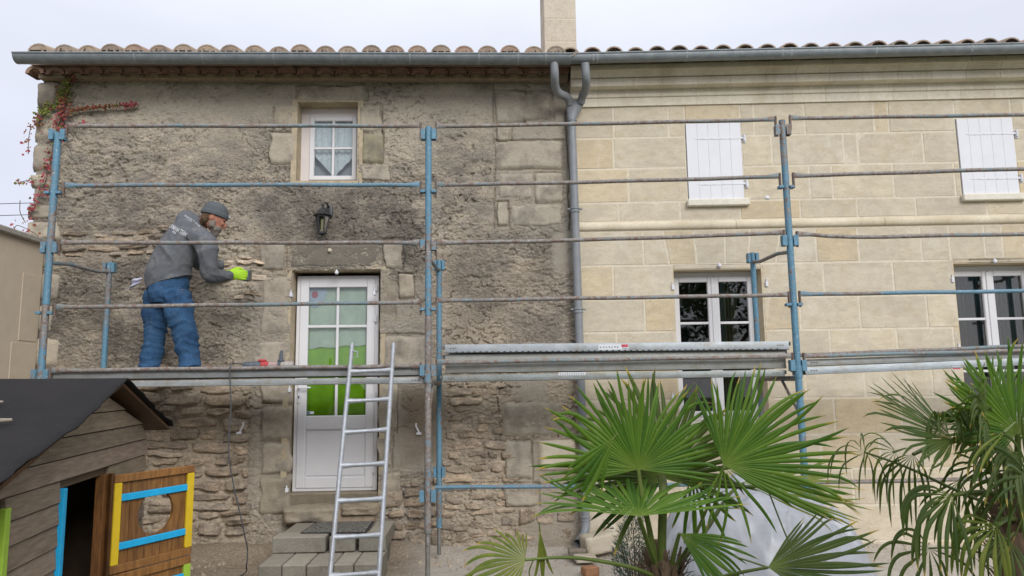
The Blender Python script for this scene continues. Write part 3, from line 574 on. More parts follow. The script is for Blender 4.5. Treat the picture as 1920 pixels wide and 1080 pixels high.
mb.box(lx0+sw, lx1-sw, ly+0.001, ly+0.049, zm0, zm1, 0.006); mb.box(lx0+sw, lx1-sw, ly+0.001, ly+0.049, lz0, lz0+0.10, 0.006); mb.build('leaf', M['pvc'], door)
px0, px1 = lx0+sw-0.004, lx1-sw+0.004
mb = MB(); mb.box(px0, px1, ly+0.018, ly+0.03, lz0+0.095, zm0+0.004); mb.box(px0+0.012, px1-0.012, ly+0.008, ly+0.02, lz0+0.115, zm0-0.018, 0.008); mb.build('panel', M['pvc'], door)
xm = (px0+px1)/2; zc = PZ(630, 612, dy)
mb = MB(); mb.box(xm-0.013, xm+0.013, ly+0.006, ly+0.026, zm1, lz1-sw, 0.004); mb.build('glazing_bar', M['pvc'], door)
mb = MB(); mb.box(px0, px1, ly+0.007, ly+0.025, zc-0.013, zc+0.013, 0.004); mb.build('glazing_bar', M['pvc'], door)
for (a, c, e, f) in ((px0, xm, zm1-0.005, zc), (xm, px1, zm1-0.005, zc), (px0, xm, zc, lz1-sw+0.005), (xm, px1, zc, lz1-sw+0.005)):
    mb = MB(); mb.box(a, c, ly+0.027, ly+0.031, e, f); mb.build('pane', M['glass'], door)
hx = PX(562, 724, dy); hz = PZ(562, 727, dy)
mb = MB(); mb.box(hx-0.014, hx+0.014, ly-0.010, ly, hz-0.15, hz+0.03, 0.004); mb.tube([(hx, ly, hz), (hx, ly-0.05, hz), (hx+0.01, ly-0.055, hz), (hx+0.12, ly-0.052, hz)], 0.009, 8); mb.build('handle', M['white'], door, True)
mb = MB(); mb.lathe([(0.006, -0.012), (0.006, 0.012)], (hx, ly-0.012, hz-0.09), 8); mb.build('keyhole', M['dark'], door)
for py in (540, 598, 880, 742):
    z = PZ(706, py, dy); x = lx1-0.004; mb = MB(); mb.tube([(x+0.012, ly-0.012, z-0.035), (x+0.012, ly-0.012, z+0.035)], 0.009, 8); mb.box(x-0.018, x+0.028, ly-0.008, ly-0.002, z-0.028, z+0.028, 0.003); mb.build('hinge', M['white'], door)
x, z = PX(582, 774, dy), PZ(582, 774, dy)
mb = MB(); mb.box(x-0.03, x+0.03, ly+0.022, ly+0.0265, z-0.012, z+0.012); s_ = mb.build('sticker', simple('sticker_white', (0.7, 0.72, 0.78), 0.5, 0.02), door)
mb = MB(); mb.box(x-0.027, x-0.006, ly+0.020, ly+0.0215, z-0.008, z+0.008); mb.build('sticker_logo', simple('sticker_blue', (0.05, 0.08, 0.3), 0.5, 0.02), door)
# small bell-shaped bolt stop hanging under the lintel, hinge pins of the old shutters
def wall_pin(px, py, y, house, fr, xf, w=0.02, h=0.045, name='shutter_hinge', arm=0.0):
    x, z = P(px, py, y, fr); mb = MB(xf)
    mb.box(x-w/2, x+w/2, y-0.022, y+0.03, z-h/2, z+h/2*0.6, 0.004); mb.tube([(x, y-0.012, z+h*0.1), (x, y-0.012, z+h*0.8)], [0.008, 0.005], 8)
    if arm: mb.box(x, x+arm, y-0.012, y-0.004, z-0.008, z+0.004)
    mb.build(name, M['white'], house)
for px, py in ((546, 552), (702, 549), (543, 731), (538, 918)): wall_pin(px, py, 0.0, old, 'L', fL, 0.026, 0.05)
def bolt_stop(px, py, y, house, fr, xf):
    x, z = P(px, py, y, fr); mb = MB(xf); mb.lathe([(0.006, 0.03), (0.010, 0.02), (0.018, 0.010), (0.019, -0.006), (0.010, -0.016)], (x, y-0.02, z), 12); mb.build('bolt_stop', M['white'], house, True)
bolt_stop(632, 512, 0.0, old, 'L', fL)
for px, py, k in ((450, 807, 1), (787, 808, -1)):
    x, z = P(px, py); mb = MB(); y = wall_y(x, z)-0.03
    mb.tube([(x, y+0.08, z-0.02), (x, y, z-0.02), (x+0.035*k, y-0.006, z+0.05), (x+0.03*k, y-0.004, z+0.075)], 0.009, 7); mb.box(x-0.03, x+0.02, y-0.012, y, z-0.035, z-0.012, 0.005); mb.build('shutter_catch', M['white'], old)

# --- small window upstairs
wy = 0.17
x0, x1, z0, z1 = PX(576, 280, wy), PX(674, 280, wy), PZ(628, 352, wy), PZ(628, 215, wy); f_ = 0.035
fr_ = MB(); zt2 = PZ(628, 215, wy); sz0_ = PZ(628, 338, wy)
fr_.box(x0-0.10, x0+f_, wy, wy+0.06, z0-0.02, zt2+0.10, 0.003); fr_.box(x1-f_, x1+0.05, wy, wy+0.06, z0-0.02, zt2+0.10, 0.003); fr_.box(x0+f_, x1-f_, wy+0.001, wy+0.059, zt2-f_, zt2+0.10, 0.003); fr_.box(x0+f_, x1-f_, wy+0.001, wy+0.059, z0-0.02, sz0_+0.01, 0.003)
win = fr_.build('window', simple('pinkish_white_paint', (0.66, 0.60, 0.585), 0.5, 0.03, 8, 0.05), old)
sx0, sx1, sz0, sz1 = x0+f_-0.008, x1-f_+0.008, PZ(628, 338, wy), zt2-f_+0.008; q_ = 0.045
mb = MB(); sy = wy-0.014
mb.box(sx0, sx0+q_, sy, sy+0.05, sz0, sz1, 0.005); mb.box(sx1-q_, sx1, sy, sy+0.05, sz0, sz1, 0.005); mb.box(sx0+q_, sx1-q_, sy+0.001, sy+0.049, sz1-q_, sz1, 0.005); mb.box(sx0+q_, sx1-q_, sy+0.001, sy+0.049, sz0, sz0+q_, 0.005); mb.build('sash', M['pvc'], win)
xm, zm = (sx0+sx1)/2, (sz0+sz1)/2
mb = MB(); mb.box(xm-0.012, xm+0.012, sy+0.004, sy+0.03, sz0+q_, sz1-q_, 0.003); mb.build('glazing_bar', M['pvc'], win)
mb = MB(); mb.box(sx0+q_, sx1-q_, sy+0.005, sy+0.029, zm-0.011, zm+0.011, 0.003); mb.build('glazing_bar', M['pvc'], win)
for (a, c, e, f) in ((sx0+q_-0.004, xm, sz0+q_-0.004, zm), (xm, sx1-q_+0.004, sz0+q_-0.004, zm), (sx0+q_-0.004, xm, zm, sz1-q_+0.004), (xm, sx1-q_+0.004, zm, sz1-q_+0.004)):
    mb = MB(); mb.box(a, c, sy+0.031, sy+0.034, e, f); mb.build('pane', M['glass'], win)
# lace curtains parted in a V
lace = NB('lace'); col = lace.ramp(lace.noise(40, 4, 0.6), [(0.35, (0.56, 0.62, 0.68)), (0.65, (0.74, 0.79, 0.84))])
M['lace'] = lace.done(col, 0.9, lace.bump(lace.noise(50, 3), 0.3, 0.003))
for side, lab in ((-1, 'left white lace half curtain behind the small upstairs window panes'), (1, 'right white lace half curtain behind the small upstairs window panes')):
    us = np.linspace(0, 1, 16)[None, :].repeat(20, 0); vs_ = np.linspace(0, 1, 20)[:, None].repeat(16, 1)
    top = sz1-0.01; cxm = xm; xo = sx0+0.01 if side < 0 else sx1-0.01
    Xc_ = xo+(cxm+side*0.004-xo)*us; low = np.where(us > 0.95, sz0+q_+0.01, zm-0.03-(zm-0.03-(sz0+q_+0.01))*us)
    Zc_ = top+(low-top)*vs_; Yc_ = sy+0.075+0.008*np.sin(us*22)
    me = grid_mesh('lace_curtain', np.stack([Xc_, Yc_, Zc_], -1).reshape(-1, 3), 16, 20); o = link('lace_curtain', me, M['lace']); tag(o, lab, 'curtain', 'lace curtains in the upstairs window')
mb = MB(); mb.box(sx0-0.05, sx1+0.05, sy+0.16, sy+0.165, sz0-0.03, sz1+0.02); o = mb.build('window_blind', simple('grey_blind', (0.36, 0.40, 0.46), 0.9, 0.06, 8)); tag(o, 'plain grey blue blind hanging behind the lace curtains of the small window', 'blind')
# --- what hangs behind the glass of the door
def drape(name, x0, x1, z0, z1, y, amp, waves, mat, label, cat, seed=0, sag=0.0):
    nu_, nv_ = 60, 20; U = np.linspace(0, 1, nu_)[None, :].repeat(nv_, 0); V = np.linspace(0, 1, nv_)[:, None].repeat(nu_, 1)
    ph = fbm(U*3, V*0.6, seed, 3)*3; Yv = y+amp*np.sin(U*waves*2*pi+ph)*(0.35+0.65*(1-V)); Zv = z0+(z1-z0)*V-sag*(1-V)*np.abs(np.sin(U*2.3*pi+seed))*0.5-sag*(1-V)*(1-U)
    o = link(name, grid_mesh(name, np.stack([x0+(x1-x0)*U, Yv, Zv], -1).reshape(-1, 3), nu_, nv_), mat); return tag(o, label, cat)
M['green'] = simple('green_cloth', (0.24, 0.50, 0.012), 0.9, 0.12, 12, 0.2)
drape('curtain', dx0, dx1, 0.5, PZ(630, 555, 0.3), dy+0.075, 0.008, 5, M['green'], 'bright green curtain hanging behind the glass of the white door', 'curtain', 3)
drape('cloth', px0+0.005, px1-0.02, PZ(630, 645, dy), PZ(630, 528, dy), dy+0.058, 0.004, 3, simple('pale_cloth', (0.52, 0.62, 0.52), 0.9, 0.1, 12, 0.2), 'pale cloth hung over the top half of the green curtain behind the door glass', 'cloth', 8, 0.03)
# pale rounded sign with a red dot, stuck inside the top left pane
x, z = PX(592, 552, 0.19), PZ(592, 552, 0.19); out_ = [(x+0.115*(1+0.18*sin(2*a+0.8))*cos(a)*0.8, z+0.13*sin(a)) for a in np.linspace(0, 2*pi, 22)[:-1]]
sg = thing('door_sign', 'pale blue card with a red dot behind the top left pane of the door', 'sign', (x, 0.205, z))
mb = MB(); mb.plate([(max(a, px0), c) for a, c in out_], 0.20, 0.204); mb.build('card', simple('pale_blue_card', (0.45, 0.53, 0.66), 0.7, 0.08), sg)
mb = MB(); mb.plate([(x-0.01+0.032*cos(a), z+0.0+0.036*sin(a)) for a in np.linspace(0, 2*pi, 16)[:-1]], 0.196, 0.199); mb.build('dot', simple('red_dot', (0.45, 0.12, 0.15), 0.7, 0.2, 40), sg)

# --- roof, eaves
def tile_arc(c, r0_, r1_, L_, slope, xf, n=9, th=0.014, yaw=0.0):
    """half-round cover tile: front end at c, running back and up"""
    vs = []
    for k, (t, r) in enumerate(((0, r0_), (0.5, (r0_+r1_)/2), (1, r1_))):
        for rr in (r, r-th):
            for j in range(n):
                w = pi*j/(n-1); vs.append((c[0]+rr*cos(w)*1.06+yaw*t*L_, c[1]+t*L_*cos(slope), c[2]+rr*sin(w)*0.95+t*L_*sin(slope)))
    fs = []
    for k in range(2):
        a, b_ = k*2*n, (k+1)*2*n
        for j in range(n-1):
            fs.append((a+j, a+j+1, b_+j+1, b_+j)); fs.append((a+n+j, b_+n+j, b_+n+j+1, a+n+j+1))
    for a in (0, 4*n):
        for j in range(n-1): fs.append((a+j, a+n+j, a+n+j+1, a+j+1))
    return vs, fs
SL = radians(16); ey = -0.40
ez = PZ(500, 98, ey)        # top edge of the gutter
mb = MB(); mb.add([(-4.40, ey+0.20, ez-0.0), (XJ, ey+0.20, ez-0.0), (XJ, 3.4, ez-0.065+3.8*tan(SL)), (-4.40, 3.4, ez-0.065+3.8*tan(SL)), (-4.40, ey+0.20, ez-0.04), (XJ, ey+0.20, ez-0.04), (XJ, 3.4, ez-0.10+3.8*tan(SL)), (-4.40, 3.4, ez-0.10+3.8*tan(SL)),
                  (-4.40, 6.5, ez-0.4), (XJ, 6.5, ez-0.4)], [(0, 1, 2, 3), (4, 7, 6, 5), (0, 4, 5, 1), (0, 3, 7, 4), (1, 5, 6, 2), (3, 2, 9, 8)])
roof = mb.build('roof', M['tile'], old)
pitch_ = (PX(957, 98, ey)-PX(77, 98, ey))/20.0
rr2 = random.Random(9); x = PX(77, 98, ey); row2 = MB(fL); k = 0
while x < XJ-0.02:
    jz = rr2.uniform(-0.006, 0.006)
    if k == 0: z0_ = ez-0.035
    vs, fs = tile_arc((x+rr2.uniform(-.006, .006), ey-0.03+rr2.uniform(-.02, .02), ez-0.026+jz), 0.092, 0.075, 0.5, SL, fL, yaw=rr2.uniform(-.02, .02)); mbt = MB(fL); mbt.add(vs, fs); mbt.plate([(vs[0][0]-0.092*1.06-0.092*1.06*cos(w)*0.93, vs[0][2]+0.092*0.95*sin(w)*0.95) for w in np.linspace(0.30, pi-0.30, 11)], vs[0][1]+0.004, vs[0][1]+0.03); mbt.build('tile', M['tile'], roof, True)
    for q in range(1, 9):
        vs, fs = tile_arc((x+rr2.uniform(-.006, .006), ey-0.03+q*0.4*cos(SL), ez-0.016+jz+q*0.4*sin(SL)), 0.088, 0.075, 0.5, SL, fL); row2.add(vs, fs)
    # channel tile between two covers
    vs, fs = tile_arc((0, 0, 0), 0.085, 0.085, 0.6, 0.0, fL); mbt = MB(fL)
    mbt.add([(x+pitch_/2+a, ey-0.045+b_*cos(SL), ez+0.018-c+b_*sin(SL)) for a, b_, c in vs], fs); mbt.build('channel_tile', M['tile'], roof, True)
    x += pitch_; k += 1
row2.build('upper_tiles', M['tile'], roof, True, kind='stuff')
# corbelled row of tiles under the eaves
gy = -0.15; gz = PZ(500, 131.5, gy); x = PX(66, 131, gy); gp = (PX(957, 131, gy)-PX(77, 131, gy))/24.5
mb = MB(); mb.box(-4.42, XJ-0.02, gy+0.012, 0.10, gz-0.005, gz+0.085); mb.build('eaves_mortar', M['dirtytile'], old)
while x < XJ-0.06:
    vs, fs = tile_arc((x, gy+rr2.uniform(-.012, .008), gz-0.042+rr2.uniform(-.006, .006)), 0.086, 0.082, 0.18, radians(2), fL, th=0.034); mbt = MB(fL); mbt.add(vs, fs); mbt.build('eaves_tile', M['dirtytile'], old, True)
    x += gp
mb = MB(); mb.box(-4.38, XJ-0.03, gy+0.055, 0.10, gz-0.060, gz-0.0065); mb.build('eaves_bed', M['mortar'], old)

# --- gutters
def gutter(house, xf, fr, pxa, pya, pxb, pyb, yc, r, square=False, joints=(), name='gutter', endcap=True):
    (xa, za), (xb, zb) = P(pxa, pya, yc-r, fr), P(pxb, pyb, yc-r, fr); mb = MB(xf); n = 12
    if square: prof = [(-r, 0.0), (-r, -0.015), (-r+0.006, -0.035), (-r+0.015, -0.058), (-r+0.028, -0.066), (r-0.01, -0.062), (r, -0.05), (r, 0.03)]
    else: prof = [(-r*cos(w), -r*sin(w)) for w in np.linspace(-0.1, pi+0.1, n)]
    inn = [(a*0.93, b_*0.93+0.002) for a, b_ in prof]; full = prof + inn[::-1]; k = len(full)
    vs = [(xa, yc+a, za+b_) for a, b_ in full] + [(xb, yc+a, zb+b_) for a, b_ in full]
    fs = [(i, (i+1) % k, k+(i+1) % k, k+i) for i in range(k)]; h = len(prof)
    fs += [tuple(range(h))[::-1], tuple(k+i for i in range(h))] if endcap else []
    mb.add(vs, fs)
    mb.tube([(xa, yc-r, za+0.004), (xb, yc-r, zb+0.004)], 0.010, 8)
    g = mb.build(name, M['zinc'], house, True)
    for px in joints:
        x = PX(px, 110, yc-r, fr); t = (x-xa)/(xb-xa); z = za+(zb-za)*t; mb = MB(xf)
        pr = [(a*1.03, b_*1.03) for a, b_ in prof]; mb.prism([(yc+a, z+b_) for a, b_ in pr], x-0.008, x+0.008, closed=False); mb.build('joint', M['solder'], g)
    return g
gutter(old, fL, 'L', 22, 99, 1071, 101, -0.46, 0.072, joints=(250, 378, 512, 640, 768, 898, 972, 1024))
# ------------------------------------------------------------------ the restored limestone house
new = thing('limestone_house', 'restored cream limestone house with moulded cornice, closed white shutters upstairs and white French windows', 'house', fR(0, 0, 0), TH)
XE = 6.6
def pz(px, py, y=0.0): return PZ(px, py, y, 'R')
def pxx(px, py, y=0.0): return PX(px, py, y, 'R')
F1 = (pxx(1268, 600), pxx(1428, 520), 1.17, pz(1340, 505)); F2 = (pxx(1789, 520), pxx(1789, 520)+(F1[1]-F1[0]), 1.17, pz(1840, 493))
S1 = (pxx(1283, 235)+0.005, pxx(1392, 300), pz(1340, 376), pz(1335, 231)); S2 = (pxx(1789, 235)+0.012, pxx(1789, 235)+0.012+(S1[1]-S1[0]), pz(1850, 366), pz(1850, 222))
F1 = (F1[0]-0.01,)+F1[1:]
openings = [F1, F2, S1, S2]
# mortar plane behind the blocks, with the openings left free
mb = MB(fR); yb = 0.0
cuts = sorted(set([0.0, XE]+[v for o in openings for v in o[:2]]))
for a, c in zip(cuts[:-1], cuts[1:]):
    mid = (a+c)/2; hs = sorted([(o[2], o[3]) for o in openings if o[0] < mid < o[1]]); z = -0.05
    for lo, hi in hs: mb.box(a, c, yb, 0.30, z, lo); z = hi
    mb.box(a, c, yb, 0.30, z, 4.82)
mb.build('mortar', M['joint'], new)
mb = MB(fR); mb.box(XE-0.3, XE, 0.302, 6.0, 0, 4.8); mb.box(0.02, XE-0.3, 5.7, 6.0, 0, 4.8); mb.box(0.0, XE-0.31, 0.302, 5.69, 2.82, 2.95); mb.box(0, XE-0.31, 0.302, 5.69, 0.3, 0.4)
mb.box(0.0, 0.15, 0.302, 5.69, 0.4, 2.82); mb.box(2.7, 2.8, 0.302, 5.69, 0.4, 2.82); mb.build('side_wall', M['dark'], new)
# courses of blocks (bottoms and tops measured along the facade near x = 2.7 m)
rowy = [187, 249, 307, 371, 408, 425.0, 490, 554, 616, 680, 745, 813, 878, 946, 1014]
rz = [pz(1650, y-(1.0 if y in (408,) else 0)) for y in rowy]; rz.append(-0.06)
vj = {0: [1150, 1253, 1413, 1508, 1638, 1665, 1800], 1: [1150, 1283, 1447, 1582, 1608, 1731, 1788], 2: [1178, 1283, 1394, 1518, 1560, 1675, 1790], 3: [1160, 1275, 1388, 1500, 1607, 1717, 1850],
      5: [1206, 1256, 1306, 1358, 1400, 1450, 1530, 1609, 1727, 1780, 1846, 1880], 6: [1150, 1268, 1428, 1544, 1675, 1789], 7: [1209, 1268, 1428, 1500, 1612, 1738, 1789], 8: [1157, 1268, 1428, 1557, 1683, 1789],
      9: [1190, 1268, 1428, 1510, 1621, 1748, 1789], 10: [1150, 1268, 1428, 1565, 1690, 1789], 11: [1200, 1330, 1440, 1540, 1650, 1760], 12: [1160, 1280, 1400, 1500, 1600, 1720], 13: [1210, 1330, 1450, 1570, 1690], 14: [1150, 1280, 1400, 1520, 1640, 1760]}
rb = random.Random(5); nb = 0
tints = [(1.0, 1.0, 1.0)]*4+[(0.96, 0.96, 0.98), (1.04, 1.02, 0.99), (1.03, 0.96, 0.84), (1.02, 0.92, 0.76), (0.92, 0.91, 0.91), (1.05, 1.04, 1.03)]
def block(xa, xb, za, zb, slant=0.0, slant2=0.0):
    global nb
    g = 0.0065; y = -0.0025+rb.uniform(-0.0025, 0.0015); t = rb.choice(tints); k = rb.uniform(0.92, 1.04)
    if xb-xa < 0.03 or zb-za < 0.03: return
    if xb-xa < 2*g+0.02: return
    # face of 7 x 5 points, slightly uneven, edges worn
    nu_, nv_ = 9, 6; U = np.linspace(0, 1, nu_)[None, :].repeat(nv_, 0); V = np.linspace(0, 1, nv_)[:, None].repeat(nu_, 1)
    L_ = xa+g+slant*V; R_ = xb-g+slant2*V; X = L_+(R_-L_)*U; Z = za+g+(zb-za-2*g)*V
    X = X+fbm(X*9, Z*9, 71+nb, 2)*0.003; Z = Z+fbm(X*9, Z*9, 171+nb, 2)*0.0035
    rim = (U < 0.001) | (U > 0.999) | (V < 0.001) | (V > 0.999)
    ins = 0.006; X = np.where(U == U[0, 1], L_+ins+0*X, X); X = np.where(U == U[0, -2], R_-ins, X); Z = np.where(V == V[1, 0], za+g+ins, Z); Z = np.where(V == V[-2, 0], zb-g-ins, Z)
    Y = y+rb.uniform(-.0012, .0012)*(2*U-1)+rb.uniform(-.0012, .0012)*(2*V-1); Y = np.where(rim, 0.0015, Y)
    me = grid_mesh('stone_block', arr_xf(fR, X, Y, Z), nu_, nv_, None, False, WM[new].inverted())
    link('stone_block', me, M['lime'], new, (t[0]*k, t[1]*k, t[2]*k)); nb += 1
for r in range(len(rz)-1):
    if r == 4: continue
    zb, za = rz[r], rz[r+1]
    if r not in vj: continue
    js = [0.01]+[pxx(p, (rowy[r]+(rowy[r+1] if r+1 < len(rowy) else 1040))/2) for p in vj[r]]
    x = js[-1]
    while x < XE-0.3: x += rb.uniform(0.45, 0.75); js.append(min(x, XE))
    if js[-1] < XE: js.append(XE)
    # add the edges of openings that this course crosses, and cut the blocks there
    ed = set(js)
    for o in openings:
        if o[2] < zb-0.02 and o[3] > za+0.02: ed |= {o[0], o[1]}
    js = sorted(ed); js2 = [js[0]]
    for v in js[1:]:
        if v-js2[-1] > 0.055 or any(abs(v-e) < 1e-6 for o in openings for e in o[:2]):
            if v-js2[-1] <= 0.055 and not any(abs(js2[-1]-e) < 1e-6 for o in openings for e in o[:2]): js2[-1] = v
            else: js2.append(v)
    for xa, xb in zip(js2[:-1], js2[1:]):
        xm = (xa+xb)/2; zz = [(za, zb)]
        for o in openings:
            if o[0]-1e-4 < xm < o[1]+1e-4 and xa >= o[0]-1e-4 and xb <= o[1]+1e-4:
                nz = []
                for a, c in zz:
                    if o[3] <= a or o[2] >= c: nz.append((a, c)); continue
                    if o[2] > a: nz.append((a, o[2]))
                    if o[3] < c: nz.append((o[3], c))
                zz = nz
        sl_ = 0.0; sl2 = 0.0
        if r == 5 and F1[0]-0.15 < xa < F1[1]+0.2: sl_ = (xa-(F1[0]+F1[1])/2)*0.16
        if r == 5 and F1[0]-0.15 < xb < F1[1]+0.2: sl2 = (xb-(F1[0]+F1[1])/2)*0.16
        for a, c in zz: block(xa, xb, a, c, sl_, sl2)
print('ashlar blocks', nb)
# string course: a half-round band in lengths
zs0 = rz[5]; hS = rz[4]-rz[5]
for xa, xb in ((0.01, 1.60), (1.604, 3.05), (3.054, 4.5), (4.504, XE)):
    pr = [(0.01, zs0+hS)]+[(-0.005-0.028*sin(w), zs0+0.008+(hS-0.016)*(0.5+0.5*cos(w))) for w in np.linspace(0.05, pi-0.05, 9)]+[(0.01, zs0)]
    mb = MB(fR); mb.prism(pr, xa, xb); mb.build('string_course', M['cornice'], new, True, color=(0.92, 0.88, 0.80))
# cornice in lengths with pale joints
def cz(py, y): return pz(1340, py, y)
zf = cz(165, -0.035); zg = cz(143, -0.14)
c_pts = [(0.02, cz(195, -0.022)-0.003), (-0.022, cz(195, -0.022)), (-0.022, cz(180, -0.022)), (-0.030, cz(179, -0.03)), (-0.036, cz(177.5, -0.035)), (-0.036, zf), (-0.14, zf+0.004), (-0.14, zg), (-0.122, zg+0.002), (-0.122, zg+0.008), (-0.160, zg+0.010), (-0.165, zg+0.026), (-0.180, zg+0.046), (-0.205, zg+0.062), (-0.245, cz(126, -0.245)), (-0.247, cz(117, -0.247)), (0.02, cz(117, -0.247)-0.002)]
jx = [0.0]+[pxx(p, 150, -0.2) for p in (1123, 1190, 1244, 1312, 1373, 1440, 1497, 1560, 1624, 1690, 1755, 1820, 1885)]
while jx[-1] < XE-0.4: jx.append(jx[-1]+0.33)
jx.append(XE)
for a, c in zip(jx[:-1], jx[1:]):
    k = rb.uniform(0.93, 1.05); mb = MB(fR); mb.prism([(p, q) for p, q in c_pts], a+0.002, c-0.002); mb.build('cornice_block', M['cornice'], new, True, color=(k, k, k*rb.uniform(.96, 1.02)))
mb = MB(fR); mb.prism([(p*0.97+0.002, q) for p, q in c_pts[1:-1]]+[(0.02, c_pts[-1][1]), (0.02, c_pts[0][1])], 0.006, XE-0.006); mb.build('cornice_joint', M['joint'], new)

# shutters
def shutter(o, tag_px):
    x0, x1, z0, z1 = o; n = 5; w = (x1-x0-0.012)/n
    mb = MB(fR); mb.box(x0+0.004, x1-0.004, 0.012, 0.022, z0+0.012, z1-0.004); sh = mb.build('shutter', M['white'], new)
    for k in range(n):
        mb = MB(fR); mb.box(x0+0.006+k*w+0.0005, x0+0.006+(k+1)*w-0.0005, -0.016, 0.0115, z0+0.012, z1-0.005, 0.0012); mb.build('board', M['white'], sh)
    for dz in (0.165, None):
        z = z1-0.165 if dz else z0+0.165
        mb = MB(fR); mb.box(x0+0.14, x1+0.03, -0.0195, -0.0165, z-0.011, z+0.011, 0.001); mb.plate([(x0+0.14, z-0.011), (x0+0.095, z-0.004), (x0+0.085, z), (x0+0.095, z+0.004), (x0+0.14, z+0.011)], -0.019, -0.017)
        for q in range(4): mb.lathe([(0.006, -0.003), (0.004, 0.003)], (x0+0.17+q*0.09, -0.020, z), 6)
        mb.tube([(x1+0.025, -0.018, z-0.035), (x1+0.025, -0.018, z+0.035)], 0.012, 8); mb.box(x1+0.012, x1+0.045, -0.012, 0.003, z-0.05, z+0.03, 0.004); mb.build('strap_hinge', M['white'], sh)
    mb = MB(fR); mb.box(x0-0.015, x1+0.04, -0.055, 0.2, z0-0.062, z0+0.006, 0.008); mb.build('window_sill', M['sill'], new)
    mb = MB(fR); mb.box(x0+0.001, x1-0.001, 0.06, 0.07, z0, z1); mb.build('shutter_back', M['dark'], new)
shutter(S1, 0); shutter(S2, 1)
# white rag-like putty patch right of the first shutter
x, z = pxx(1438, 370), pz(1438, 370); rough_stone('filler_patch', x, z, 0.055, 0.05, 0.012, 91, new, M['white'], (1, 1, 1), nu=9, nv=7, q=0.9, rough=0.004, wob=0.02, xf=fR, power=0.6)

# French windows
def french(o, k):
    x0, x1, z0, z1 = o; wy = 0.16
    mb = MB(fR); mb.box(x0-0.05, x0+0.003, -0.001, 0.32, z0, z1+0.03); mb.box(x1-0.003, x1+0.05, -0.001, 0.32, z0, z1+0.03); mb.box(x0+0.003, x1-0.003, 0.0, 0.32, z1-0.003, z1+0.05); mb.box(x0+0.003, x1-0.003, 0.0, 0.32, z0-0.06, z0-0.002); mb.build('reveal', M['lime'], new, color=(1.0, 0.93, 0.80))
    fz1 = pz(1345, 514, wy) if k == 0 else z1-0.03; f = 0.035; mb = MB(fR)
    mb.box(x0+0.004, x0+f, wy, wy+0.07, z0, z1, 0.004); mb.box(x1-f-0.02, x1-0.004, wy, wy+0.07, z0, z1, 0.004); mb.box(x0+f, x1-f-0.02, wy+0.001, wy+0.069, fz1-0.03, z1-0.004, 0.004); mb.box(x0+f, x1-f-0.02, wy+0.001, wy+0.069, z0, z0+0.04, 0.004)
    w = mb.build('window', M['pvc'], new); a, c = x0+f-0.01, x1-f-0.01; xm = (a+c)/2; s = 0.055; zb, zt = z0+0.035, fz1-0.025; sy = wy-0.012
    for (l, r_) in ((a, xm-0.002), (xm+0.002, c)):
        mb = MB(fR); mb.box(l, l+s, sy, sy+0.05, zb, zt, 0.007); mb.box(r_-s, r_, sy, sy+0.05, zb, zt, 0.007); mb.box(l+s, r_-s, sy+0.001, sy+0.049, zt-s, zt, 0.006); mb.box(l+s, r_-s, sy+0.001, sy+0.049, zb, zb+s, 0.006); mb.build('casement', M['pvc'], w)
        zbar = pz(1300, 606, sy); 
        mb = MB(fR); mb.box(l+s, r_-s, sy+0.006, sy+0.022, zbar-0.012, zbar+0.012, 0.003); mb.build('glazing_bar', M['pvc'], w)
        mb = MB(fR); mb.box(l+s, r_-s, sy+0.006, sy+0.022, zbar-0.51-0.012, zbar-0.51+0.012, 0.003); mb.build('glazing_bar', M['pvc'], w)
        for e, h in ((zb+s-.004, zbar-0.51), (zbar-0.51, zbar), (zbar, zt-s+.004)):
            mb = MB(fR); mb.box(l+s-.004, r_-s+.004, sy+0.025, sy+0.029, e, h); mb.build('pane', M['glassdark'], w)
    mb = MB(fR); mb.box(xm-0.02, xm+0.02, sy-0.008, sy-0.0005, zb+0.01, zt-0.01, 0.004); mb.build('astragal', M['pvc'], w)
    mb = MB(fR); mb.box(x0-0.03, x1+0.03, -0.06, 0.20, z0-0.07, z0-0.001, 0.008); mb.build('window_sill', M['sill'], new)
french(F1, 0); french(F2, 1)
def curtainR(x0, x1, z0, z1, y, mat, label, seed):
    nu_, nv_ = 50, 6; U = np.linspace(0, 1, nu_)[None, :].repeat(nv_, 0); V = np.linspace(0, 1, nv_)[:, None].repeat(nu_, 1)
    Yv = y+0.03*np.sin(U*7*2*pi+fbm(U*4, V, seed, 2)*3); o = link('curtain', grid_mesh('curtain', arr_xf(fR, x0+(x1-x0)*U, Yv, z0+(z1-z0)*V), nu_, nv_), mat)
    tag(o, label, 'curtain', 'curtains behind the French windows')
M['drab'] = simple('drab_curtain', (0.17, 0.18, 0.12), 0.9, 0.12, 14, 0.1)
M['drab2'] = simple('grey_curtain', (0.22, 0.21, 0.17), 0.9, 0.12, 14, 0.1)
curtainR(pxx(1345, 600, .3), pxx(1385, 600, .3), 1.1, 2.75, 0.33, M['drab'], 'olive curtain drawn back behind the right casement of the nearer French window', 3)
curtainR(F2[0]+0.12, F2[0]+0.40, 1.1, 2.75, 0.36, M['drab2'], 'grey curtain behind the left casement of the French window at the right edge', 6)
curtainR(F2[0]+0.5, F2[0]+0.8, 1.1, 2.75, 0.37, M['drab2'], 'grey curtain behind the right casement of the French window at the right edge', 9)
for px, py in ((1261, 538), (1437, 532), (1785, 524), (1261, 745), (1797, 652)): wall_pin(px, py, 0.0, new, 'R', fR, 0.026, 0.06)
bolt_stop(1348, 499, 0.0, new, 'R', fR); bolt_stop(1863, 491, 0.0, new, 'R', fR)
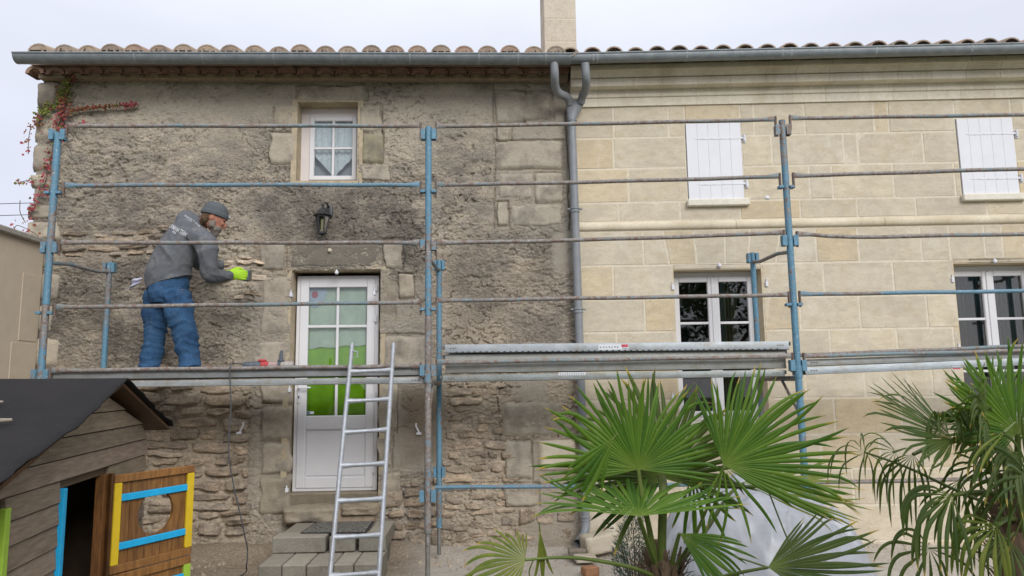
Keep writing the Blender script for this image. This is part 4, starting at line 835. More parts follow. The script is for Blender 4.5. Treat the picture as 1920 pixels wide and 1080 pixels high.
# air grille at the foot of the wall
xa, xb, za, zb = pxx(1134, 990), pxx(1153, 990), pz(1144, 1005), pz(1144, 972)
mb = MB(fR); mb.box(xa, xb, -0.02, 0.0, za, zb, 0.003); gr = mb.build('air_grille', M['sill'], new)
for k in range(7):
    mb = MB(fR); z = za+(zb-za)*(k+0.7)/8; mb.box(xa+0.012, xb-0.012, -0.026, -0.0205, z-0.003, z+0.006); mb.build('grille_strip', M['dark'] if k % 2 else M['sill'], gr)  # dark and pale strips alternate up the grille
# roof
ezr = pz(1500, 90, -0.40); eza, ezb = pz(1090, 97, -0.42), pz(1910, 79, -0.42)
def er(x): return eza+(ezb-eza)*(x-pxx(1090, 97, -0.42))/(pxx(1910, 79, -0.42)-pxx(1090, 97, -0.42))
mb = MB(fR); zz = lambda x, y: er(x)-0.045+(y+0.37)*tan(SL)
mb.add([(0.01, -0.20, zz(0, -0.20)), (XE+0.1, -0.20, zz(XE, -0.20)), (XE+0.1, 3.4, zz(XE, 3.4)), (0.01, 3.4, zz(0, 3.4)), (0.01, -0.20, zz(0, -0.20)-0.04), (XE+0.1, -0.20, zz(XE, -0.20)-0.04), (XE+0.1, 3.4, zz(XE, 3.4)-0.04), (0.01, 3.4, zz(0, 3.4)-0.04), (0.01, 6.3, zz(0, -0.20)-0.2), (XE+0.1, 6.3, zz(XE, -.20)-0.2)],
       [(0, 1, 2, 3), (4, 7, 6, 5), (0, 4, 5, 1), (0, 3, 7, 4), (1, 5, 6, 2), (3, 2, 9, 8)])
roofr = mb.build('roof', M['tile'], new)
sp = (pxx(1904, 82, -0.44)-pxx(1111, 92, -0.44))/19.0; x = pxx(1111, 92, -0.44)-2*sp+sp*1.0; row2 = MB(fR)
while x < XE:
    vs, fs = tile_arc((x+rr2.uniform(-.004, .004), -0.395+rr2.uniform(-.012, .012), er(x)-0.022+rr2.uniform(-.005, .005)), 0.086, 0.074, 0.5, SL, fR); mbt = MB(fR); mbt.add(vs, fs); mbt.build('tile', M['tile'], roofr, True)
    vs, fs = tile_arc((0, 0, 0), 0.075, 0.075, 0.6, 0.0, fR); mbt = MB(fR); mbt.add([(x+sp/2+a, -0.36+b_*cos(SL), er(x)+0.045-c+b_*sin(SL)) for a, b_, c in vs], fs); mbt.build('channel_tile', M['tile'], roofr, True)
    for q in range(1, 9):
        vs, fs = tile_arc((x, -0.395+q*0.4*cos(SL), er(x)-0.018+q*0.4*sin(SL)), 0.083, 0.074, 0.5, SL, fR); row2.add(vs, fs)
    x += sp
row2.build('upper_tiles', M['tile'], roofr, True, kind='stuff')
gutter(new, fR, 'R', 1070, 101, 2300, 73, -0.385, 0.05, square=True, joints=(1113, 1121, 1289, 1469, 1486, 1646, 1826), endcap=True)
# chimney of pale blocks, on the roof at the joint of the houses
cy = 0.75; xa, xb = PX(1020, 40, cy), PX(1080, 40, cy); ch = MB(); ch.box(xa+0.004, xb-0.004, cy+0.004, cy+0.5, 4.9, 6.9); ch = ch.build('chimney', M['joint'], new)
zj = [4.85, PZ(1050, 78, cy), PZ(1050, 35, cy)]; zj.append(zj[2]+zj[2]-zj[1]); zj.append(zj[3]+zj[2]-zj[1]); 
M['chim'] = simple('chimney_stone', (0.50, 0.44, 0.355), 0.9, 0.12, 50, 0.4, dirt=(0.34, 0.29, 0.23), dirt_amt=0.5, tint=True)
for a, c in zip(zj[:-1], zj[1:]):
    k = rb.uniform(.95, 1.05); mb = MB(); mb.box(xa, xb, cy, cy+0.505, a+0.003, c-0.003, 0.006); mb.build('chimney_block', M['chim'], ch, color=(k, k, k))
mb = MB(); mb.box(xa-0.04, xb+0.04, cy-0.04, cy+0.55, zj[-1], zj[-1]+0.08, 0.01); mb.build('chimney_cap', M['chim'], ch, color=(.9, .9, .9))

# ------------------------------------------------------------------ rainwater pipe where the houses meet
def catm(pts):
    p = [Vector(q) for q in pts]; p = [p[0]]+p+[p[-1]]; o = []
    for i in range(1, len(p)-2):
        for k in range(5):
            t = k/5; a, b_, c, d = p[i-1], p[i], p[i+1], p[i+2]; o.append(0.5*((2*b_)+(-a+c)*t+(2*a-5*b_+4*c-d)*t*t+(-a+3*b_-3*c+d)*t**3))
    return o+[p[-2]]
dp = thing('rainwater_pipe', 'grey forked rainwater downpipe running down the joint between the two houses', 'downpipe', (XJ, -0.09, 0.0))
def W(px, py, y): x, z = P(px, py, y); return (x, y, z)
rp = 0.040
mb = MB(); mb.tube(catm([W(1039, 118, -0.46), W(1040, 140, -0.44), W(1040.5, 157, -0.36), W(1043, 168, -0.30), W(1050, 176, -0.24), W(1059, 180, -0.18), W(1066, 186, -0.14), W(1069, 196, -0.11)]), rp*1.02, 12); mb.build('left_elbow', M['zincpipe'], dp, True)
mb = MB(); mb.tube(catm([W(1097, 119, -0.42), W(1099, 143, -0.40), W(1099, 158, -0.33), W(1097, 171, -0.24), W(1092, 181, -0.16), W(1089, 193, -0.12)]), rp*1.02, 12); mb.build('right_elbow', M['zincpipe'], dp, True)
for a in ((1039, 128, -.45), (1046, 175, -.185), (1055, 181, -.15), (1099, 142, -.385), (1095, 174, -.195)):
    pass
(xa, za), (xb, _), (xc, zc_), (xd, _2) = P(1061, 189, -.1), P(1098, 189, -.1), P(1064, 224, -.1), P(1080, 224, -.1)
mb = MB(); n = 14; vs = []
for t in np.linspace(0, 1, 5):
    l, r_ = xa+(xc-xa)*t, xb+(xd-xb)*t; zz_ = za+(zc_-za)*t
    for j in range(n): w = 2*pi*j/n; vs.append(((l+r_)/2+(r_-l)/2*cos(w), -0.10+0.042*sin(w), zz_))
mb.add(vs, [(i*n+j, i*n+(j+1) % n, (i+1)*n+(j+1) % n, (i+1)*n+j) for i in range(4) for j in range(n)]+[tuple(range(n)), tuple(4*n+j for j in range(n))]); mb.build('funnel', M['zincpipe'], dp, True)
top, bot = Vector(W(1072, 222, -.10)), Vector(W(1098, 972, -.10))
mb = MB(); mb.tube([top, bot], rp, 14); mb.build('pipe', M['zincpipe'], dp, True)
for py in (228, 402, 594, 970):
    t = (py-222)/(972-222); q = top.lerp(bot, t); mb = MB()
    mb.lathe([(rp+0.002, -0.035), (rp+0.008, -0.033), (rp+0.008, -0.022), (rp+0.003, -0.018), (rp+0.003, -0.004), (rp+0.010, 0.0), (rp+0.010, 0.010), (rp+0.002, 0.014)], tuple(q), 16)
    if py in (402, 594): mb.box(q.x-0.075, q.x+0.075, q.y-0.012, q.y+0.012, q.z-0.008, q.z+0.010, 0.004); mb.tube([(q.x, q.y, q.z), (q.x, 0.02, q.z)], 0.007, 6)
    mb.build('collar', M['zincpipe'], dp, True)
mb = MB(); mb.tube([bot, W(1098, 990, -.11), W(1095, 1003, -.14), W(1087, 1014, -.20), W(1084, 1019, -.24)], [rp*1.05]*5, 12, cap=False); mb.tube([W(1084, 1019, -.24), W(1087, 1014, -.20)], rp*0.93, 12, cap=False); mb.build('shoe', M['zincpipe'], dp, True)

# ------------------------------------------------------------------ neighbouring outbuilding on the left
nx = -4.235
nbh = thing('neighbouring_wall', 'plain beige rendered wall of the neighbouring outbuilding with a sloping grey coping, left of the old house', 'wall', (nx, 0, 0))
M['beige'] = simple('beige_render', (0.56, 0.475, 0.365), 0.95, 0.05, 8, 0.15)
ztop = 2.92
mb = MB(); mb.box(nx-0.35, nx, -5.5, -0.045, 0.0, ztop); mb.build('render', M['beige'], nbh)
mb = MB(); mb.box(nx-0.40, nx+0.05, -5.5, -0.05, ztop+0.001, ztop+0.06, 0.012); mb.build('coping', simple('grey_coping', (0.33, 0.31, 0.27), 0.95, 0.2, 20, 0.4), nbh)
for (ya, yb_, za, zb) in ((-0.33, -0.06, 2.0, 2.62), (-0.42, -0.06, 1.30, 1.98)):
    mb = MB(); mb.box(nx-0.001, nx+0.005, ya, yb_, za, zb, 0.003); mb.build('panel', M['beige'], nbh)
# wires over the lane behind
for k, (py, lab) in enumerate(((382, 'upper overhead wire crossing the sky left of the old house'), (404, 'lower overhead wire crossing the sky left of the old house'))):
    a, c = Q(-300, py+4, 16.0), Q(75, py-2, 16.0); mid = (a+c)/2-Vector((0, 0, 0.03)); mb = MB(); mb.tube([a, mid, c, c+(c-a)], 0.008, 6); tag(mb.build('overhead_wire', simple('wire', (0.05, 0.05, 0.06), 0.6, 0.0), None, True), lab, 'wire', 'overhead wires')
# ------------------------------------------------------------------ scaffold
YF, YI = -1.05, -0.40
sc = thing('scaffold', 'blue and rusty tubular scaffold with guard rails standing along both house fronts', 'scaffold', (-0.478, YF, 0.0))
posts_front = [fL(-3.575, YF, 0), fL(-0.478, YF, 0), fR(1.738, YF, 0), fR(4.75, YF, 0)]
tops = [PZ(110, 250, YF), PZ(803, 238, YF), PZ(1467, 226, YF, 'R'), 3.74]
xfr = [(-3.575, fL), (-0.478, fL), (1.738, fR), (4.75, fR)]
def at(i, dx, dy, z): x, f = xfr[i]; return f(x+dx, YF+dy, z)
SH = [3.70, 3.235, 2.74, 2.235, 1.70]
M['wedge'] = simple('rusty_fitting', (0.155, 0.115, 0.095), 0.75, 0.25, 40, 0.3, metal=0.2, dirt=(0.27, 0.25, 0.23), dirt_amt=0.6)
for i in range(4):
    lean = [0.0, 0.0, 0.0, 0.0][i]; zsp = [2.24, 2.12, 1.66, 1.66][i]
    mb = MB(); mb.tube([at(i, 0, 0, zsp), at(i, 0, 0, tops[i])], 0.0275, 14); p = mb.build('post', M['post'], sc, True)
    mb = MB(); mb.tube([at(i, 0, 0, 0.40), at(i, 0, 0, zsp-0.002)], 0.0277, 14); mb.lathe([(0.034, -0.05), (0.034, 0.05)], tuple(at(i, 0, 0, 1.62)), 14); mb.build('lower_post', M['postrust'] if i < 2 else M['post'], sc, True)
    mb = MB(); mb.tube([at(i, 0, 0, 0.035), at(i, 0, 0, 0.41)], 0.019, 12)
    for k in range(14): mb.lathe([(0.0195, -0.006), (0.0225, 0.0), (0.0195, 0.006)], tuple(at(i, 0, 0, 0.30+k*0.011)), 12)
    q = at(i, 0, 0, 0); mb.box(q.x-0.06, q.x+0.06, q.y-0.06, q.y+0.06, 0.022, 0.034, 0.002); mb.lathe([(0.03, -0.02), (0.034, 0.0), (0.03, 0.02)], tuple(at(i, 0, 0, 0.40)), 12); mb.build('base_jack', M['galv'], sc, True, color=(0.8, 0.75, 0.7))
    xf = xfr[i][1]; x0 = xfr[i][0]
    for k, z in enumerate(SH+[0.70]):
        hz = 0.045 if k in (0, 2, 4, 5) else 0.022
        for s in (-1, 1):
            mb = MB(xf); a, c = sorted((x0+s*0.0265, x0+s*0.066)); 
            if hz > 0.03:
                mb.box(a, c, YF-0.030, YF-0.022, z-hz-0.03, z+hz-0.03, 0.002); mb.box(a, c, YF+0.022, YF+0.030, z-hz-0.03, z+hz-0.03, 0.002)
                e0, e1 = sorted((c if s > 0 else a, (c-0.008) if s > 0 else a+0.008)); mb.box(e0, e1, YF-0.022, YF+0.022, z-hz-0.03, z+hz-0.03, 0.002)
            else: mb.box(a, c, YF-0.032, YF+0.032, z-0.075, z-0.052, 0.002)
            mb.build('socket', M['post'], sc)
# inner standards
inner = [(-3.422, fL, PZ(203, 492, YI)), (-0.430, fL, PZ(822, 488, YI)), (1.626, fR, PZ(1410, 474, YI, 'R')), (4.70, fR, 2.7)]
for i, (x, f, zt_) in enumerate(inner):
    mb = MB(); mb.tube([f(x, YI, 1.70), f(x, YI, zt_)], 0.0245, 12); mb.build('inner_post', M['post'], sc, True)
    mb = MB(); mb.tube([f(x, YI, 0.30), f(x, YI, 1.698)], 0.0243, 12); mb.build('inner_post', M['postrust'] if i != 1 else M['post'], sc, True)
    mb = MB(); mb.tube([f(x, YI, 0.07), f(x, YI, 0.31)], 0.018, 10); mb.build('base_jack', M['galv'], sc, True, color=(0.8, 0.75, 0.7))
    for z in (zt_-0.05, 0.78):
        for s in (-1, 1):
            mb = MB(f); a, c = sorted((x+s*0.024, x+s*0.052)); mb.box(a, c, YI-0.03, YI+0.03, z-0.045, z+0.045, 0.004); mb.build('socket', M['post'], sc)
    xo = xfr[i][0]; zt2_ = zt_-0.09
    mb = MB(); mb.tube([f(xo, YF+0.028, zt2_-0.02), f(xo+(x-xo)*0.3, YF+0.2, zt2_+0.0), f(xo+(x-xo)*0.8, YI-0.14, zt2_-0.015), f(x, YI-0.02, zt2_+0.0)], 0.016, 10); mb.build('transom', M['rail'], sc, True)
    mb = MB(); mb.tube([f(xo, YF+0.028, 1.565), f(x, YI-0.02, 1.565)], 0.022, 10); mb.tube([f(xo, YF+0.028, 1.28), f(xo+(x-xo)*0.5, (YF+YI)/2-0.1, 1.548)], 0.012, 8); mb.build('bracket', M['rail'], sc, True)
    if i < 3:
        mb = MB(); mb.tube([f(x+0.02, YI, 0.62), f(x+0.12, YI-0.05, 0.62)], 0.008, 6); mb.build('pin', M['galv'], sc, True, color=(.8, .8, .8))
# guard rails
def rail(pts, fr, xf, y=YF, mat='rail', r=0.0168, ends=True, bow=0.0):
    q = [P(a, c, y, fr) for a, c in pts]; (x0, z0), (x1, z1) = q[0], q[-1]
    path = []; flat = []; e = 0.10
    if ends: path += [(x0, y, z0+0.006), (x0+0.03, y, z0+0.004), (x0+e, y, z0)]; flat += [(0.45, 1.45), (0.5, 1.4), (1, 1)]
    else: path.append((x0, y, z0)); flat.append((1, 1))
    n = 10
    for k in range(1, n):
        t = k/n; x = x0+(x1-x0)*t
        if len(q) == 3:
            xm = (q[1][0]-x0)/(x1-x0); z = z0+(q[1][1]-z0)*t/xm if t < xm else q[1][1]+(z1-q[1][1])*(t-xm)/(1-xm)
        else: z = z0+(z1-z0)*t
        if x0+e < x < x1-e: path.append((x, y, z-bow*sin(pi*t)+0.002*sin(k*1.7+z0*9))); flat.append((1, 1))
    if ends: path += [(x1-e, y, z1), (x1-0.03, y, z1+0.004), (x1, y, z1+0.006)]; flat += [(1, 1), (0.5, 1.4), (0.45, 1.45)]
    else: path.append((x1, y, z1)); flat.append((1, 1))
    mb = MB(xf); mb.tube(path, r, 10, flat=flat); g = mb.build('guard_rail', M[mat], sc, True)
    if ends:
        for x, z, s in ((x0, z0, -1), (x1, z1, 1)):
            mb = MB(xf); a, c = sorted((x+s*0.001, x+s*0.016)); mb.box(a, c, y-0.016, y+0.016, z-0.080, z+0.030, 0.004); mb.tube([(x+s*0.008, y, z-0.105), (x+s*0.008, y, z-0.075)], 0.010, 8); mb.build('end_hook', M['wedge'], g)
    return g
xl, xr = 130, 786
rail([(128, 236), (787, 236)], 'L', fL); rail([(122, 348), (787, 347)], 'L', fL, mat='railblue', bow=-0.004); rail([(114, 455), (787, 455)], 'L', fL, mat='rail'); rail([(106, 576), (787, 567)], 'L', fL); rail([(97, 695), (787, 686)], 'L', fL)
rail([(819, 237), (1452, 224)], 'R', fR, bow=0.004); rail([(819, 347), (1460, 331)], 'R', fR, bow=0.006); rail([(819, 456), (1468, 437)], 'R', fR, mat='rail', bow=0.008); rail([(820, 564), (1477, 553)], 'R', fR); rail([(820, 680), (1484, 668)], 'R', fR)
rail([(1483, 222), (2050, 213)], 'R', fR); rail([(1489, 330), (2060, 312)], 'R', fR); rail([(1496, 440), (1590, 445), (2070, 436)], 'R', fR); rail([(1501, 552), (2080, 543)], 'R', fR, mat='railblue'); rail([(1509, 668), (2090, 653)], 'R', fR); rail([(1500, 666), (2090, 642)], 'R', fR, y=-0.93, ends=False)
rail([(816, 914), (1180, 910), (1505, 905)], 'R', fR, y=-0.97, mat='railblue', ends=False); rail([(1512, 905), (2100, 893)], 'R', fR, y=-0.97, mat='rail', ends=False)

# steel deck planks: lift-off things
rp_ = random.Random(31)
def plank(x0, x1, y0, y1, z1, h, fr, xf, label, tilt=(0, 0), hole_marks=False, sticker=None, tint=None):
    k = rp_.uniform(0.85, 1.08); tint = tint or (k, k, k)
    th = TH if xf is fR else 0.0; root = thing('steel_plank', label, 'scaffold plank', xf(x0, y0, z1-h), th)
    za = lambda x: tilt[0]+(tilt[1]-tilt[0])*(x-x0)/(x1-x0)
    prof = [(y0, z1-h), (y0-0.007, z1-h+0.004), (y0-0.007, z1-h+0.012), (y0, z1-h+0.016), (y0, z1-0.008), (y0+0.004, z1), (y1-0.004, z1), (y1, z1-0.008), (y1, z1-h), (y1-0.02, z1-h), (y1-0.02, z1-h+0.003), (y1-0.003, z1-h+0.003), (y1-0.003, z1-0.006), (y0+0.003, z1-0.006), (y0+0.003, z1-h+0.003), (y0+0.02, z1-h+0.003), (y0+0.02, z1-h)]
    n = len(prof); vs = [(x0, a, c+za(x0)) for a, c in prof]+[(x1, a, c+za(x1)) for a, c in prof]
    mb = MB(xf); mb.add(vs, [(i, (i+1) % n, n+(i+1) % n, n+i) for i in range(n)]+[tuple(range(n))[::-1], tuple(range(n, 2*n))]); mb.build('deck', M['galv'], root, True, color=tint)
    for e, s in ((x0, -1), (x1, 1)):
        mb = MB(xf); a, c = sorted((e+s*0.001, e+s*0.03)); z = z1+za(e); mb.box(a, c, y0+0.04, y0+0.08, z-0.035, z-0.004, 0.003); mb.build('end_hook', M['galv'], root, color=(0.8, 0.8, 0.8)); mb = MB(xf); mb.box(a, c, y1-0.08, y1-0.04, z-0.035, z-0.004, 0.003); mb.build('end_hook', M['galv'], root, color=(0.8, 0.8, 0.8))
    if hole_marks:
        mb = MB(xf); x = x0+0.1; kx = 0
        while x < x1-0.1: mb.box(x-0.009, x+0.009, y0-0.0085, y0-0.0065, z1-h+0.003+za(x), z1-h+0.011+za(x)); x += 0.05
        o = mb.build('dark_hole_mark', M['dark'], root)  # dark boxes on the lip stand in for the shade inside punched openings
    # embossed rivets at both ends
    mb = MB(xf)
    for e in (x0+0.07, x1-0.07):
        for q in range(3): mb.lathe([(0.006, -0.002), (0.004, 0.002)], (0, 0, 0), 6, xf=lambda a, c, d, x=e+(q-1)*0.022: xf(x+a, y0-0.0015+d, z1-h*0.45+c+za(x)))
    mb.build('rivet', M['wedge'], root)
    if sticker:
        (pa, pb, pc, pd, kind) = sticker; (a, d2), (b2, c2) = P(pa, pd, y0, fr), P(pb, pc, y0, fr); mid = za((a+b2)/2); zc0, zc1 = min(d2, c2), max(d2, c2)
        mb = MB(xf); mb.box(a, b2, y0-0.003, y0-0.0012, zc0, zc1); s_ = mb.build('sticker', M['stick'], root)
        H = zc1-zc0; Wd = b2-a
        if kind == 'red':
            mb = MB(xf); mb.box(a+Wd*0.77, a+Wd*0.99, y0-0.0045, y0-0.0032, zc0+H*0.45, zc1-H*0.06); mb.build('sticker_band', M['stickred'], root)
            mb = MB(xf)
            for q in range(7): mb.box(a+Wd*(0.05+q*0.095), a+Wd*(0.05+q*0.095+(0.06 if q % 2 else 0.045)), y0-0.0042, y0-0.0032, zc0+H*(0.3+0.05*(q % 2)), zc0+H*0.62)
            mb.box(a+Wd*0.79, a+Wd*0.97, y0-0.0042, y0-0.0032, zc0+H*0.12, zc0+H*0.32); mb.build('sticker_print', M['stickgrey'], root)
        elif kind == 'logo':
            mb = MB(xf); mb.box(a+Wd*0.04, a+Wd*0.96, y0-0.0045, y0-0.0032, zc0+H*0.08, zc0+H*0.30); mb.box(a+Wd*0.04, a+Wd*0.96, y0-0.0045, y0-0.0032, zc0+H*0.38, zc0+H*0.50); mb.build('sticker_band', M['stickred'], root)
            mb = MB(xf); mb.box(a+Wd*0.05, a+Wd*0.48, y0-0.0045, y0-0.0032, zc0+H*0.72, zc0+H*0.92); mb.box(a+Wd*0.54, a+Wd*0.95, y0-0.0045, y0-0.0032, zc0+H*0.72, zc0+H*0.92); mb.build('sticker_print', M['stickgrey'], root)
        else:
            mb = MB(xf)
            for q in range(11): mb.box(a+Wd*(0.05+q*0.085), a+Wd*(0.05+q*0.085+0.045), y0-0.0042, y0-0.0032, zc0+H*0.25, zc0+H*(0.6+0.1*(q % 3 == 0)))
            mb.build('sticker_print', M['stickgrey'], root)
    return root
M['stick'] = simple('sticker_paper', (0.62, 0.63, 0.66), 0.6, 0.06, 60); M['stickred'] = simple('sticker_red', (0.50, 0.07, 0.09), 0.6, 0.1, 60); M['stickgrey'] = simple('sticker_ink', (0.30, 0.31, 0.33), 0.6, 0.1, 60)
yfp = -1.022
def zL(px, py): return PZ(px, py, yfp)
def zR(px, py): return PZ(px, py, yfp, 'R')
xa, xb = -3.54, -0.515
zu1, zu0, zl1, zl0 = zL(450, 692), zL(450, 708), zL(450, 711.5), zL(450, 723.5)
DECK = zu1
plank(xa, xb, yfp, yfp+0.30, zu1, zu1-zu0, 'L', fL, 'upper steel deck plank along the front of the left scaffold bay, before the worker')
plank(xa, xb, yfp+0.31, yfp+0.61, zu1-0.003, zu1-zu0, 'L', fL, 'rear steel deck plank of the left bay, under the feet of the worker')
plank(xa, xb, yfp+0.002, yfp+0.302, zl1, zl1-zl0, 'L', fL, 'lower steel deck plank of the left scaffold bay, just above the playhouse roof', tint=(1.12, 1.12, 1.12))
x0, x1 = PX(834, 690, yfp, 'R'), PX(1481, 680, yfp, 'R')
def pk2(py0l, py0r, py1l, py1r, xa, xb, **k):
    a1, b1 = zR(834, py0l), zR(1481, py0r); a0 = zR(834, py1l); h = a1-a0
    return dict(z1=a1, h=h, tilt=(0, b1-a1))
k = pk2(703.5, 693, 716, 705, 0, 0); plank(x0-0.02, x1-0.04, yfp+0.02, yfp+0.32, k['z1'], k['h'], 'R', fR, 'lowest steel plank of the middle bay stack, just above the palm fronds', (0, zR(1481, 693)-k['z1']), sticker=(1047, 1098, 697.5, 704, 'plain'), tint=(0.78, 0.82, 0.80))
k = pk2(664, 654, 700, 690, 0, 0); plank(x0, x1-0.02, yfp+0.035, yfp+0.335, k['z1'], k['h'], 'R', fR, 'deep steel plank in the middle bay stack, directly behind the lowest guard rail', k['tilt'], tint=(0.92, 0.89, 0.82))
k = pk2(646, 639.5, 662, 655, 0, 0); plank(x0+0.0, x1+0.0, yfp-0.002, yfp+0.298, k['z1'], k['h'], 'R', fR, 'clean steel plank on top of the middle bay stack, with a red and white sticker', k['tilt'], hole_marks=True, sticker=(1122, 1178, 645, 656, 'red'), tint=(1.05, 1.10, 1.17))
x0, x1 = PX(1512, 690, yfp, 'R'), 4.70
a1 = zR(1512, 674); b1 = zR(1920, 659); sl_ = (b1-a1)/(PX(1920, 665, yfp, 'R')-x0)*(x1-x0)
plank(x0, x1, yfp+0.01, yfp+0.31, a1, a1-zR(1512, 687), 'R', fR, 'upper steel plank of the right scaffold bay, under the two rusty rails', (0, sl_), tint=(0.95, 0.95, 0.93))
a1 = zR(1512, 689); b1 = zR(1920, 671); sl_ = (b1-a1)/(PX(1920, 675, yfp, 'R')-x0)*(x1-x0)
plank(x0-0.01, x1, yfp+0.0, yfp+0.30, a1, a1-zR(1512, 703), 'R', fR, 'lower steel plank of the right scaffold bay, with a small red sticker', (0, sl_), sticker=(1786, 1800, 683.5, 693, 'logo'), tint=(1.03, 1.10, 1.18))

# ------------------------------------------------------------------ ladder
lad = thing('ladder', 'grey metal ladder leaning on the front of the scaffold deck before the white door', 'ladder', (-1.1, -1.55, 0))
def LP(px, py, y): x, z = P(px, py, y); return Vector((x, y, z))
tl, tr = LP(660.5, 645, -1.12), LP(738, 645, -1.12)
bl, br = LP(617, 1100, -1.98), LP(709, 1100, -1.98)
def ext(a, b_): t = a.z/(a.z-b_.z); return a+(b_-a)*t
bl, br = ext(tl, bl), ext(tr, br); bl.z = br.z = 0.02
for a, c in ((tl, bl), (tr, br)):
    mb = MB(); mb.tube([a, c], 0.0205, 12, flat=[(0.85, 1.15)]*2); r_ = mb.build('side_rail', M['alu'], lad, True)
def onl(a, c, py):  # point of a side rail that is seen at photo height py
    lo, hi = 0.0, 1.0
    for _ in range(40):
        mid = (lo+hi)/2; q = a.lerp(c, mid)-CAM; y = 540-FPX*q.dot(c_u)/q.dot(c_f)
        if y < py: lo = mid
        else: hi = mid
    return a.lerp(c, lo)
for pl, pr in ((697, 694), (752.5, 748.5), (811, 805.5), (873, 869), (939.5, 935), (1008, 1003), (1080, 1074), (1158, 1151)):
    a, c = onl(tl, bl, pl), onl(tr, br, pr); mb = MB(); d = c-a
    mb.tube([a, a+d*0.10, a+d*0.25, a+d*0.5, a+d*0.75, a+d*0.90, c], [0.024, 0.021, 0.0165, 0.0155, 0.0165, 0.021, 0.024], 10); mb.build('rung', M['alu'], lad, True)
mb = MB(); q = tl.lerp(bl, 0.03); mb.tube([q+Vector((0.012, -0.02, 0.0)), q+Vector((0.05, -0.02, -0.01)), q+Vector((0.05, -0.02, -0.05)), q+Vector((0.03, -0.02, -0.055))], 0.005, 6); mb.build('hook', M['alu'], lad, True)

# ------------------------------------------------------------------ concrete blocks as steps
def cblock(x0, x1, y0, y1, z0, z1, label, rot=0.0, notch=None, col=None):
    k = rp_.uniform(0.88, 1.12); cx, cy_ = (x0+x1)/2, (y0+y1)/2
    w, d_, h = (x1-x0)/2, (y1-y0)/2, z1-z0; mb = MB(); mb.box(-w, w, -d_, d_, 0, h, 0.007); me = mb.mesh('concrete_block')
    root = link('concrete_block', me, M['concrete'], None, col or (k, k, k*0.98)); root.location = (cx, cy_, z0); root.rotation_euler = (0, 0, rot); tag(root, label, 'block', 'concrete blocks laid as steps to the door')
    return root
zlo = 0.205; f0 = Gd(478, 1062, zlo); f1 = Gd(738, 1040, zlo)
edges = [Gd(px, py, zlo) for px, py in ((480, 1064), (527, 1061), (574, 1059), (626, 1057), (664, 1056), (712, 1054))]
yf = edges[2].y; names = ['first', 'second', 'third', 'fourth', 'fifth']
for k in range(5):
    a, c = edges[k].x+0.003, edges[k+1].x-0.003
    cblock(a, c, yf+rp_.uniform(-.01, .01), yf+0.50, 0.02, zlo+rp_.uniform(-.004, .004), ['leftmost concrete block of the bottom step, by the cable', 'second concrete block from the left in the bottom step', 'middle concrete block of the bottom step, left of the ladder', 'fourth block of the bottom step, behind the ladder', 'rightmost block of the bottom step, at the right rail of the ladder'][k], rp_.uniform(-.01, .01))
zup = 0.336; ue = [Gd(px, py, zup) for px, py in ((507, 1010), (610, 1006), (617, 1006), (667, 1003), (674, 1003), (712, 1000))]; yu = ue[1].y
cblock(ue[0].x, ue[1].x, yu, yu+0.20, zlo+0.006, zup, 'long concrete block at the left end of the upper step'); cblock(ue[2].x, ue[3].x, yu+.005, yu+0.20, zlo+0.006, zup-.002, 'short block in the middle of the upper step, behind the ladder'); cblock(ue[4].x, ue[5].x+0.06, yu+.002, yu+0.20, zlo+0.006, zup, 'block at the right end of the upper step, under the right corner of the mat')
cblock(ue[0].x+0.03, ue[1].x-0.02, yu+0.205, yu+0.63, zlo+0.006, zup-.003, 'concrete block behind the long one on the left of the upper step'); cblock(ue[1].x-0.01, ue[3].x+0.07, yu+0.205, yu+0.63, zlo+0.006, zup-.003, 'rear concrete block of the upper step hidden under the mat'); cblock(ue[3].x+0.08, ue[5].x+0.055, yu+0.205, yu+0.63, zlo+0.006, zup-.001, 'rear block at the right end of the upper step against the wall')
cblock(ue[0].x+0.0, ue[5].x+0.02, yu+0.16, yu+0.62, 0.03, zlo, 'low concrete block hidden under the back of the upper step')
# door mat
ma, mb_, mc, md = Gd(563, 1001, zup), Gd(687, 1000, zup), Gd(702, 979, zup), Gd(592, 981, zup)
mat_ = thing('door_mat', 'black and white patterned door mat lying on the upper concrete step', 'door mat', (ma.x, ma.y, zup))
b = NB('mat_pattern'); w1 = b.n('ShaderNodeTexNoise'); b.nt.links.new(b.pos((1, 1, 1)), w1.inputs['Vector']); w1.inputs['Scale'].default_value = 26; w1.inputs['Detail'].default_value = 1; w1.inputs['Distortion'].default_value = 2.2
sw = b.math('SINE', b.math('MULTIPLY', w1.outputs[0], 46.0)); M['mat'] = b.done(b.ramp(sw, [(0.35, (0.03, 0.03, 0.03)), (0.55, (0.42, 0.40, 0.35))]), 0.95, b.bump(sw, 0.3, 0.004))
def slab4(pts, z0, z1, name, m, par):
    mb = MB(); mb.add([(p.x, p.y, z0) for p in pts]+[(p.x, p.y, z1) for p in pts], [(3, 2, 1, 0), (4, 5, 6, 7)]+[(i, (i+1) % 4, 4+(i+1) % 4, 4+i) for i in range(4)]); return mb.build(name, m, par)
slab4([ma, mb_, mc, md], zup+0.001, zup+0.008, 'rubber_edge', M['dark'], mat_)
cc = (ma+mb_+mc+md)/4; slab4([cc+(p-cc)*0.94 for p in (ma, mb_, mc, md)], zup+0.0085, zup+0.013, 'pile', M['mat'], mat_)

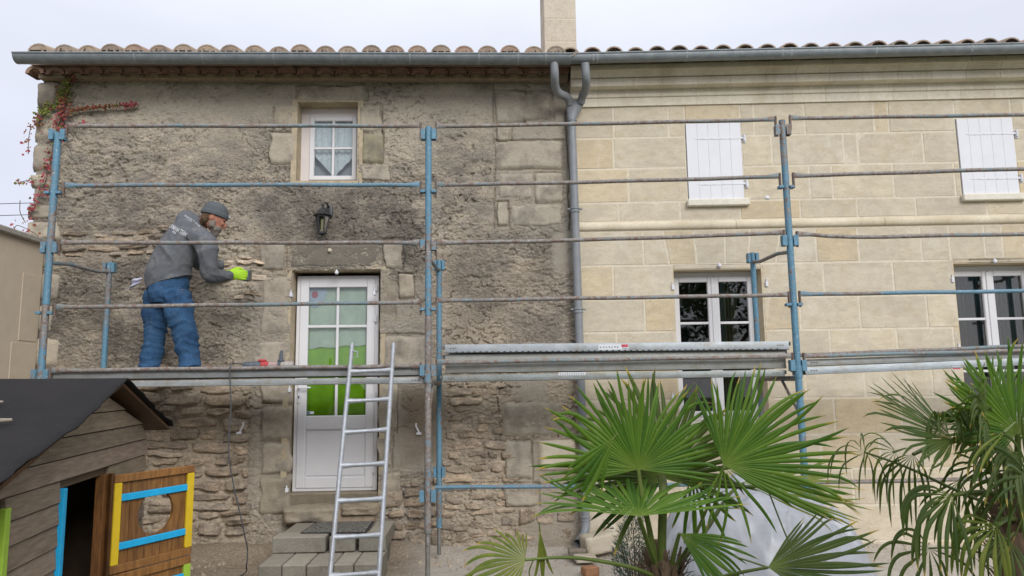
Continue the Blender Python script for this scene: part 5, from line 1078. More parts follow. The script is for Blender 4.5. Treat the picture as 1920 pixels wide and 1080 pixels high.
# ------------------------------------------------------------------ lamp
lx, lz = P(605, 400, -0.12); lamp = thing('wall_lantern', 'black wall lantern with glass panes fixed above the door lintel', 'lamp', (lx, -0.02, lz))
M['black'] = simple('black_metal', (0.028, 0.030, 0.032), 0.4, 0.2, 30, 0.1, spec=0.5)
yl = -0.12; c0 = (lx, yl, 0)
z_c0, z_c1, z_b = PZ(605, 404, yl), PZ(605, 391, yl), PZ(605, 440, yl)
mb = MB(); mb.lathe([(0.094, z_c0-0.004), (0.096, z_c0), (0.085, z_c0+0.010), (0.062, z_c0+0.026), (0.038, z_c1-0.008), (0.030, z_c1), (0.012, z_c1+0.012), (0.010, z_c1+0.026), (0.016, z_c1+0.034), (0.010, z_c1+0.044), (0.002, z_c1+0.055)], c0, 6); mb.build('cap', M['black'], lamp)
mb = MB(); n = 6; rt, rb_ = 0.066, 0.036
for k in range(n):
    w = 2*pi*k/n; mb.tube([(lx+rt*cos(w), yl+rt*sin(w), z_c0-0.003), (lx+rb_*cos(w), yl+rb_*sin(w), z_b+0.02)], 0.006, 6)
mb.lathe([(0.071, z_c0-0.016), (0.071, z_c0-0.004)], c0, 6); mb.lathe([(0.030, z_b), (0.044, z_b+0.010), (0.044, z_b+0.024), (0.036, z_b+0.027)], c0, 6); mb.lathe([(0.004, z_b-0.016), (0.012, z_b-0.008), (0.010, z_b)], c0, 8); mb.build('cage', M['black'], lamp)
for k in range(n):
    w0, w1 = 2*pi*k/n, 2*pi*(k+1)/n; mb = MB(); a = 0.97; mb.add([(lx+rb_*a*cos(w0), yl+rb_*a*sin(w0), z_b+0.025), (lx+rb_*a*cos(w1), yl+rb_*a*sin(w1), z_b+0.025), (lx+rt*a*cos(w1), yl+rt*a*sin(w1), z_c0-0.012), (lx+rt*a*cos(w0), yl+rt*a*sin(w0), z_c0-0.012)], [(0, 1, 2, 3)]); mb.build('pane', M['lampglass'], lamp)
mb = MB(); mb.tube([(lx, yl, z_b+0.03), (lx, yl, z_c0-0.04)], [0.016, 0.016], 8); mb.build('bulb_holder', simple('pale_tube', (0.45, 0.44, 0.36), 0.5), lamp, True)
bx, bz = lx+0.045, z_c1+0.03
mb = MB(); mb.tube([(lx, yl, z_c1+0.04), (lx+0.01, yl+0.01, z_c1+0.065), (lx+0.03, yl+0.04, z_c1+0.062), (lx+0.04, yl+0.085, z_c1+0.03), (lx+0.045, -0.03, z_c1+0.0)], 0.009, 8); mb.lathe([(0.028, -0.05), (0.036, 0.0), (0.028, 0.05)], (0, 0, 0), 10, xf=lambda a, c, d: (lx+0.045+a, -0.022+c*0.35, z_c1+d)); mb.build('bracket', M['black'], lamp, True)
# small plug and rag hole in the lintel under the lamp
x, z = P(619, 470); rough_stone('filler_patch', x, z, 0.045, 0.045, 0.02, 17, old, M['joint'], (1, 1, 1), nu=7, nv=7, q=1.0, rough=0.005, wob=0.01, y0=-0.02)

# ------------------------------------------------------------------ tools and cable
ty = -0.80; ttz = DECK+0.001
def T(px): return PX(px, 680, ty)
tool = thing('power_tool', 'dusty red and grey power tool with a ribbed nose lying on the left deck', 'power tool', (T(500), ty, DECK))
M['redp'] = simple('dusty_red', (0.42, 0.055, 0.06), 0.5, 0.2, 20, 0.05, dirt=(0.45, 0.38, 0.34), dirt_amt=0.7); M['toolg'] = simple('tool_grey', (0.085, 0.10, 0.12), 0.6, 0.2, 30, 0.05, dirt=(0.3, 0.28, 0.25), dirt_amt=0.5); M['dusty'] = simple('dusty_steel', (0.42, 0.39, 0.36), 0.7, 0.2, 40, 0.2)
def pill(xa, xb, ra, rb_, z, mat, name, n=12):
    mb = MB(); e = (xb-xa)*0.12; mb.tube([(xa, ty, z), (xa+e, ty, z), (xb-e, ty, z), (xb, ty, z)], [ra*0.75, ra, rb_, rb_*0.8], n); return mb.build(name, mat, tool, True)
zt_ = ttz+0.034
pill(T(456), T(490), 0.031, 0.034, zt_, M['toolg'], 'handle'); pill(T(489), T(504), 0.033, 0.033, zt_, M['redp'], 'motor_housing'); pill(T(503), T(523), 0.030, 0.030, zt_, simple('dusty_pink', (0.36, 0.25, 0.24), 0.7, 0.2, 30), 'gear_housing'); pill(T(521), T(527), 0.036, 0.036, zt_, M['toolg'], 'collar')
mb = MB(); prof = []
for k in range(7): x = T(528)+k*(T(549)-T(528))/6.5; prof += [(x, 0.033), (x+0.006, 0.033), (x+0.007, 0.027), (x+0.012, 0.027)]
mb.tube([(x, ty, zt_) for x, r in prof], [r for x, r in prof], 12); mb.build('nose', M['dusty'], tool, True)
mb = MB(); xh = T(527); mb.tube([(xh, ty, zt_+0.03), (xh, ty, zt_+0.045)], [0.030, 0.030], 12); mb.tube([(xh, ty, zt_+0.045), (xh, ty, zt_+0.11), (xh+0.004, ty, zt_+0.125)], [0.017, 0.014, 0.008], 10); mb.build('side_handle', M['toolg'], tool, True)
mb = MB(); mb.box(T(484), T(499), ty-0.02, ty+0.02, zt_+0.030, zt_+0.050, 0.008); mb.build('switch', M['redp'], tool)
# electric cable
yc = -1.10
cp = [LP(456, 683, ty), LP(447, 682, -0.9), LP(436, 682, -1.03), LP(432, 686, -1.092), LP(431, 705, -1.10), LP(433, 760, -1.10), LP(430, 805, -1.09), LP(429, 850, -1.08), LP(436, 900, -1.06), LP(447, 950, -1.04), LP(458, 1000, -0.98), LP(464, 1030, -0.92), LP(462, 1060, -0.90)]
e = Gd(455, 1078, 0.012); cp += [Vector((e.x, e.y, 0.015)), Vector((e.x-0.15, e.y-0.4, 0.012))]
def catmull(pts, n=6):
    o = []; p = [pts[0]]+list(pts)+[pts[-1]]
    for i in range(1, len(p)-2):
        for k in range(n):
            t = k/n; a, b_, c, d = p[i-1], p[i], p[i+1], p[i+2]
            o.append(0.5*((2*b_)+(-a+c)*t+(2*a-5*b_+4*c-d)*t*t+(-a+3*b_-3*c+d)*t**3))
    o.append(p[-2]); return o
mb = MB(); mb.tube(catmull(cp), 0.0052, 7); tag(mb.build('electric_cable', simple('grey_cable', (0.075, 0.078, 0.088), 0.6, 0.2, 20), None, True), 'thin grey electric cable hanging from the left deck down the rubble wall to the ground', 'cable')

# loose stones at the foot of the pipe
def loose(name, px0, px1, y, z0, w, h, d, label, cat, mat, col, rz=0.0, ry=0.0, rough=0.006, px=None):
    x = PX(px, 1030, y); m_ = Matrix.Translation((0, 0, h/2)) @ Matrix.Rotation(ry, 4, 'Y')
    bm = bmesh.new(); bmesh.ops.create_cube(bm, size=1.0); bmesh.ops.subdivide_edges(bm, edges=bm.edges[:], cuts=6, use_grid_fill=True)
    for v in bm.verts:
        q = v.co; cnt = sum(abs(c) > 0.49 for c in q)
        if cnt >= 2: q *= 0.975
        q.x *= w; q.y *= d; q.z *= h; a = np.array([q.x*14+px]); c = np.array([q.z*14+q.y*14]); n = float(fbm(a, c, px, 3)[0])*rough; v.co = q+q.normalized()*n
    bm.transform(m_); me = bpy.data.meshes.new(name); bm.to_mesh(me); bm.free(); smooth_set(me)
    root = link(name, me, mat, None, col); root.location = (x, y, z0); root.rotation_euler = (0, 0, rz); return tag(root, label, cat)
loose('loose_stone', 0, 0, -0.30, 0.05, 0.31, 0.155, 0.2, 'pale squared stone lying tilted beside the foot of the downpipe', 'stone', M['lime'], (0.92, 0.92, 0.95), radians(12), radians(-8), px=1124)
loose('loose_stone', 0, 0, -0.42, 0.045, 0.16, 0.05, 0.14, 'small flat stone offcut under the end of the downpipe', 'stone', M['concrete'], (0.85, 0.8, 0.75), radians(-5), 0, px=1082)
loose('loose_stone', 0, 0, -0.55, 0.025, 0.18, 0.05, 0.14, 'pale slab offcut lying in front of the flat stone by the downpipe', 'stone', M['lime'], (0.85, 0.87, 0.9), radians(8), 0, px=1096)
loose('brick', 0, 0, -1.0, 0.02, 0.12, 0.07, 0.09, 'reddish brown brick piece on the ground left of the palm', 'brick', simple('brick_red', (0.33, 0.17, 0.09), 0.95, 0.2, 40, 0.4), (1, 1, 1), radians(20), 0, px=1105)
# ------------------------------------------------------------------ playhouse
def HW(dep, lat, z=0.0): return Vector((CAM.x, CAM.y, 0)) + h_f*dep + h_r*lat + Vector((0, 0, z))
ga = radians(11.3); A0 = HW(3.74, -2.12)
g_ = h_f*cos(ga) - h_r*sin(ga); n_ = h_r*cos(ga) + h_f*sin(ga)
def fH(t, s, z): return A0 + g_*t - n_*s + Vector((0, 0, z))       # t along the gable (away), s into the house, z up
ph = thing('playhouse', 'small wooden playhouse with black felt roof, blue and green trim and an open stable door', 'playhouse', (A0.x, A0.y, 0))
b = NB('weathered_board'); n1 = b.noise(7, 6, 0.65, (1, 1, 9)); n2 = b.noise(40, 4, 0.6, (1, 1, 6)); n3 = b.noise(3, 4, 0.6)
col = b.ramp(n1, [(0.25, (0.145, 0.108, 0.078)), (0.55, (0.235, 0.186, 0.14)), (0.8, (0.31, 0.255, 0.20))]); col = b.mix(b.ramp(n2, [(0.55, 0), (0.75, 0.5)]), col, (0.10, 0.075, 0.055)); col = b.mix(0.9, col, b.objcol(), 'MULTIPLY')
M['board'] = b.done(col, 0.85, b.bump(n1, 0.4, 0.004), spec=0.2)
b = NB('stained_pine'); n1 = b.noise(9, 6, 0.65, (6, 6, 0.8)); n2 = b.noise(2.5, 4, 0.6)
col = b.ramp(n1, [(0.3, (0.13, 0.055, 0.016)), (0.55, (0.27, 0.125, 0.035)), (0.8, (0.38, 0.195, 0.062))]); col = b.mix(b.ramp(n2, [(0.45, 0), (0.7, 0.55)]), col, (0.09, 0.045, 0.025)); col = b.mix(0.9, col, b.objcol(), 'MULTIPLY')
M['pine'] = b.done(col, 0.55, b.bump(n1, 0.25, 0.003), spec=0.35)
M['blue'] = simple('blue_trim_paint', (0.015, 0.36, 0.66), 0.5, 0.08, 20, 0.05); M['yellow'] = simple('yellow_trim_paint', (0.62, 0.43, 0.02), 0.5, 0.08, 20, 0.05); M['lime_paint'] = simple('green_trim_paint', (0.30, 0.47, 0.05), 0.5, 0.08, 20, 0.05)
b = NB('roofing_felt'); n1 = b.noise(260, 3, 0.7); n2 = b.noise(3, 4, 0.6)
col = b.ramp(n1, [(0.35, (0.012, 0.0115, 0.0125)), (0.7, (0.034, 0.032, 0.034))]); col = b.mix(b.ramp(n2, [(0.4, 0), (0.7, 0.3)]), col, (0.04, 0.036, 0.035)); M['felt'] = b.done(col, 0.95, b.bump(n1, 0.5, 0.003), spec=0.15)
ZR, SLH = 1.612, 0.285; TL, TR = -1.30, 0.80; OT0, OT1, OZ = -0.470, 0.155, 1.115
def rz(t): return ZR-0.05-abs(t)*SLH-0.02*sin(min(1, abs(t)/1.1)*pi)
rp5 = random.Random(8)
# boards of the gable, clipped to the roof line and the openings
bh = 0.094; z = 0.02
WIN = (-1.25, -0.965, 0.0, 1.118)
while z < ZR-0.06:
    zt_ = min(z+bh, ZR-0.055); segs = [(TL, TR)]
    def clipseg(segs, a, c): 
        o = []
        for s0, s1 in segs:
            if s0 < a: o.append((s0, min(s1, a)))
            if s1 > c: o.append((max(s0, c), s1))
        return o
    if z < OZ-0.02: segs = clipseg(segs, OT0, OT1); segs = clipseg(segs, WIN[0], WIN[1]) if z < WIN[3]-0.02 else segs
    for s0, s1 in segs:
        # roof line limits
        def lim(zz): return max(0.0, (ZR-0.075-zz)/SLH)
        a0, a1 = max(s0, -lim(z)), min(s1, lim(z)); b0, b1 = max(s0, -lim(zt_)), min(s1, lim(zt_))
        if a1-a0 < 0.03: continue
        b0 = min(b0, a1); b1 = max(b1, b0)
        k = rp5.uniform(0.85, 1.12); c = 0.003
        mb = MB(fH); y0, y1 = -0.012, 0.006
        vs = [(a0, y0-0.004, z+c), (a1, y0-0.004, z+c), (b1, y0+0.004, zt_-c), (b0, y0+0.004, zt_-c), (a0, y1, z+c), (a1, y1, z+c), (b1, y1, zt_-c), (b0, y1, zt_-c)]
        mb.add(vs, [(0, 1, 2, 3), (7, 6, 5, 4), (0, 4, 5, 1), (3, 2, 6, 7), (0, 3, 7, 4), (1, 5, 6, 2)]); mb.build('board', M['board'], ph, color=(k, k*rp5.uniform(.97, 1.02), k*rp5.uniform(.93, 1.0)))
    z = zt_+0.0005
# walls behind the boards, floor and far walls keep the inside dark
mb = MB(fH); mb.box(TL, OT0, 0.007, 0.022, 0.02, 1.16); mb.box(OT1, TR, 0.007, 0.022, 0.02, 1.28); mb.box(OT0, OT1, 0.007, 0.022, OZ, 1.28)
mb.add([(TL, 0.0145, 1.161), (OT0, 0.0145, 1.20), (-0.0, 0.0145, ZR-0.10), (TR, 0.0145, 1.281)], [(0, 1, 2, 3)])
mb.box(TL, TL+0.02, 0.023, 1.6, 0.02, 1.16); mb.box(TR-0.02, TR, 0.023, 1.6, 0.02, 1.28); mb.box(TL+0.02, TR-0.02, 1.58, 1.6, 0.02, 1.5); mb.box(TL+0.02, TR-0.02, 0.023, 1.58, 0.02, 0.05); mb.build('wall', simple('inside_board', (0.10, 0.07, 0.045), 0.9, 0.2, 10), ph)
# roof: felt over boards, edge a little ragged and sagging
TS = np.concatenate([np.linspace(-1.42, 0, 30), np.linspace(0.04, 0.95, 22)]); SS = np.linspace(-0.125, 1.75, 40); tt, ss = np.meshgrid(TS, SS)
edge_ = fbm(tt*9, ss*0+2.0, 5, 3)*0.018*(ss < -0.10)
zr_ = ZR-np.abs(tt)*SLH-0.022*np.sin(np.clip(np.abs(tt)/1.1, 0, 1)*pi)*np.where(tt < 0, 1.0, 0.5)+fbm(tt*2, ss*2, 9, 3)*0.012-0.02*(tt > 0.91)*(1-0)
def surf(dz, name, mat, sh):
    V = np.array(A0)[None, None, :]+tt[..., None]*np.array(g_)-(ss+edge_+sh)[..., None]*np.array(n_); V[..., 2] = zr_+dz
    me = grid_mesh(name, V.reshape(-1, 3), len(TS), len(SS), None, True, WM[ph].inverted()); o = link(name, me, mat, ph); return o
rf = surf(0.0, 'roof', M['felt'], 0.0); md_ = rf.modifiers.new('thickness', 'SOLIDIFY'); md_.thickness = 0.006; md_.offset = -1
for sgn in (-1, 1):   # roof boards under the felt, barge board
    mb = MB(fH); t1 = -1.40 if sgn < 0 else 0.94
    mb.add([(0, -0.10, ZR-0.022), (t1, -0.10, ZR-0.034-abs(t1)*SLH), (t1, 1.72, ZR-0.034-abs(t1)*SLH), (0, 1.72, ZR-0.022), (0, -0.10, ZR-0.040), (t1, -0.10, ZR-0.054-abs(t1)*SLH), (t1, 1.72, ZR-0.054-abs(t1)*SLH), (0, 1.72, ZR-0.040)], [(0, 1, 2, 3), (7, 6, 5, 4), (0, 4, 5, 1), (1, 5, 6, 2), (2, 6, 7, 3), (0, 3, 7, 4)]); mb.build('roof_board', M['pine'], ph, color=(0.26, 0.24, 0.23))
    mb = MB(fH); mb.add([(0.02*sgn, -0.150, ZR-0.022), (t1, -0.150, ZR-0.040-abs(t1)*SLH), (t1, -0.150, ZR-0.095-abs(t1)*SLH), (0.02*sgn, -0.150, ZR-0.085), (0.02*sgn, -0.132, ZR-0.022), (t1, -0.132, ZR-0.040-abs(t1)*SLH), (t1, -0.132, ZR-0.095-abs(t1)*SLH), (0.02*sgn, -0.132, ZR-0.085)], [(0, 1, 2, 3), (7, 6, 5, 4), (0, 4, 5, 1), (1, 5, 6, 2), (2, 6, 7, 3), (0, 3, 7, 4)])
    if False: mb.build('barge_board', M['pine'], ph, color=(0.32, 0.29, 0.27))
# trims
mb = MB(fH); mb.box(OT0, OT0+0.035, -0.030, -0.004, 0.02, OZ+0.004, 0.003); mb.build('jamb', M['blue'], ph)
mb = MB(fH); mb.box(OT1-0.075, OT1-0.012, -0.014, 0.03, 0.02, OZ, 0.003); mb.build('jamb', M['pine'], ph, color=(0.62, 0.55, 0.5))
mb = MB(fH); mb.box(WIN[1]-0.035, WIN[1]+0.006, -0.030, -0.004, 0.25, WIN[3], 0.003); mb.build('window_trim', M['lime_paint'], ph)
mb = MB(fH); mb.box(0.88, 0.98, 0.15, 0.19, 1.315, 1.335, 0.002); mb.build('eave_strip', M['lime_paint'], ph)
mb = MB(fH); mb.box(WIN[0], WIN[1]-0.036, 0.02, 0.03, 0.05, WIN[3]-0.02); mb.build('shutter_board', M['board'], ph, color=(0.6, 0.6, 0.6))
# the stable door, standing open
da = radians(25.5); l_ = h_f*cos(da) + h_r*sin(da); ln = h_r*cos(da) - h_f*sin(da); H0 = fH(OT1-0.005, -0.030, 0)
def fD(x, y, z): return H0 + l_*x - ln*y + Vector((0, 0, z))       # y towards the far side
LW = 0.505
def leaf(z0, z1, stile, rails, hole=None, name='door_leaf'):
    mb = MB(fD); mb.box(0.02, LW-0.02, 0.011, 0.013, z0+0.05, z0+0.07); lf = mb.build(name, M['pine'], ph)
    npl = 5; w = (LW-0.01)/npl
    for k in range(npl):
        a, c = 0.005+k*w+0.001, 0.005+(k+1)*w-0.001; mb = MB(fD)
        if hole is None: mb.box(a, c, -0.008, 0.010, z0+0.004, z1-0.004, 0.002)
        else:
            cx, cz_, rr_ = hole; m_ = 8; hh = lambda x: sqrt(max(0, rr_*rr_-(x-cx)**2)); xs8 = [a+(c-a)*q/m_ for q in range(m_+1)]
            if all(hh(x) > 0 for x in xs8):       # a plank cut right through by the hole: two pieces
                mb.plate([(a, z0+0.004), (c, z0+0.004)]+[(x, cz_-hh(x)) for x in xs8[::-1]], -0.008, 0.010); mb.build('plank', M['pine'], lf, color=(0.9, 0.9, 0.9)); mb = MB(fD); mb.plate([(x, cz_+hh(x)) for x in xs8]+[(c, z1-0.004), (a, z1-0.004)], -0.008, 0.010)
            else:
                ins = [x for x in np.linspace(a, c, 40) if hh(x) > 0]
                if not ins: mb.box(a, c, -0.008, 0.010, z0+0.004, z1-0.004, 0.002)
                elif hh(c) > 0: arc = np.linspace(ins[0], c, 8); mb.plate([(a, z0+0.004), (c, z0+0.004)]+[(x, cz_-hh(x)) for x in arc[::-1]]+[(x, cz_+hh(x)) for x in arc]+[(c, z1-0.004), (a, z1-0.004)], -0.008, 0.010)
                else: arc = np.linspace(a, ins[-1], 8); mb.plate([(c, z1-0.004), (a, z1-0.004)]+[(x, cz_+hh(x)) for x in arc]+[(x, cz_-hh(x)) for x in arc[::-1]]+[(a, z0+0.004), (c, z0+0.004)], -0.008, 0.010)
        k2 = rp5.uniform(0.7, 1.15); mb.build('plank', M['pine'], lf, color=(k2, k2, k2))
    for z_, hgt, mt, x0, x1 in rails:
        mb = MB(fD); mb.box(x0, x1, -0.026, -0.0085, z_, z_+hgt, 0.003); mb.build('batten', M[mt], lf)
    for x0, x1 in ((0.0, 0.042), (LW-0.045, LW)):
        mb = MB(fD); mb.box(x0, x1, -0.026, -0.0085, z0+(0.043 if stile == 'yellow' else 0.0), z1-0.043, 0.003); mb.build('stile', M[stile], lf)
    return lf
leaf(0.600, 1.105, 'yellow', [(1.063, 0.042, 'pine', 0.0, LW), (0.600, 0.042, 'pine', 0.0, LW), (0.965, 0.036, 'blue', 0.043, LW-0.046), (0.716, 0.036, 'blue', 0.043, LW-0.046)], hole=(0.268, 0.872, 0.114))
leaf(0.045, 0.594, 'lime_paint', [(0.550, 0.044, 'pine', 0.0, LW), (0.470, 0.034, 'blue', 0.043, LW-0.046), (0.15, 0.036, 'blue', 0.043, LW-0.046)])
mb = MB(fD); mb.box(-0.020, -0.004, -0.02, 0.012, 0.05, OZ); mb.build('hinge_strip', M['pine'], ph, color=(0.25, 0.22, 0.2))
for (pa, pb, dz_, rr_, lab) in (((-8, 789), (23, 787), 0.02, 0.010, 'thick bare stick lying low on the black felt roof'), ((-6, 754), (6, 753), 0.02, 0.007, 'short brown stick higher up on the black felt roof')):
    def onroof(px, py):
        d = ray(px, py); best = None
        for dep in np.arange(1.5, 5, 0.01):
            q = CAM+d*dep; v = q-A0; t = v.dot(g_); s = -v.dot(n_)
            if q.z < ZR-abs(t)*SLH+0.012 and t < 0: best = q; break
        return best or CAM+d*3
    a, c = onroof(*pa), onroof(*pb); mb = MB(); dd = (c-a); mb.tube([a-dd*1.5, a-dd*0.4+Vector((0, 0, .006)), a+dd*.3, c], [rr_*1.2, rr_, rr_*0.9, rr_*0.6], 8); tag(mb.build('stick', simple('bare_stick', (0.26, 0.22, 0.175), 0.9, 0.2, 60, 0.3), None, True), lab, 'stick')

# ------------------------------------------------------------------ person at work
YP = -0.60
def B(px, py, dy_=0.0):
    x, z = P(px, py, YP+dy_); return Vector((x, YP+dy_, z))
def loft(mb, secs, n=20):
    """secs: list of (centre, axis a, half width a, half width b); rings across the path"""
    k = len(secs); vs = []
    for i, (c, a, ra, rb_) in enumerate(secs):
        t = (secs[min(i+1, k-1)][0]-secs[max(i-1, 0)][0]).normalized(); a = (a-t*a.dot(t)).normalized(); b2 = t.cross(a).normalized()
        for j in range(n): w = 2*pi*j/n; vs.append(tuple(c+a*ra*cos(w)+b2*rb_*sin(w)))
    fs = [(i*n+j, i*n+(j+1) % n, (i+1)*n+(j+1) % n, (i+1)*n+j) for i in range(k-1) for j in range(n)]+[tuple(range(n))[::-1], tuple((k-1)*n+j for j in range(n))]
    mb.add(vs, fs)
def ball(mb, c, rx, ry, rz_, rot=None, n=14):
    R_ = rot or Matrix.Identity(3); vs = []; k = 9
    for i in range(1, k):
        a = pi*i/k
        for j in range(n): w = 2*pi*j/n; vs.append(tuple(c+R_ @ Vector((rx*sin(a)*cos(w), ry*sin(a)*sin(w), rz_*cos(a)))))
    vs += [tuple(c+R_ @ Vector((0, 0, rz_))), tuple(c-R_ @ Vector((0, 0, rz_)))]; t_, b2 = (k-1)*n, (k-1)*n+1
    fs = [(i*n+j, i*n+(j+1) % n, (i+1)*n+(j+1) % n, (i+1)*n+j) for i in range(k-2) for j in range(n)]+[(t_, (j+1) % n, j) for j in range(n)]+[(b2, (k-2)*n+j, (k-2)*n+(j+1) % n) for j in range(n)]
    mb.add(vs, fs)
def fuse(mb, name, voxel, mat, parent, smooth_it=4, disp=None, color=None):
    """unite the lofts into one continuous skin"""
    me = mb.mesh(name+'_src'); o = bpy.data.objects.new(name+'_src', me); COL.objects.link(o)
    r = o.modifiers.new('r', 'REMESH'); r.mode = 'VOXEL'; r.voxel_size = voxel
    if smooth_it: s = o.modifiers.new('s', 'SMOOTH'); s.iterations = smooth_it; s.factor = 0.5
    dg = bpy.context.evaluated_depsgraph_get(); dg.update(); m2 = bpy.data.meshes.new_from_object(o.evaluated_get(dg)); m2.name = name
    bpy.data.objects.remove(o); bpy.data.meshes.remove(me)
    if disp:
        nn = len(m2.vertices); co = np.zeros(nn*3); m2.vertices.foreach_get('co', co); no = np.zeros(nn*3); m2.vertices.foreach_get('normal', no)
        co = co.reshape(-1, 3); no = no.reshape(-1, 3); co += no*disp(co)[:, None]; m2.vertices.foreach_set('co', co.ravel())
    m2.transform(WM[parent].inverted()); smooth_set(m2); m2.update(); return link(name, m2, mat, parent, color)
feet = B(318, 688); per = thing('person', 'worker in grey printed sweatshirt, blue jeans and grey beanie leaning towards the wall', 'person', (feet.x, YP, DECK))
up = Vector((0, 0, 1)); right = Vector((1, 0, 0)); back = Vector((0, 1, 0))
M['skin'] = simple('skin', (0.42, 0.185, 0.125), 0.6, 0.15, 30, 0.1); M['jeans'] = NB('denim')
b = M['jeans']; n1 = b.noise(90, 3, 0.7); n2 = b.noise(6, 4, 0.6); col = b.ramp(n2, [(0.3, (0.016, 0.045, 0.105)), (0.7, (0.038, 0.098, 0.195))]); col = b.mix(b.ramp(n1, [(0.4, 0), (0.7, 0.35)]), col, (0.085, 0.15, 0.25)); col = b.mix(b.ramp(b.noise(9, 5, 0.7), [(0.55, 0), (0.78, 0.35)]), col, (0.16, 0.18, 0.20)); M['jeans'] = b.done(col, 0.9, b.bump(n1, 0.2, 0.002), spec=0.1)
M['sweat'] = simple('grey_sweatshirt', (0.125, 0.132, 0.145), 0.95, 0.12, 60, 0.15, dirt=(0.22, 0.215, 0.205), dirt_amt=0.7, spec=0.1)
M['beanie'] = simple('grey_knit', (0.10, 0.113, 0.12), 0.95, 0.15, 90, 0.5, sc=(1, 1, 0.3), spec=0.1); M['hair'] = simple('brown_hair', (0.10, 0.062, 0.035), 0.8, 0.3, 80, 0.4); M['beard'] = simple('grey_beard', (0.20, 0.175, 0.15), 0.9, 0.35, 90, 0.5); M['glove'] = simple('lime_glove', (0.36, 0.62, 0.03), 0.7, 0.1, 60, 0.2); M['gloveg'] = simple('dark_glove', (0.07, 0.07, 0.075), 0.8, 0.2, 60, 0.2)
# key joints (photo points at the person's distance, with depth offsets)
hipL, hipR = B(296, 545, 0.07), B(333, 545, -0.06); kneeL, kneeR = B(291, 612, 0.10), B(343, 616, -0.06); ankL, ankR = B(284, 680, 0.08), B(357, 680, -0.05)
pelv = B(314, 538, 0.0); waist = B(316, 515, 0.0); mid = B(328, 478, 0.0); chest = B(350, 440, 0.0); neckb = B(383, 415, 0.01); headc = B(400, 406, 0.0)
shR, shL = B(386, 455, -0.13), B(352, 416, 0.17); elR, wrR = B(393, 512, -0.12), B(431, 514, 0.10); elL, wrL = B(372, 490, 0.28), B(420, 497, 0.36)
def limb(mb, pts, rs, n=16):
    mb.tube(catmull(pts, 5), list(np.interp(np.linspace(0, len(pts)-1, (len(pts)-1)*5+1), range(len(pts)), rs)), n)
# body: one skin under the clothes
body = MB()
limb(body, [pelv, waist, mid, chest, B(372, 424, 0.01)], [0.085, 0.085, 0.085, 0.08, 0.06])
limb(body, [chest, B(374, 424, 0.01), B(388, 412, 0.0), headc], [0.06, 0.056, 0.056, 0.06])
for a in ([hipL, kneeL, ankL], [hipR, kneeR, ankR]): limb(body, a, [0.060, 0.048, 0.040])
for a in ([chest, shR, elR, wrR], [chest, shL, elL, wrL]): limb(body, a, [0.05, 0.048, 0.038, 0.030])
for ak in (): limb(body, [ak, ak+Vector((0.02, 0.01, -0.035)), ak+Vector((0.09, 0.03, -0.045))], [0.045, 0.042, 0.036])
# head: skull, jaw, nose, brow, ear; it looks to the right and down
hd = Vector((0.90, 0.30, -0.40)).normalized(); hup = (up-hd*up.dot(hd)).normalized(); hs = hd.cross(hup).normalized(); HR = Matrix((hd, hs, hup)).transposed()
hc = B(402, 409, 0.0)
ball(body, hc, 0.098, 0.076, 0.105, HR); ball(body, hc+HR @ Vector((0.035, 0, -0.065)), 0.062, 0.055, 0.060, HR)
limb(body, [hc+HR @ Vector((0.085, 0, 0.005)), hc+HR @ Vector((0.108, 0, -0.02)), hc+HR @ Vector((0.112, 0, -0.034)), hc+HR @ Vector((0.09, 0, -0.042))], [0.012, 0.013, 0.017, 0.013], 8)
ball(body, hc+HR @ Vector((0.086, 0, 0.022)), 0.014, 0.05, 0.012, HR); ball(body, hc+HR @ Vector((0.082, 0.032, -0.022)), 0.02, 0.02, 0.018, HR); ball(body, hc+HR @ Vector((0.082, -0.032, -0.022)), 0.02, 0.02, 0.018, HR)
limb(body, [hc+HR @ Vector((0.088, -0.022, -0.062)), hc+HR @ Vector((0.094, 0, -0.060)), hc+HR @ Vector((0.088, 0.022, -0.062))], [0.006, 0.009, 0.006], 8)
for s in (-1, 1): ball(body, hc+HR @ Vector((-0.012, s*0.078, -0.012)), 0.020, 0.009, 0.032, HR)
# the right hand: palm, four fingers closing round the tool, thumb on the side
hnd = (Vector((1, 0.35, -0.04))).normalized(); hn = Vector((-0.3, 0.9, 0.1)); hn = (hn-hnd*hn.dot(hnd)).normalized(); hu = hnd.cross(hn).normalized()*-1
if hu.z < 0: hu = -hu
def hp(w, a, u_, n): return w+hnd*a+hu*u_+hn*n
def hand(mb, w, f=1.0):
    loft(mb, [(hp(w, -0.02, 0, 0), hu, 0.030, 0.024), (hp(w, 0.03, 0, 0.0), hu, 0.040, 0.022), (hp(w, 0.085, 0, 0.004), hu, 0.045, 0.019), (hp(w, 0.10, 0, 0.006), hu, 0.040, 0.014)], 14)
    for k, (o, L_) in enumerate(((0.033, 0.072), (0.011, 0.080), (-0.011, 0.074), (-0.032, 0.060))):
        limb(mb, [hp(w, 0.075, o*0.9, 0.004), hp(w, 0.10, o, 0.002), hp(w, 0.10+L_*0.42, o*1.02, 0.012), hp(w, 0.10+L_*0.62, o, 0.036), hp(w, 0.10+L_*0.45, o*0.95, 0.058)], [0.012, 0.0115, 0.0105, 0.0098, 0.0085], 10)
    limb(mb, [hp(w, 0.015, 0.028, 0.004), hp(w, 0.045, 0.050, 0.014), hp(w, 0.082, 0.056, 0.030), hp(w, 0.108, 0.044, 0.046)], [0.017, 0.0145, 0.0125, 0.010], 10)
hand(body, wrR); 
body = fuse(body, 'body', 0.0085, M['skin'], per, 3)
gl = MB(); hand(gl, wrR); limb(gl, [hp(wrR, -0.035, 0, 0), hp(wrR, -0.01, 0, 0), hp(wrR, 0.02, 0, 0)], [0.036, 0.035, 0.036], 12)
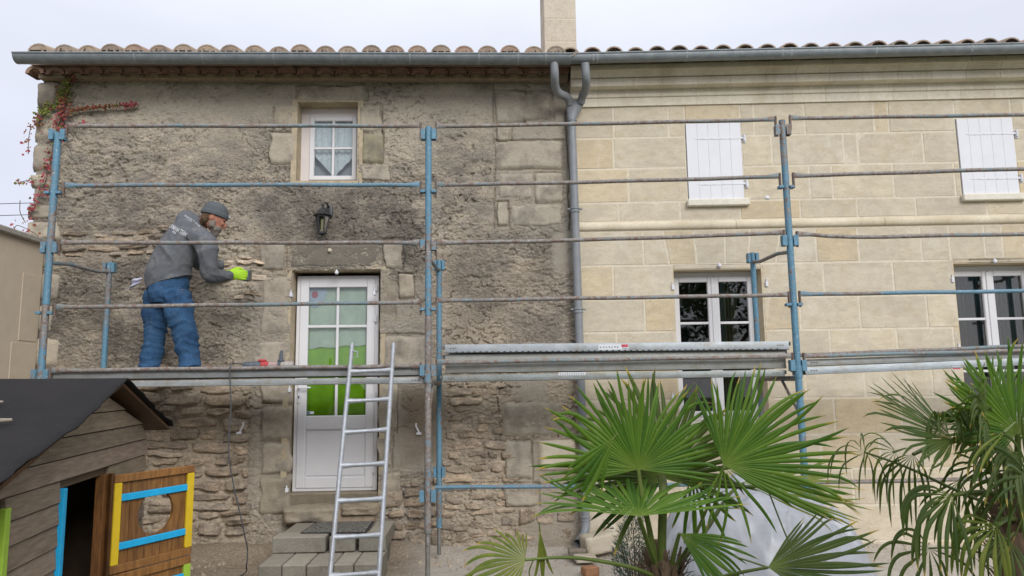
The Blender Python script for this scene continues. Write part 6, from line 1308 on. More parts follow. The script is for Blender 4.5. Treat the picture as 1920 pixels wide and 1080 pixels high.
glo = fuse(gl, 'glove', 0.0055, M['glove'], per, 2, disp=lambda c: np.full(len(c), 0.0035)+0.001*fbm(c[:, 0]*60, c[:, 2]*60, 4, 2))
# jeans
jn = MB()
loft(jn, [(B(318, 512, 0.0), right, 0.150, 0.115), (B(317, 530, 0.0), right, 0.172, 0.135), (B(315, 552, 0.0), right, 0.172, 0.140), (B(314, 570, 0.005), right, 0.150, 0.125)], 24)
limb(jn, [B(297, 548, 0.055), B(291, 582, 0.085), kneeL, B(288, 648, 0.10), B(283, 674, 0.085), B(282, 688, 0.085)], [0.112, 0.112, 0.098, 0.092, 0.090, 0.098], 20)
limb(jn, [B(331, 548, -0.055), B(336, 582, -0.065), kneeR, B(351, 648, -0.055), B(356, 674, -0.05), B(357, 688, -0.05)], [0.116, 0.122, 0.108, 0.102, 0.095, 0.104], 20)
def wrinkle(c):
    x, y, z = c[:, 0], c[:, 1], c[:, 2]; low = sst(DECK+0.42, DECK+0.05, z); kn = np.exp(-((z-(DECK+0.36))/0.10)**2); hp_ = np.exp(-((z-(DECK+0.62))/0.10)**2)
    zz = z+0.35*np.abs(x-feet.x)*0+0.05*fbm(x*7, y*7+z*3, 12, 2)
    f = (ridged(x*3.0+y*2.2, zz*17, 33, 2)-0.5)*0.026*(0.30+low*1.1+kn*0.7)+(ridged(x*6+z*3.5, zz*7-x*5, 37, 2)-0.5)*0.020*(0.3+hp_)
    return f+fbm(x*20, z*20, 39, 2)*0.003
jeans = fuse(jn, 'jeans', 0.011, M['jeans'], per, 5, disp=wrinkle)
# pocket and seams: raised strips laid on the jeans
dg = bpy.context.evaluated_depsgraph_get()
def bvh(o):
    me = o.data; return BVHTree.FromPolygons([tuple(WM[o] @ v.co) for v in me.vertices], [tuple(p.vertices) for p in me.polygons])
bj = bvh(jeans)
def on_surface(tree, px, py, off=0.004):
    d = ray(px, py).normalized(); h, n, i, dist = tree.ray_cast(CAM, d)
    return (h+n*off if n.dot(d) < 0 else h-n*off) if h is not None else None
def seam(tree, pts, r, name, mat, par):
    q = [on_surface(tree, *p, off=0.001) for p in pts]; q = [a for a in q if a is not None]
    if len(q) > 1: mb = MB(); mb.tube(q, r, 5); mb.build(name, mat, par, True)
M['seam'] = simple('seam_thread', (0.055, 0.10, 0.19), 0.9, 0.1)
seam(bj, [(268, 531), (275, 533), (282, 534), (289, 534)], 0.0025, 'pocket_seam', M['seam'], jeans); seam(bj, [(298, 532), (312, 535), (326, 537), (340, 538)], 0.0025, 'pocket_seam', M['seam'], jeans); seam(bj, [(298, 532), (300, 545), (303, 556)], 0.0025, 'pocket_seam', M['seam'], jeans); seam(bj, [(340, 538), (338, 552), (333, 562)], 0.0025, 'pocket_seam', M['seam'], jeans); seam(bj, [(286, 520), (291, 545), (298, 570), (303, 590)], 0.003, 'seat_seam', M['seam'], jeans)
# sweatshirt
sw = MB(); ax = lambda p, q: (q-p).normalized()
sd = Vector((0.62, -0.62, -0.40)).normalized()
loft(sw, [(B(320, 531, 0.0), right, 0.215, 0.150), (B(316, 517, 0.0), right, 0.205, 0.148), (B(322, 493, 0.0), right, 0.185, 0.140), (B(335, 465, 0.0), Vector((0.9, -0.2, -0.3)), 0.180, 0.140), (B(350, 441, 0.01), Vector((0.8, -0.4, -0.5)), 0.178, 0.135), (B(362, 427, 0.015), Vector((0.75, -0.45, -0.5)), 0.150, 0.118), (B(372, 420, 0.015), Vector((0.7, -0.5, -0.5)), 0.10, 0.095), (B(381, 416, 0.01), Vector((0.7, -0.5, -0.5)), 0.068, 0.068)], 26)
limb(sw, [B(366, 440, -0.06), shR, B(391, 485, -0.14), elR, B(410, 517, -0.01), B(424, 516, 0.055), B(433, 514, 0.10)], [0.098, 0.100, 0.085, 0.078, 0.068, 0.056, 0.050], 18)
limb(sw, [B(352, 428, 0.06), shL, elL, B(400, 496, 0.33), wrL], [0.10, 0.095, 0.075, 0.062, 0.05], 16)
def wr2(c):
    x, y, z = c[:, 0], c[:, 1], c[:, 2]; cx, cz_ = PX(330, 500, YP), PZ(330, 500, YP)
    f = (ridged(x*4.2+z*2.6, z*3.4-x*2.2, 51, 2)-0.5)*0.028+(ridged(x*9-z*6, z*5+y*4, 53, 2)-0.5)*0.010
    arm = sst(PX(378, 480, YP), PX(392, 480, YP), x); f = f*(1-0.3*arm)+arm*(ridged(x*11+z*3, z*9, 57, 2)-0.5)*0.016
    top = sst(PZ(350, 460, YP), PZ(350, 430, YP), z); return f*(1-0.75*top*(1-arm))
shirt = fuse(sw, 'sweatshirt', 0.011, M['sweat'], per, 5, disp=wr2)
bs = bvh(shirt)
# printed lettering, wrapped on the back
M['print'] = simple('white_print', (0.55, 0.56, 0.58), 0.8, 0.1, 80)
def lettering(text, p0, p1, hpx, name):
    """text runs from photo point p0 to p1 on the surface of the sweatshirt"""
    cu = bpy.data.curves.new(name, 'FONT'); cu.body = text; cu.size = 1.0; cu.offset = 0.018; cu.resolution_u = 2; to = bpy.data.objects.new(name, cu); COL.objects.link(to)
    dg = bpy.context.evaluated_depsgraph_get(); me = bpy.data.meshes.new_from_object(to.evaluated_get(dg)); bpy.data.objects.remove(to)
    bm = bmesh.new(); bm.from_mesh(me); bmesh.ops.triangulate(bm, faces=bm.faces); xs_ = [v.co.x for v in bm.verts]; x0, x1 = min(xs_), max(xs_); ys_ = [v.co.y for v in bm.verts]; y1 = max(ys_)
    dx, dy_ = p1[0]-p0[0], p1[1]-p0[1]; L_ = sqrt(dx*dx+dy_*dy_); nx, ny = dy_/L_, -dx/L_
    bad = []
    for v in bm.verts:
        t, h = (v.co.x-x0)/(x1-x0), v.co.y/y1*hpx; q = on_surface(bs, p0[0]+dx*t+nx*h, p0[1]+dy_*t+ny*h, 0.0045)
        if q is None: bad.append(v)
        else: v.co = WM[shirt].inverted() @ q
    bmesh.ops.delete(bm, geom=bad, context='VERTS'); m2 = bpy.data.meshes.new(name); bm.to_mesh(m2); bm.free(); return link(name, m2, M['print'], shirt)
lettering('FURMANA', (316, 425.5), (334.5, 436), 8.2, 'lettering'); lettering('TEAM', (335.8, 436.8), (348.5, 444), 8.0, 'lettering'); lettering('426', (322.8, 436.2), (329.5, 439.4), 4.8, 'lettering'); lettering('ROUTE T', (346, 406.5), (363, 417), 3.4, 'lettering'); lettering('NORD', (365, 418.5), (373.5, 427), 3.4, 'lettering'); lettering('SUD', (351.5, 412.5), (359, 417), 1.4, 'lettering')
# hair, beard, beanie
hr = MB(); ball(hr, hc+HR @ Vector((-0.055, 0, -0.03)), 0.055, 0.080, 0.070, HR); ball(hr, hc+HR @ Vector((-0.075, -0.01, -0.075)), 0.030, 0.055, 0.05, HR); ball(hr, hc+HR @ Vector((0.005, -0.066, -0.02)), 0.025, 0.018, 0.04, HR)
fuse(hr, 'hair', 0.009, M['hair'], per, 2, disp=lambda c: (ridged(c[:, 0]*30, c[:, 2]*14, 5, 3)-0.4)*0.022)
bd = MB(); ball(bd, hc+HR @ Vector((0.052, 0, -0.085)), 0.052, 0.060, 0.050, HR); ball(bd, hc+HR @ Vector((0.062, 0, -0.118)), 0.040, 0.042, 0.042, HR); ball(bd, hc+HR @ Vector((0.012, -0.062, -0.062)), 0.028, 0.016, 0.042, HR); ball(bd, hc+HR @ Vector((0.012, 0.062, -0.062)), 0.028, 0.016, 0.042, HR)
fuse(bd, 'beard', 0.008, M['beard'], per, 2, disp=lambda c: (ridged(c[:, 0]*40, c[:, 2]*22, 7, 3)-0.4)*0.016)
bn = MB(); prof = [(0.110, 0.090, 0.012), (0.118, 0.098, 0.016), (0.120, 0.100, 0.036), (0.114, 0.094, 0.055), (0.110, 0.090, 0.058), (0.108, 0.088, 0.080), (0.094, 0.077, 0.112), (0.065, 0.054, 0.134), (0.02, 0.018, 0.142)]
vs = []; n = 26
HB = Matrix.Rotation(radians(0), 3, 'X')
for ra, rb_, z_ in prof:
    for j in range(n): w = 2*pi*j/n; vs.append(tuple(hc+HR @ (Matrix.Rotation(radians(-8), 3, 'Y') @ Vector((ra*cos(w)-0.006-0.10*max(0, z_-0.06), rb_*sin(w), z_)))))
bn.add(vs, [(i*n+j, i*n+(j+1) % n, (i+1)*n+(j+1) % n, (i+1)*n+j) for i in range(len(prof)-1) for j in range(n)]+[tuple(range(n))[::-1], tuple((len(prof)-1)*n+j for j in range(n))]); bn.build('beanie', M['beanie'], per, True)
lo_ = MB(); 
for k, (a, c) in enumerate(((-0.018, 0.006), (0.006, 0.010), (0.022, 0.004))): ball(lo_, hc+HR @ Vector((0.106, -0.052+a, 0.062+c)), 0.008, 0.012, 0.010, HR, 8)
lo_.build('badge', M['print'], per, True)
# eyes
for s in (-1, 1):
    mb = MB(); ball(mb, hc+HR @ Vector((0.088, s*0.032, 0.002)), 0.008, 0.011, 0.008, HR, 8); mb.build('eye', M['dark'], per, True)
# shoes
for ak in (ankL, ankR):
    mb = MB(); q = Vector((ak.x, ak.y, DECK))
    vs = []; prof = [(-0.075, 0.036), (-0.05, 0.044), (0.0, 0.045), (0.07, 0.050), (0.12, 0.046), (0.155, 0.030)]; dirv = Vector((0.85, 0.5, 0)).normalized(); sdv = Vector((-dirv.y, dirv.x, 0))
    loft(mb, [(q+dirv*(a*1.15)+Vector((0, 0, 0.036-0.008*(a > 0.1))), sdv, w, 0.034-0.010*(a > 0.1)) for a, w in prof], 14); mb.build('shoe', simple('brown_shoe', (0.16, 0.115, 0.085), 0.7, 0.2, 40, 0.2), per, True)
# tool in the glove, rag in the pocket
tw = hp(wrR, 0.125, 0.0, 0.036); ht = thing('scrubbing_tool', 'small dark scrubbing block held against the wall in the lime green glove', 'hand tool', tuple(tw))
mb = MB(); R2 = Matrix((hnd, hu, hn)).transposed(); mb.box(-0.014, 0.050, -0.052, 0.052, -0.022, 0.026, 0.012, xf=lambda a, c, d: tw+R2 @ Vector((a, c, d))); mb.build('block', M['toolg'], ht); mb = MB(); mb.box(0.045, 0.062, -0.046, 0.046, -0.018, 0.022, 0.003, xf=lambda a, c, d: tw+R2 @ Vector((a, c, d))); mb.build('bristles', simple('bristles', (0.10, 0.085, 0.07), 0.9, 0.3, 120, 0.5), ht)
nu_, nv_ = 16, 14; U = np.linspace(0, 1, nu_)[None, :].repeat(nv_, 0); V = np.linspace(0, 1, nv_)[:, None].repeat(nu_, 1); c0_ = B(267, 524, -0.06)
Xr = c0_.x-(0.005+0.085*V*(0.5+0.6*U))+0.012*np.sin(U*9+V*3); Yr = c0_.y-0.03+0.020*np.sin(U*12+V*4)-0.02*V; Zr = c0_.z+0.018-0.095*U*(0.5+0.5*V)-0.010*np.sin(U*3)-0.02*V
o = link('rag', grid_mesh('rag', np.stack([Xr, Yr, Zr], -1).reshape(-1, 3), nu_, nv_), simple('pale_rag', (0.50, 0.50, 0.60), 0.9, 0.1, 30, 0.2)); tag(o, 'crumpled pale lilac rag hanging from the back pocket of the jeans', 'rag'); md_ = o.modifiers.new('t', 'SOLIDIFY'); md_.thickness = 0.003
# ------------------------------------------------------------------ palms
def palm_mat(name, base, light, tip=(0.30, 0.19, 0.06), yellow=(0.32, 0.30, 0.05), yamt=0.0):
    b = NB(name); s = b.attr('along'); k = b.attr('leafrand'); n1 = b.noise(9, 4, 0.6)
    col = b.mix(k, base, light); col = b.mix(b.ramp(n1, [(0.4, 0), (0.75, 0.35)]), col, tuple(v*0.55 for v in base))
    hubg = b.ramp(s, [(0.0, 0.75), (0.22, 0.0)]); col = b.mix(hubg, col, (0.17, 0.235, 0.035))
    if yamt: col = b.mix(b.math('MULTIPLY', b.ramp(n1, [(0.35, 0.2), (0.6, 1.0)]), yamt), col, yellow)
    tp = b.ramp(b.math('ADD', s, b.math('MULTIPLY', b.math('SUBTRACT', k, 0.5), 0.10)), [(0.925, 0.0), (0.955, 0.7), (0.985, 1.0)]); col = b.mix(tp, col, b.mix(k, tip, (0.42, 0.30, 0.05)))
    b.done(col, 0.5, None, spec=0.25)
    tr = b.n('ShaderNodeBsdfTranslucent'); b.nt.links.new(b.mix(0.5, col, (0.22, 0.36, 0.03)), tr.inputs[0]); mx = b.n('ShaderNodeMixShader'); mx.inputs[0].default_value = 0.22
    b.nt.links.new(b.p.outputs[0], mx.inputs[1]); b.nt.links.new(tr.outputs[0], mx.inputs[2]); b.nt.links.new(mx.outputs[0], b.out.inputs[0]); return b.m
M['palm'] = palm_mat('palm_green', (0.042, 0.112, 0.010), (0.115, 0.205, 0.020))
M['palm_y'] = palm_mat('palm_yellowing', (0.035, 0.085, 0.012), (0.10, 0.15, 0.022), yamt=0.38)
M['palm_d'] = palm_mat('palm_dark', (0.024, 0.056, 0.012), (0.055, 0.095, 0.022), yamt=0.12)
M['petiole'] = simple('petiole_green', (0.11, 0.15, 0.035), 0.45, 0.2, 12, 0.05, dirt=(0.16, 0.13, 0.06), dirt_amt=0.5)
M['fibre'] = simple('palm_fibre', (0.13, 0.085, 0.055), 0.95, 0.4, 60, 0.8, sc=(1, 1, 0.2), dirt=(0.24, 0.18, 0.13), dirt_amt=0.7)
fr_rnd = random.Random(77)
def cdir(a): return (c_r*a[0]+c_u*a[1]+c_f*a[2]).normalized()
def fan(plant, hub, dep, axis, normal, Rpx, n, spread, stalk, mat='palm', droop=0.10, hang=0.0, cup=0.25, lens=None, wscale=1.0, split=0.48, rnd=0.08, stalk_r=0.009, blade_lab=None):
    H = Q(hub[0], hub[1], dep); e1 = cdir(axis); nn = cdir(normal); nn = (nn-e1*nn.dot(e1)).normalized(); e2 = nn.cross(e1)
    R_ = Rpx/FPX*dep; sp = radians(spread); S = 13; cols = 5; da_ = min(sp/max(1, n-1), radians(7.5))
    V = []; F_ = []; A1 = []; A2 = []; rg = np.random.RandomState(fr_rnd.randrange(99999))
    for i in range(n):
        u_ = i/max(1, n-1)*2-1; a = u_*sp/2+rg.uniform(-.15, .15)*da_*0.5; L = R_*(1.0-0.16*abs(u_)**2.0)*(1+rg.uniform(-rnd, rnd))
        if lens: L *= np.interp(u_, np.linspace(-1, 1, len(lens)), lens)
        dv = e1*cos(a)+e2*sin(a); dv = (dv+nn*(cup*(1-cos(a*0.8))-0.02+rg.uniform(-.03, .03))).normalized(); side = nn.cross(dv).normalized(); base = len(V); kr = rg.rand(); bend = droop*rg.uniform(0.5, 1.6); hb = hang*rg.uniform(0.5, 1.5); hs_ = rg.uniform(0.45, 0.7) if hang < 0.45 else rg.uniform(0.15, 0.45); j1, j2 = rg.normal(0, 0.035), rg.normal(0, 0.035)
        if hang < 0.1 and rg.rand() < 0.16: hb, hs_ = 0.55, rg.uniform(0.62, 0.85)
        # spine
        pts = []; p = H.copy(); d = dv.copy()
        for k in range(S):
            s = k/(S-1); pts.append(p.copy()); d = (d+Vector((0, 0, -1))*(bend*0.22*s+(hb*0.5 if s > hs_ else 0))+(side*j1+nn*j2)*(s > split*0.8)).normalized(); p = p+d*(L/(S-1))
        for k in range(S):
            s = k/(S-1); t = (pts[min(k+1, S-1)]-pts[max(k-1, 0)]).normalized(); sd = t.cross(nn).normalized(); up_ = sd.cross(t).normalized()
            wmax = L*split*tan(da_/2)*1.04*wscale; w = min(s, split)/split*wmax
            if s > split: q_ = (s-split)/(1-split); w = wmax*(max(0.0, 1-0.22*q_-0.78*q_**5)*0.97+0.02)
            for c in range(cols):
                q = (c/(cols-1))*2-1; V.append(pts[k]+sd*(q*w)+up_*((1-abs(q))*w*0.55)); A1.append(s); A2.append(kr)
        for k in range(S-1):
            for c in range(cols-1): b0 = base+k*cols+c; F_.append((b0, b0+1, b0+cols+1, b0+cols))
    fr = bpy.data.objects.new('frond', None)
    me = bpy.data.meshes.new('frond'); mbp = MB()
    pts = [Q(x, y, d) for x, y, d in stalk]+[H] if stalk else None
    if pts: k = len(pts); path = catmull(pts, 5); mbp.tube(path, list(np.linspace(stalk_r*1.35, stalk_r*0.75, len(path))), 8, flat=[(1.2, 0.8)]*len(path))
    else: mbp.tube([H-e1*0.03, H+e1*0.01], [0.002, 0.004], 8)
    bpy.data.objects.remove(fr); pet = mbp.build('frond', M['petiole'], plant, True)
    me = bpy.data.meshes.new('blade'); inv = WM[plant].inverted(); me.from_pydata([inv @ v for v in V], [], F_); smooth_set(me, True); fattr(me, 'along', np.array(A1)); fattr(me, 'leafrand', np.array(A2))
    o = link('blade', me, M[mat], pet); return pet
T0 = Q(1243, 1072, 3.2); pal = thing('palm', 'fan palm with fresh green fronds in front of the plastic sheet and French window', 'palm', (T0.x, T0.y, 0))
def trunk(plant, base, ztop, r, seed):
    rg = np.random.RandomState(seed); mb = MB(); n = 18; k = 16; vs = []
    for i in range(k):
        z = ztop*i/(k-1); rr = r*(1.05-0.1*i/(k-1)) if i < k-2 else r*(0.75 if i == k-2 else 0.4)
        for j in range(n): w = 2*pi*j/n; q = rr*(1+0.12*rg.uniform(-1, 1)); vs.append((base.x+q*cos(w), base.y+q*sin(w), z))
    mb.add(vs, [(i*n+j, i*n+(j+1) % n, (i+1)*n+(j+1) % n, (i+1)*n+j) for i in range(k-1) for j in range(n)]+[tuple((k-1)*n+j for j in range(n))]); mb.build('trunk', M['fibre'], plant, True)
    mb = MB()
    for i in range(420):
        w = rg.uniform(0, 2*pi); z = ztop*rg.uniform(0.35, 1.0); rr = r*rg.uniform(0.8, 1.05); L = rg.uniform(0.04, 0.12); o = Vector((base.x+rr*cos(w), base.y+rr*sin(w), z)); d = Vector((cos(w)*rg.uniform(.2, .9), sin(w)*rg.uniform(.2, .9), rg.uniform(.3, 1.2))).normalized(); sd = d.cross(Vector((cos(w+1.2), sin(w+1.2), 0.2))).normalized()*rg.uniform(0.0012, 0.004)
        q = o+d*L+Vector((rg.uniform(-.02, .02), rg.uniform(-.02, .02), -0.01)); mb.add([tuple(o-sd), tuple(o+sd), tuple(o+d*L*0.5+sd*0.7), tuple(q), tuple(o+d*L*0.5-sd*0.7)], [(0, 1, 2, 3, 4)])
    mb.build('fibre', M['fibre'], plant, kind='stuff')
    mb = MB()
    for i in range(12):
        w = 2*pi*i/12+rg.uniform(-.2, .2); o = Vector((base.x+r*0.7*cos(w), base.y+r*0.7*sin(w), ztop-0.10)); d = Vector((cos(w)*0.35, sin(w)*0.35, 1)).normalized(); L = rg.uniform(0.10, 0.2); s = Vector((-sin(w), cos(w), 0))*0.014
        mb.add([tuple(o-s*1.4), tuple(o+s*1.4), tuple(o+d*L+s*0.5), tuple(o+d*L-s*0.5)], [(0, 1, 2, 3)])
    mb.build('leaf_base', M['fibre'], plant, kind='stuff')
trunk(pal, T0, Q(1243, 1050, 3.2).z, 0.085, 3)
D = 3.2
mb = MB(); mb.tube(catmull([Q(1240, 1062, D), Q(1242, 980, D), Q(1244, 920, D+.02), Q(1240, 892, D+.05)], 4), [0.020]*13, 10); mb.build('leaf_spear', M['petiole'], pal, True)
fan(pal, (1240, 896), 3.36, (-0.25, 1, 0.25), (0.1, 0.45, -0.9), 205, 40, 235, None, 'palm_d', cup=0.35, droop=0.16)
fan(pal, (1197, 880), 3.14, (-0.02, 1, 0.10), (0.06, 0.38, -0.92), 210, 44, 196, [(1232, 1068, 3.2), (1216, 985, 3.17), (1204, 930, 3.15)], 'palm', cup=0.15, droop=0.10, lens=[0.9, 0.98, 1.0, 0.95, 0.85, 0.85, 0.88, 0.95, 1.05, 1.1, 1.05])
fan(pal, (1357, 872), 3.08, (0.76, 0.66, 0.0), (-0.1, 0.25, -0.95), 232, 34, 138, [(1258, 1072, 3.2), (1300, 1010, 3.17), (1335, 930, 3.12)], 'palm', cup=0.12, droop=0.10, hang=0.0, lens=[1.15, 1.12, 1.05, 0.98, 0.92, 0.9, 0.85, 0.78, 0.72], stalk_r=0.008)
fan(pal, (1357, 874), 3.06, (0.25, -1, -0.15), (-0.1, 0.2, -0.95), 150, 6, 90, None, 'palm', cup=0.1, droop=0.10, hang=0.15, split=0.4, wscale=0.8, lens=[0.7, 0.9, 1.0, 1.0, 1.0, 1.1, 1.1])
fan(pal, (1395, 905), 3.42, (0.98, -0.02, 0.1), (-0.05, 0.95, -0.30), 222, 24, 105, [(1262, 1072, 3.2), (1320, 1000, 3.3), (1365, 930, 3.4)], 'palm_y', cup=0.1, droop=0.06)
fan(pal, (1198, 968), 2.98, (0.02, 0.20, 0.97), (0.0, 0.97, -0.20), 226, 38, 195, [(1234, 1074, 3.18), (1222, 1040, 3.1), (1205, 990, 3.02)], 'palm', cup=0.30, droop=0.03, lens=[1.05, 0.98, 0.95, 0.9, 0.9, 0.9, 0.95, 1.0, 1.12], rnd=0.05)
fan(pal, (1150, 822), 3.06, (-0.62, -0.78, -0.1), (0.2, 0.3, -0.9), 135, 6, 44, None, 'palm', cup=0.1, droop=0.1, wscale=1.0, split=0.55)
fan(pal, (1300, 888), 3.25, (0.25, -1, 0.05), (0.1, 0.2, -0.95), 150, 7, 70, None, 'palm', cup=0.1, droop=0.05, wscale=0.9, split=0.5)
fan(pal, (985, 1050), 2.95, (-0.95, 0.16, 0.1), (0.0, 0.72, -0.68), 135, 17, 165, [(1240, 1086, 3.18), (1180, 1063, 3.1), (1090, 1047, 3.02), (1030, 1046, 2.97)], 'palm_y', cup=0.25, droop=0.35, hang=0.15, lens=[0.55, 0.62, 0.75, 0.95, 1.05, 1.05, 1.0])
fan(pal, (1012, 992), 2.98, (0.10, -1, 0.0), (0.4, 0.1, -0.9), 115, 4, 14, None, 'palm_y', cup=0.0, droop=0.0, wscale=1.6, split=0.5)
fan(pal, (1274, 1000), 3.12, (0.80, -0.5, -0.1), (0.1, 0.6, -0.8), 160, 13, 62, [(1256, 1076, 3.2), (1266, 1030, 3.15)], 'palm', cup=0.2, droop=0.18, hang=0.05)
fan(pal, (1440, 1064), 2.92, (0.96, 0.16, -0.1), (-0.05, 0.62, -0.78), 205, 22, 88, [(1258, 1084, 3.2), (1330, 1085, 3.1), (1395, 1072, 3.0)], 'palm_d', cup=0.2, droop=0.08, lens=[0.6, 0.9, 1.0, 1.05, 1.0, 0.85, 0.7])
# bent dry leaflets
mb = MB(); mb.tube(catmull([Q(1440, 918, 3.1), Q(1462, 975, 3.1), Q(1485, 1030, 3.1), Q(1500, 1052, 3.1)], 5), 0.0035, 5); mb.tube(catmull([Q(1376, 1043, 3.0), Q(1405, 1052, 2.98), Q(1440, 1064, 2.95)], 5), 0.004, 5); mb.tube(catmull([Q(1000, 1050, 2.95), Q(992, 1072, 2.95), Q(996, 1095, 2.95)], 4), 0.003, 5); mb.build('dry_leaflets', M['petiole'], pal, True, kind='stuff')

T1 = Q(1908, 1000, 2.05); pa2 = thing('palm', 'taller palm with thin drooping dark older fronds and thick brown fibrous trunk, nearest the viewer', 'palm', (T1.x, T1.y, 0))
trunk(pa2, T1, Q(1908, 930, 2.05).z, 0.062, 8)
fan(pa2, (1908, 812), 2.0, (-0.05, 1, 0.1), (0.1, 0.35, -0.93), 175, 40, 240, [(1910, 940, 2.05), (1909, 880, 2.03)], 'palm', cup=0.2, droop=0.1, lens=[0.6, 0.8, 0.95, 1, 1, 1, 1, 1, 1])
fan(pa2, (1870, 800), 2.25, (-0.5, 0.85, 0.1), (0.1, 0.4, -0.9), 140, 30, 170, [(1900, 940, 2.05), (1885, 860, 2.15)], 'palm', cup=0.2, droop=0.1)
fan(pa2, (1788, 824), 1.95, (-0.86, 0.40, -0.1), (0.15, 0.75, -0.62), 190, 30, 120, [(1905, 945, 2.05), (1880, 845, 2.02), (1840, 822, 1.98)], 'palm_d', cup=0.2, droop=0.10, hang=0.0, lens=[0.8, 0.95, 1.0, 0.95, 0.8])
fan(pa2, (1800, 800), 1.97, (-0.15, 0.6, -0.3), (0.15, 0.6, -0.75), 95, 12, 120, None, 'palm_d', cup=0.3, droop=0.5, hang=0.9, split=0.4, wscale=1.1)
fan(pa2, (1712, 852), 2.1, (-0.30, -0.75, 0.1), (0.2, 0.5, -0.8), 150, 9, 120, [(1903, 950, 2.05), (1830, 840, 2.08), (1770, 828, 2.1)], 'palm_d', cup=0.2, droop=0.55, hang=0.9, split=0.35, wscale=0.8)
fan(pa2, (1622, 848), 2.15, (-0.9, 0.05, 0.1), (0.2, 0.8, -0.6), 115, 9, 260, [(1900, 965, 2.06), (1790, 918, 2.1), (1700, 876, 2.12)], 'palm_d', cup=0.2, droop=0.6, hang=0.9, split=0.3, wscale=0.75, stalk_r=0.005)
fan(pa2, (1680, 846), 2.2, (-0.5, -0.2, 0.1), (0.2, 0.7, -0.7), 110, 8, 150, None, 'palm_y', cup=0.2, droop=0.6, hang=0.9, split=0.3, wscale=0.8)
fan(pa2, (1785, 928), 1.95, (-0.72, -0.45, -0.1), (0.15, 0.6, -0.75), 165, 11, 120, [(1903, 965, 2.05), (1860, 925, 2.0)], 'palm_d', cup=0.2, droop=0.55, hang=0.9, split=0.4)
fan(pa2, (1800, 900), 2.15, (-0.3, -0.8, -0.1), (0.15, 0.5, -0.8), 130, 7, 90, None, 'palm_d', cup=0.2, droop=0.3, hang=0.3, split=0.4)
fan(pa2, (1742, 1028), 2.0, (-0.55, -0.6, -0.1), (0.1, 0.6, -0.8), 130, 10, 220, [(1904, 1075, 2.06), (1860, 1045, 2.04), (1800, 1028, 2.02)], 'palm_d', cup=0.2, droop=0.55, hang=0.9, split=0.4, stalk_r=0.004)
fan(pa2, (1868, 985), 1.92, (-0.7, -0.5, -0.2), (0.1, 0.6, -0.8), 150, 9, 130, [(1905, 975, 2.05), (1890, 972, 1.98)], 'palm_y', cup=0.2, droop=0.5, hang=0.9, split=0.45)
fan(pa2, (1888, 806), 1.8, (-0.75, -0.6, -0.1), (0.5, 0.5, -0.7), 130, 2, 14, None, 'palm_y', cup=0.1, droop=0.05, split=0.5, wscale=0.9)
fan(pa2, (1902, 880), 1.95, (-0.4, -0.9, -0.1), (0.2, 0.5, -0.8), 150, 9, 120, None, 'palm_d', cup=0.1, droop=0.3, hang=0.4, split=0.4)
fan(pa2, (1930, 900), 1.95, (-0.3, 0.5, -0.2), (0.2, 0.5, -0.8), 170, 18, 200, None, 'palm_d', cup=0.1, droop=0.3, hang=0.2, split=0.4)
fan(pa2, (1842, 870), 2.1, (-0.5, -0.6, 0.1), (0.2, 0.5, -0.8), 110, 8, 150, [(1904, 960, 2.05), (1880, 900, 2.08)], 'palm_d', cup=0.2, droop=0.5, hang=0.9, split=0.35)
fan(pa2, (1895, 930), 2.15, (-0.6, -0.7, 0.1), (0.2, 0.5, -0.8), 140, 9, 140, None, 'palm_d', cup=0.2, droop=0.5, hang=0.9, split=0.4)

fan(pa2, (1760, 800), 2.0, (0.1, 0.55, -0.3), (0.2, 0.6, -0.75), 110, 16, 130, None, 'palm_d', cup=0.3, droop=0.5, hang=0.9, split=0.5)
fan(pa2, (1850, 790), 1.95, (-0.4, 0.5, -0.3), (0.2, 0.6, -0.75), 120, 18, 150, None, 'palm_d', cup=0.3, droop=0.4, hang=0.6, split=0.5)
fan(pa2, (1905, 850), 1.98, (-0.6, 0.1, -0.3), (0.2, 0.7, -0.65), 150, 24, 160, None, 'palm_d', cup=0.3, droop=0.3, hang=0.5, split=0.5)
fan(pa2, (1890, 1010), 1.98, (-0.6, -0.3, -0.3), (0.2, 0.7, -0.65), 120, 14, 150, None, 'palm_d', cup=0.3, droop=0.4, hang=0.9, split=0.4)
# ------------------------------------------------------------------ plastic sheet over a heap, shrub, creeper
pc = HW(5.05, (1402-960)/FPX*5.05); sheet = None
nu_, nv_ = 120, 90; U = np.linspace(-1.12, 1.12, nu_)[None, :].repeat(nv_, 0); V = np.linspace(-1.12, 1.12, nv_)[:, None].repeat(nu_, 1)
rad = np.sqrt(U**2+V**2); an = np.arctan2(V, U)
H_ = 0.86*np.clip(1-np.clip(rad, 0, 1)**2.6, 0, 1)**0.62*(1-0.12*U)
fold = (ridged(an*2.1+0.5*fbm(U*2, V*2, 3, 2), rad*0.5, 11, 3)-0.5)*0.13*sst(0.05, 0.7, rad)+(ridged(U*2.6+V*1.3, V*2.2-U*0.6, 15, 3)-0.5)*0.11+(ridged(U*6, V*7, 19, 3)-0.5)*0.04
Hh = np.maximum(H_+fold*(H_ > 0.02)*sst(0, 0.25, H_), 0.02+0.012*ridged(U*8, V*8, 3, 2)); lat = 0.80*U*(1+0.10*fold); dpt = 0.62*V
G3 = np.array(pc)[None, None, :]+lat[..., None]*np.array(h_r)+dpt[..., None]*np.array(h_f); G3[..., 2] = Hh
b = NB('plastic_sheet'); p1 = b.n('ShaderNodeBsdfPrincipled'); n1 = b.noise(7, 5, 0.6)
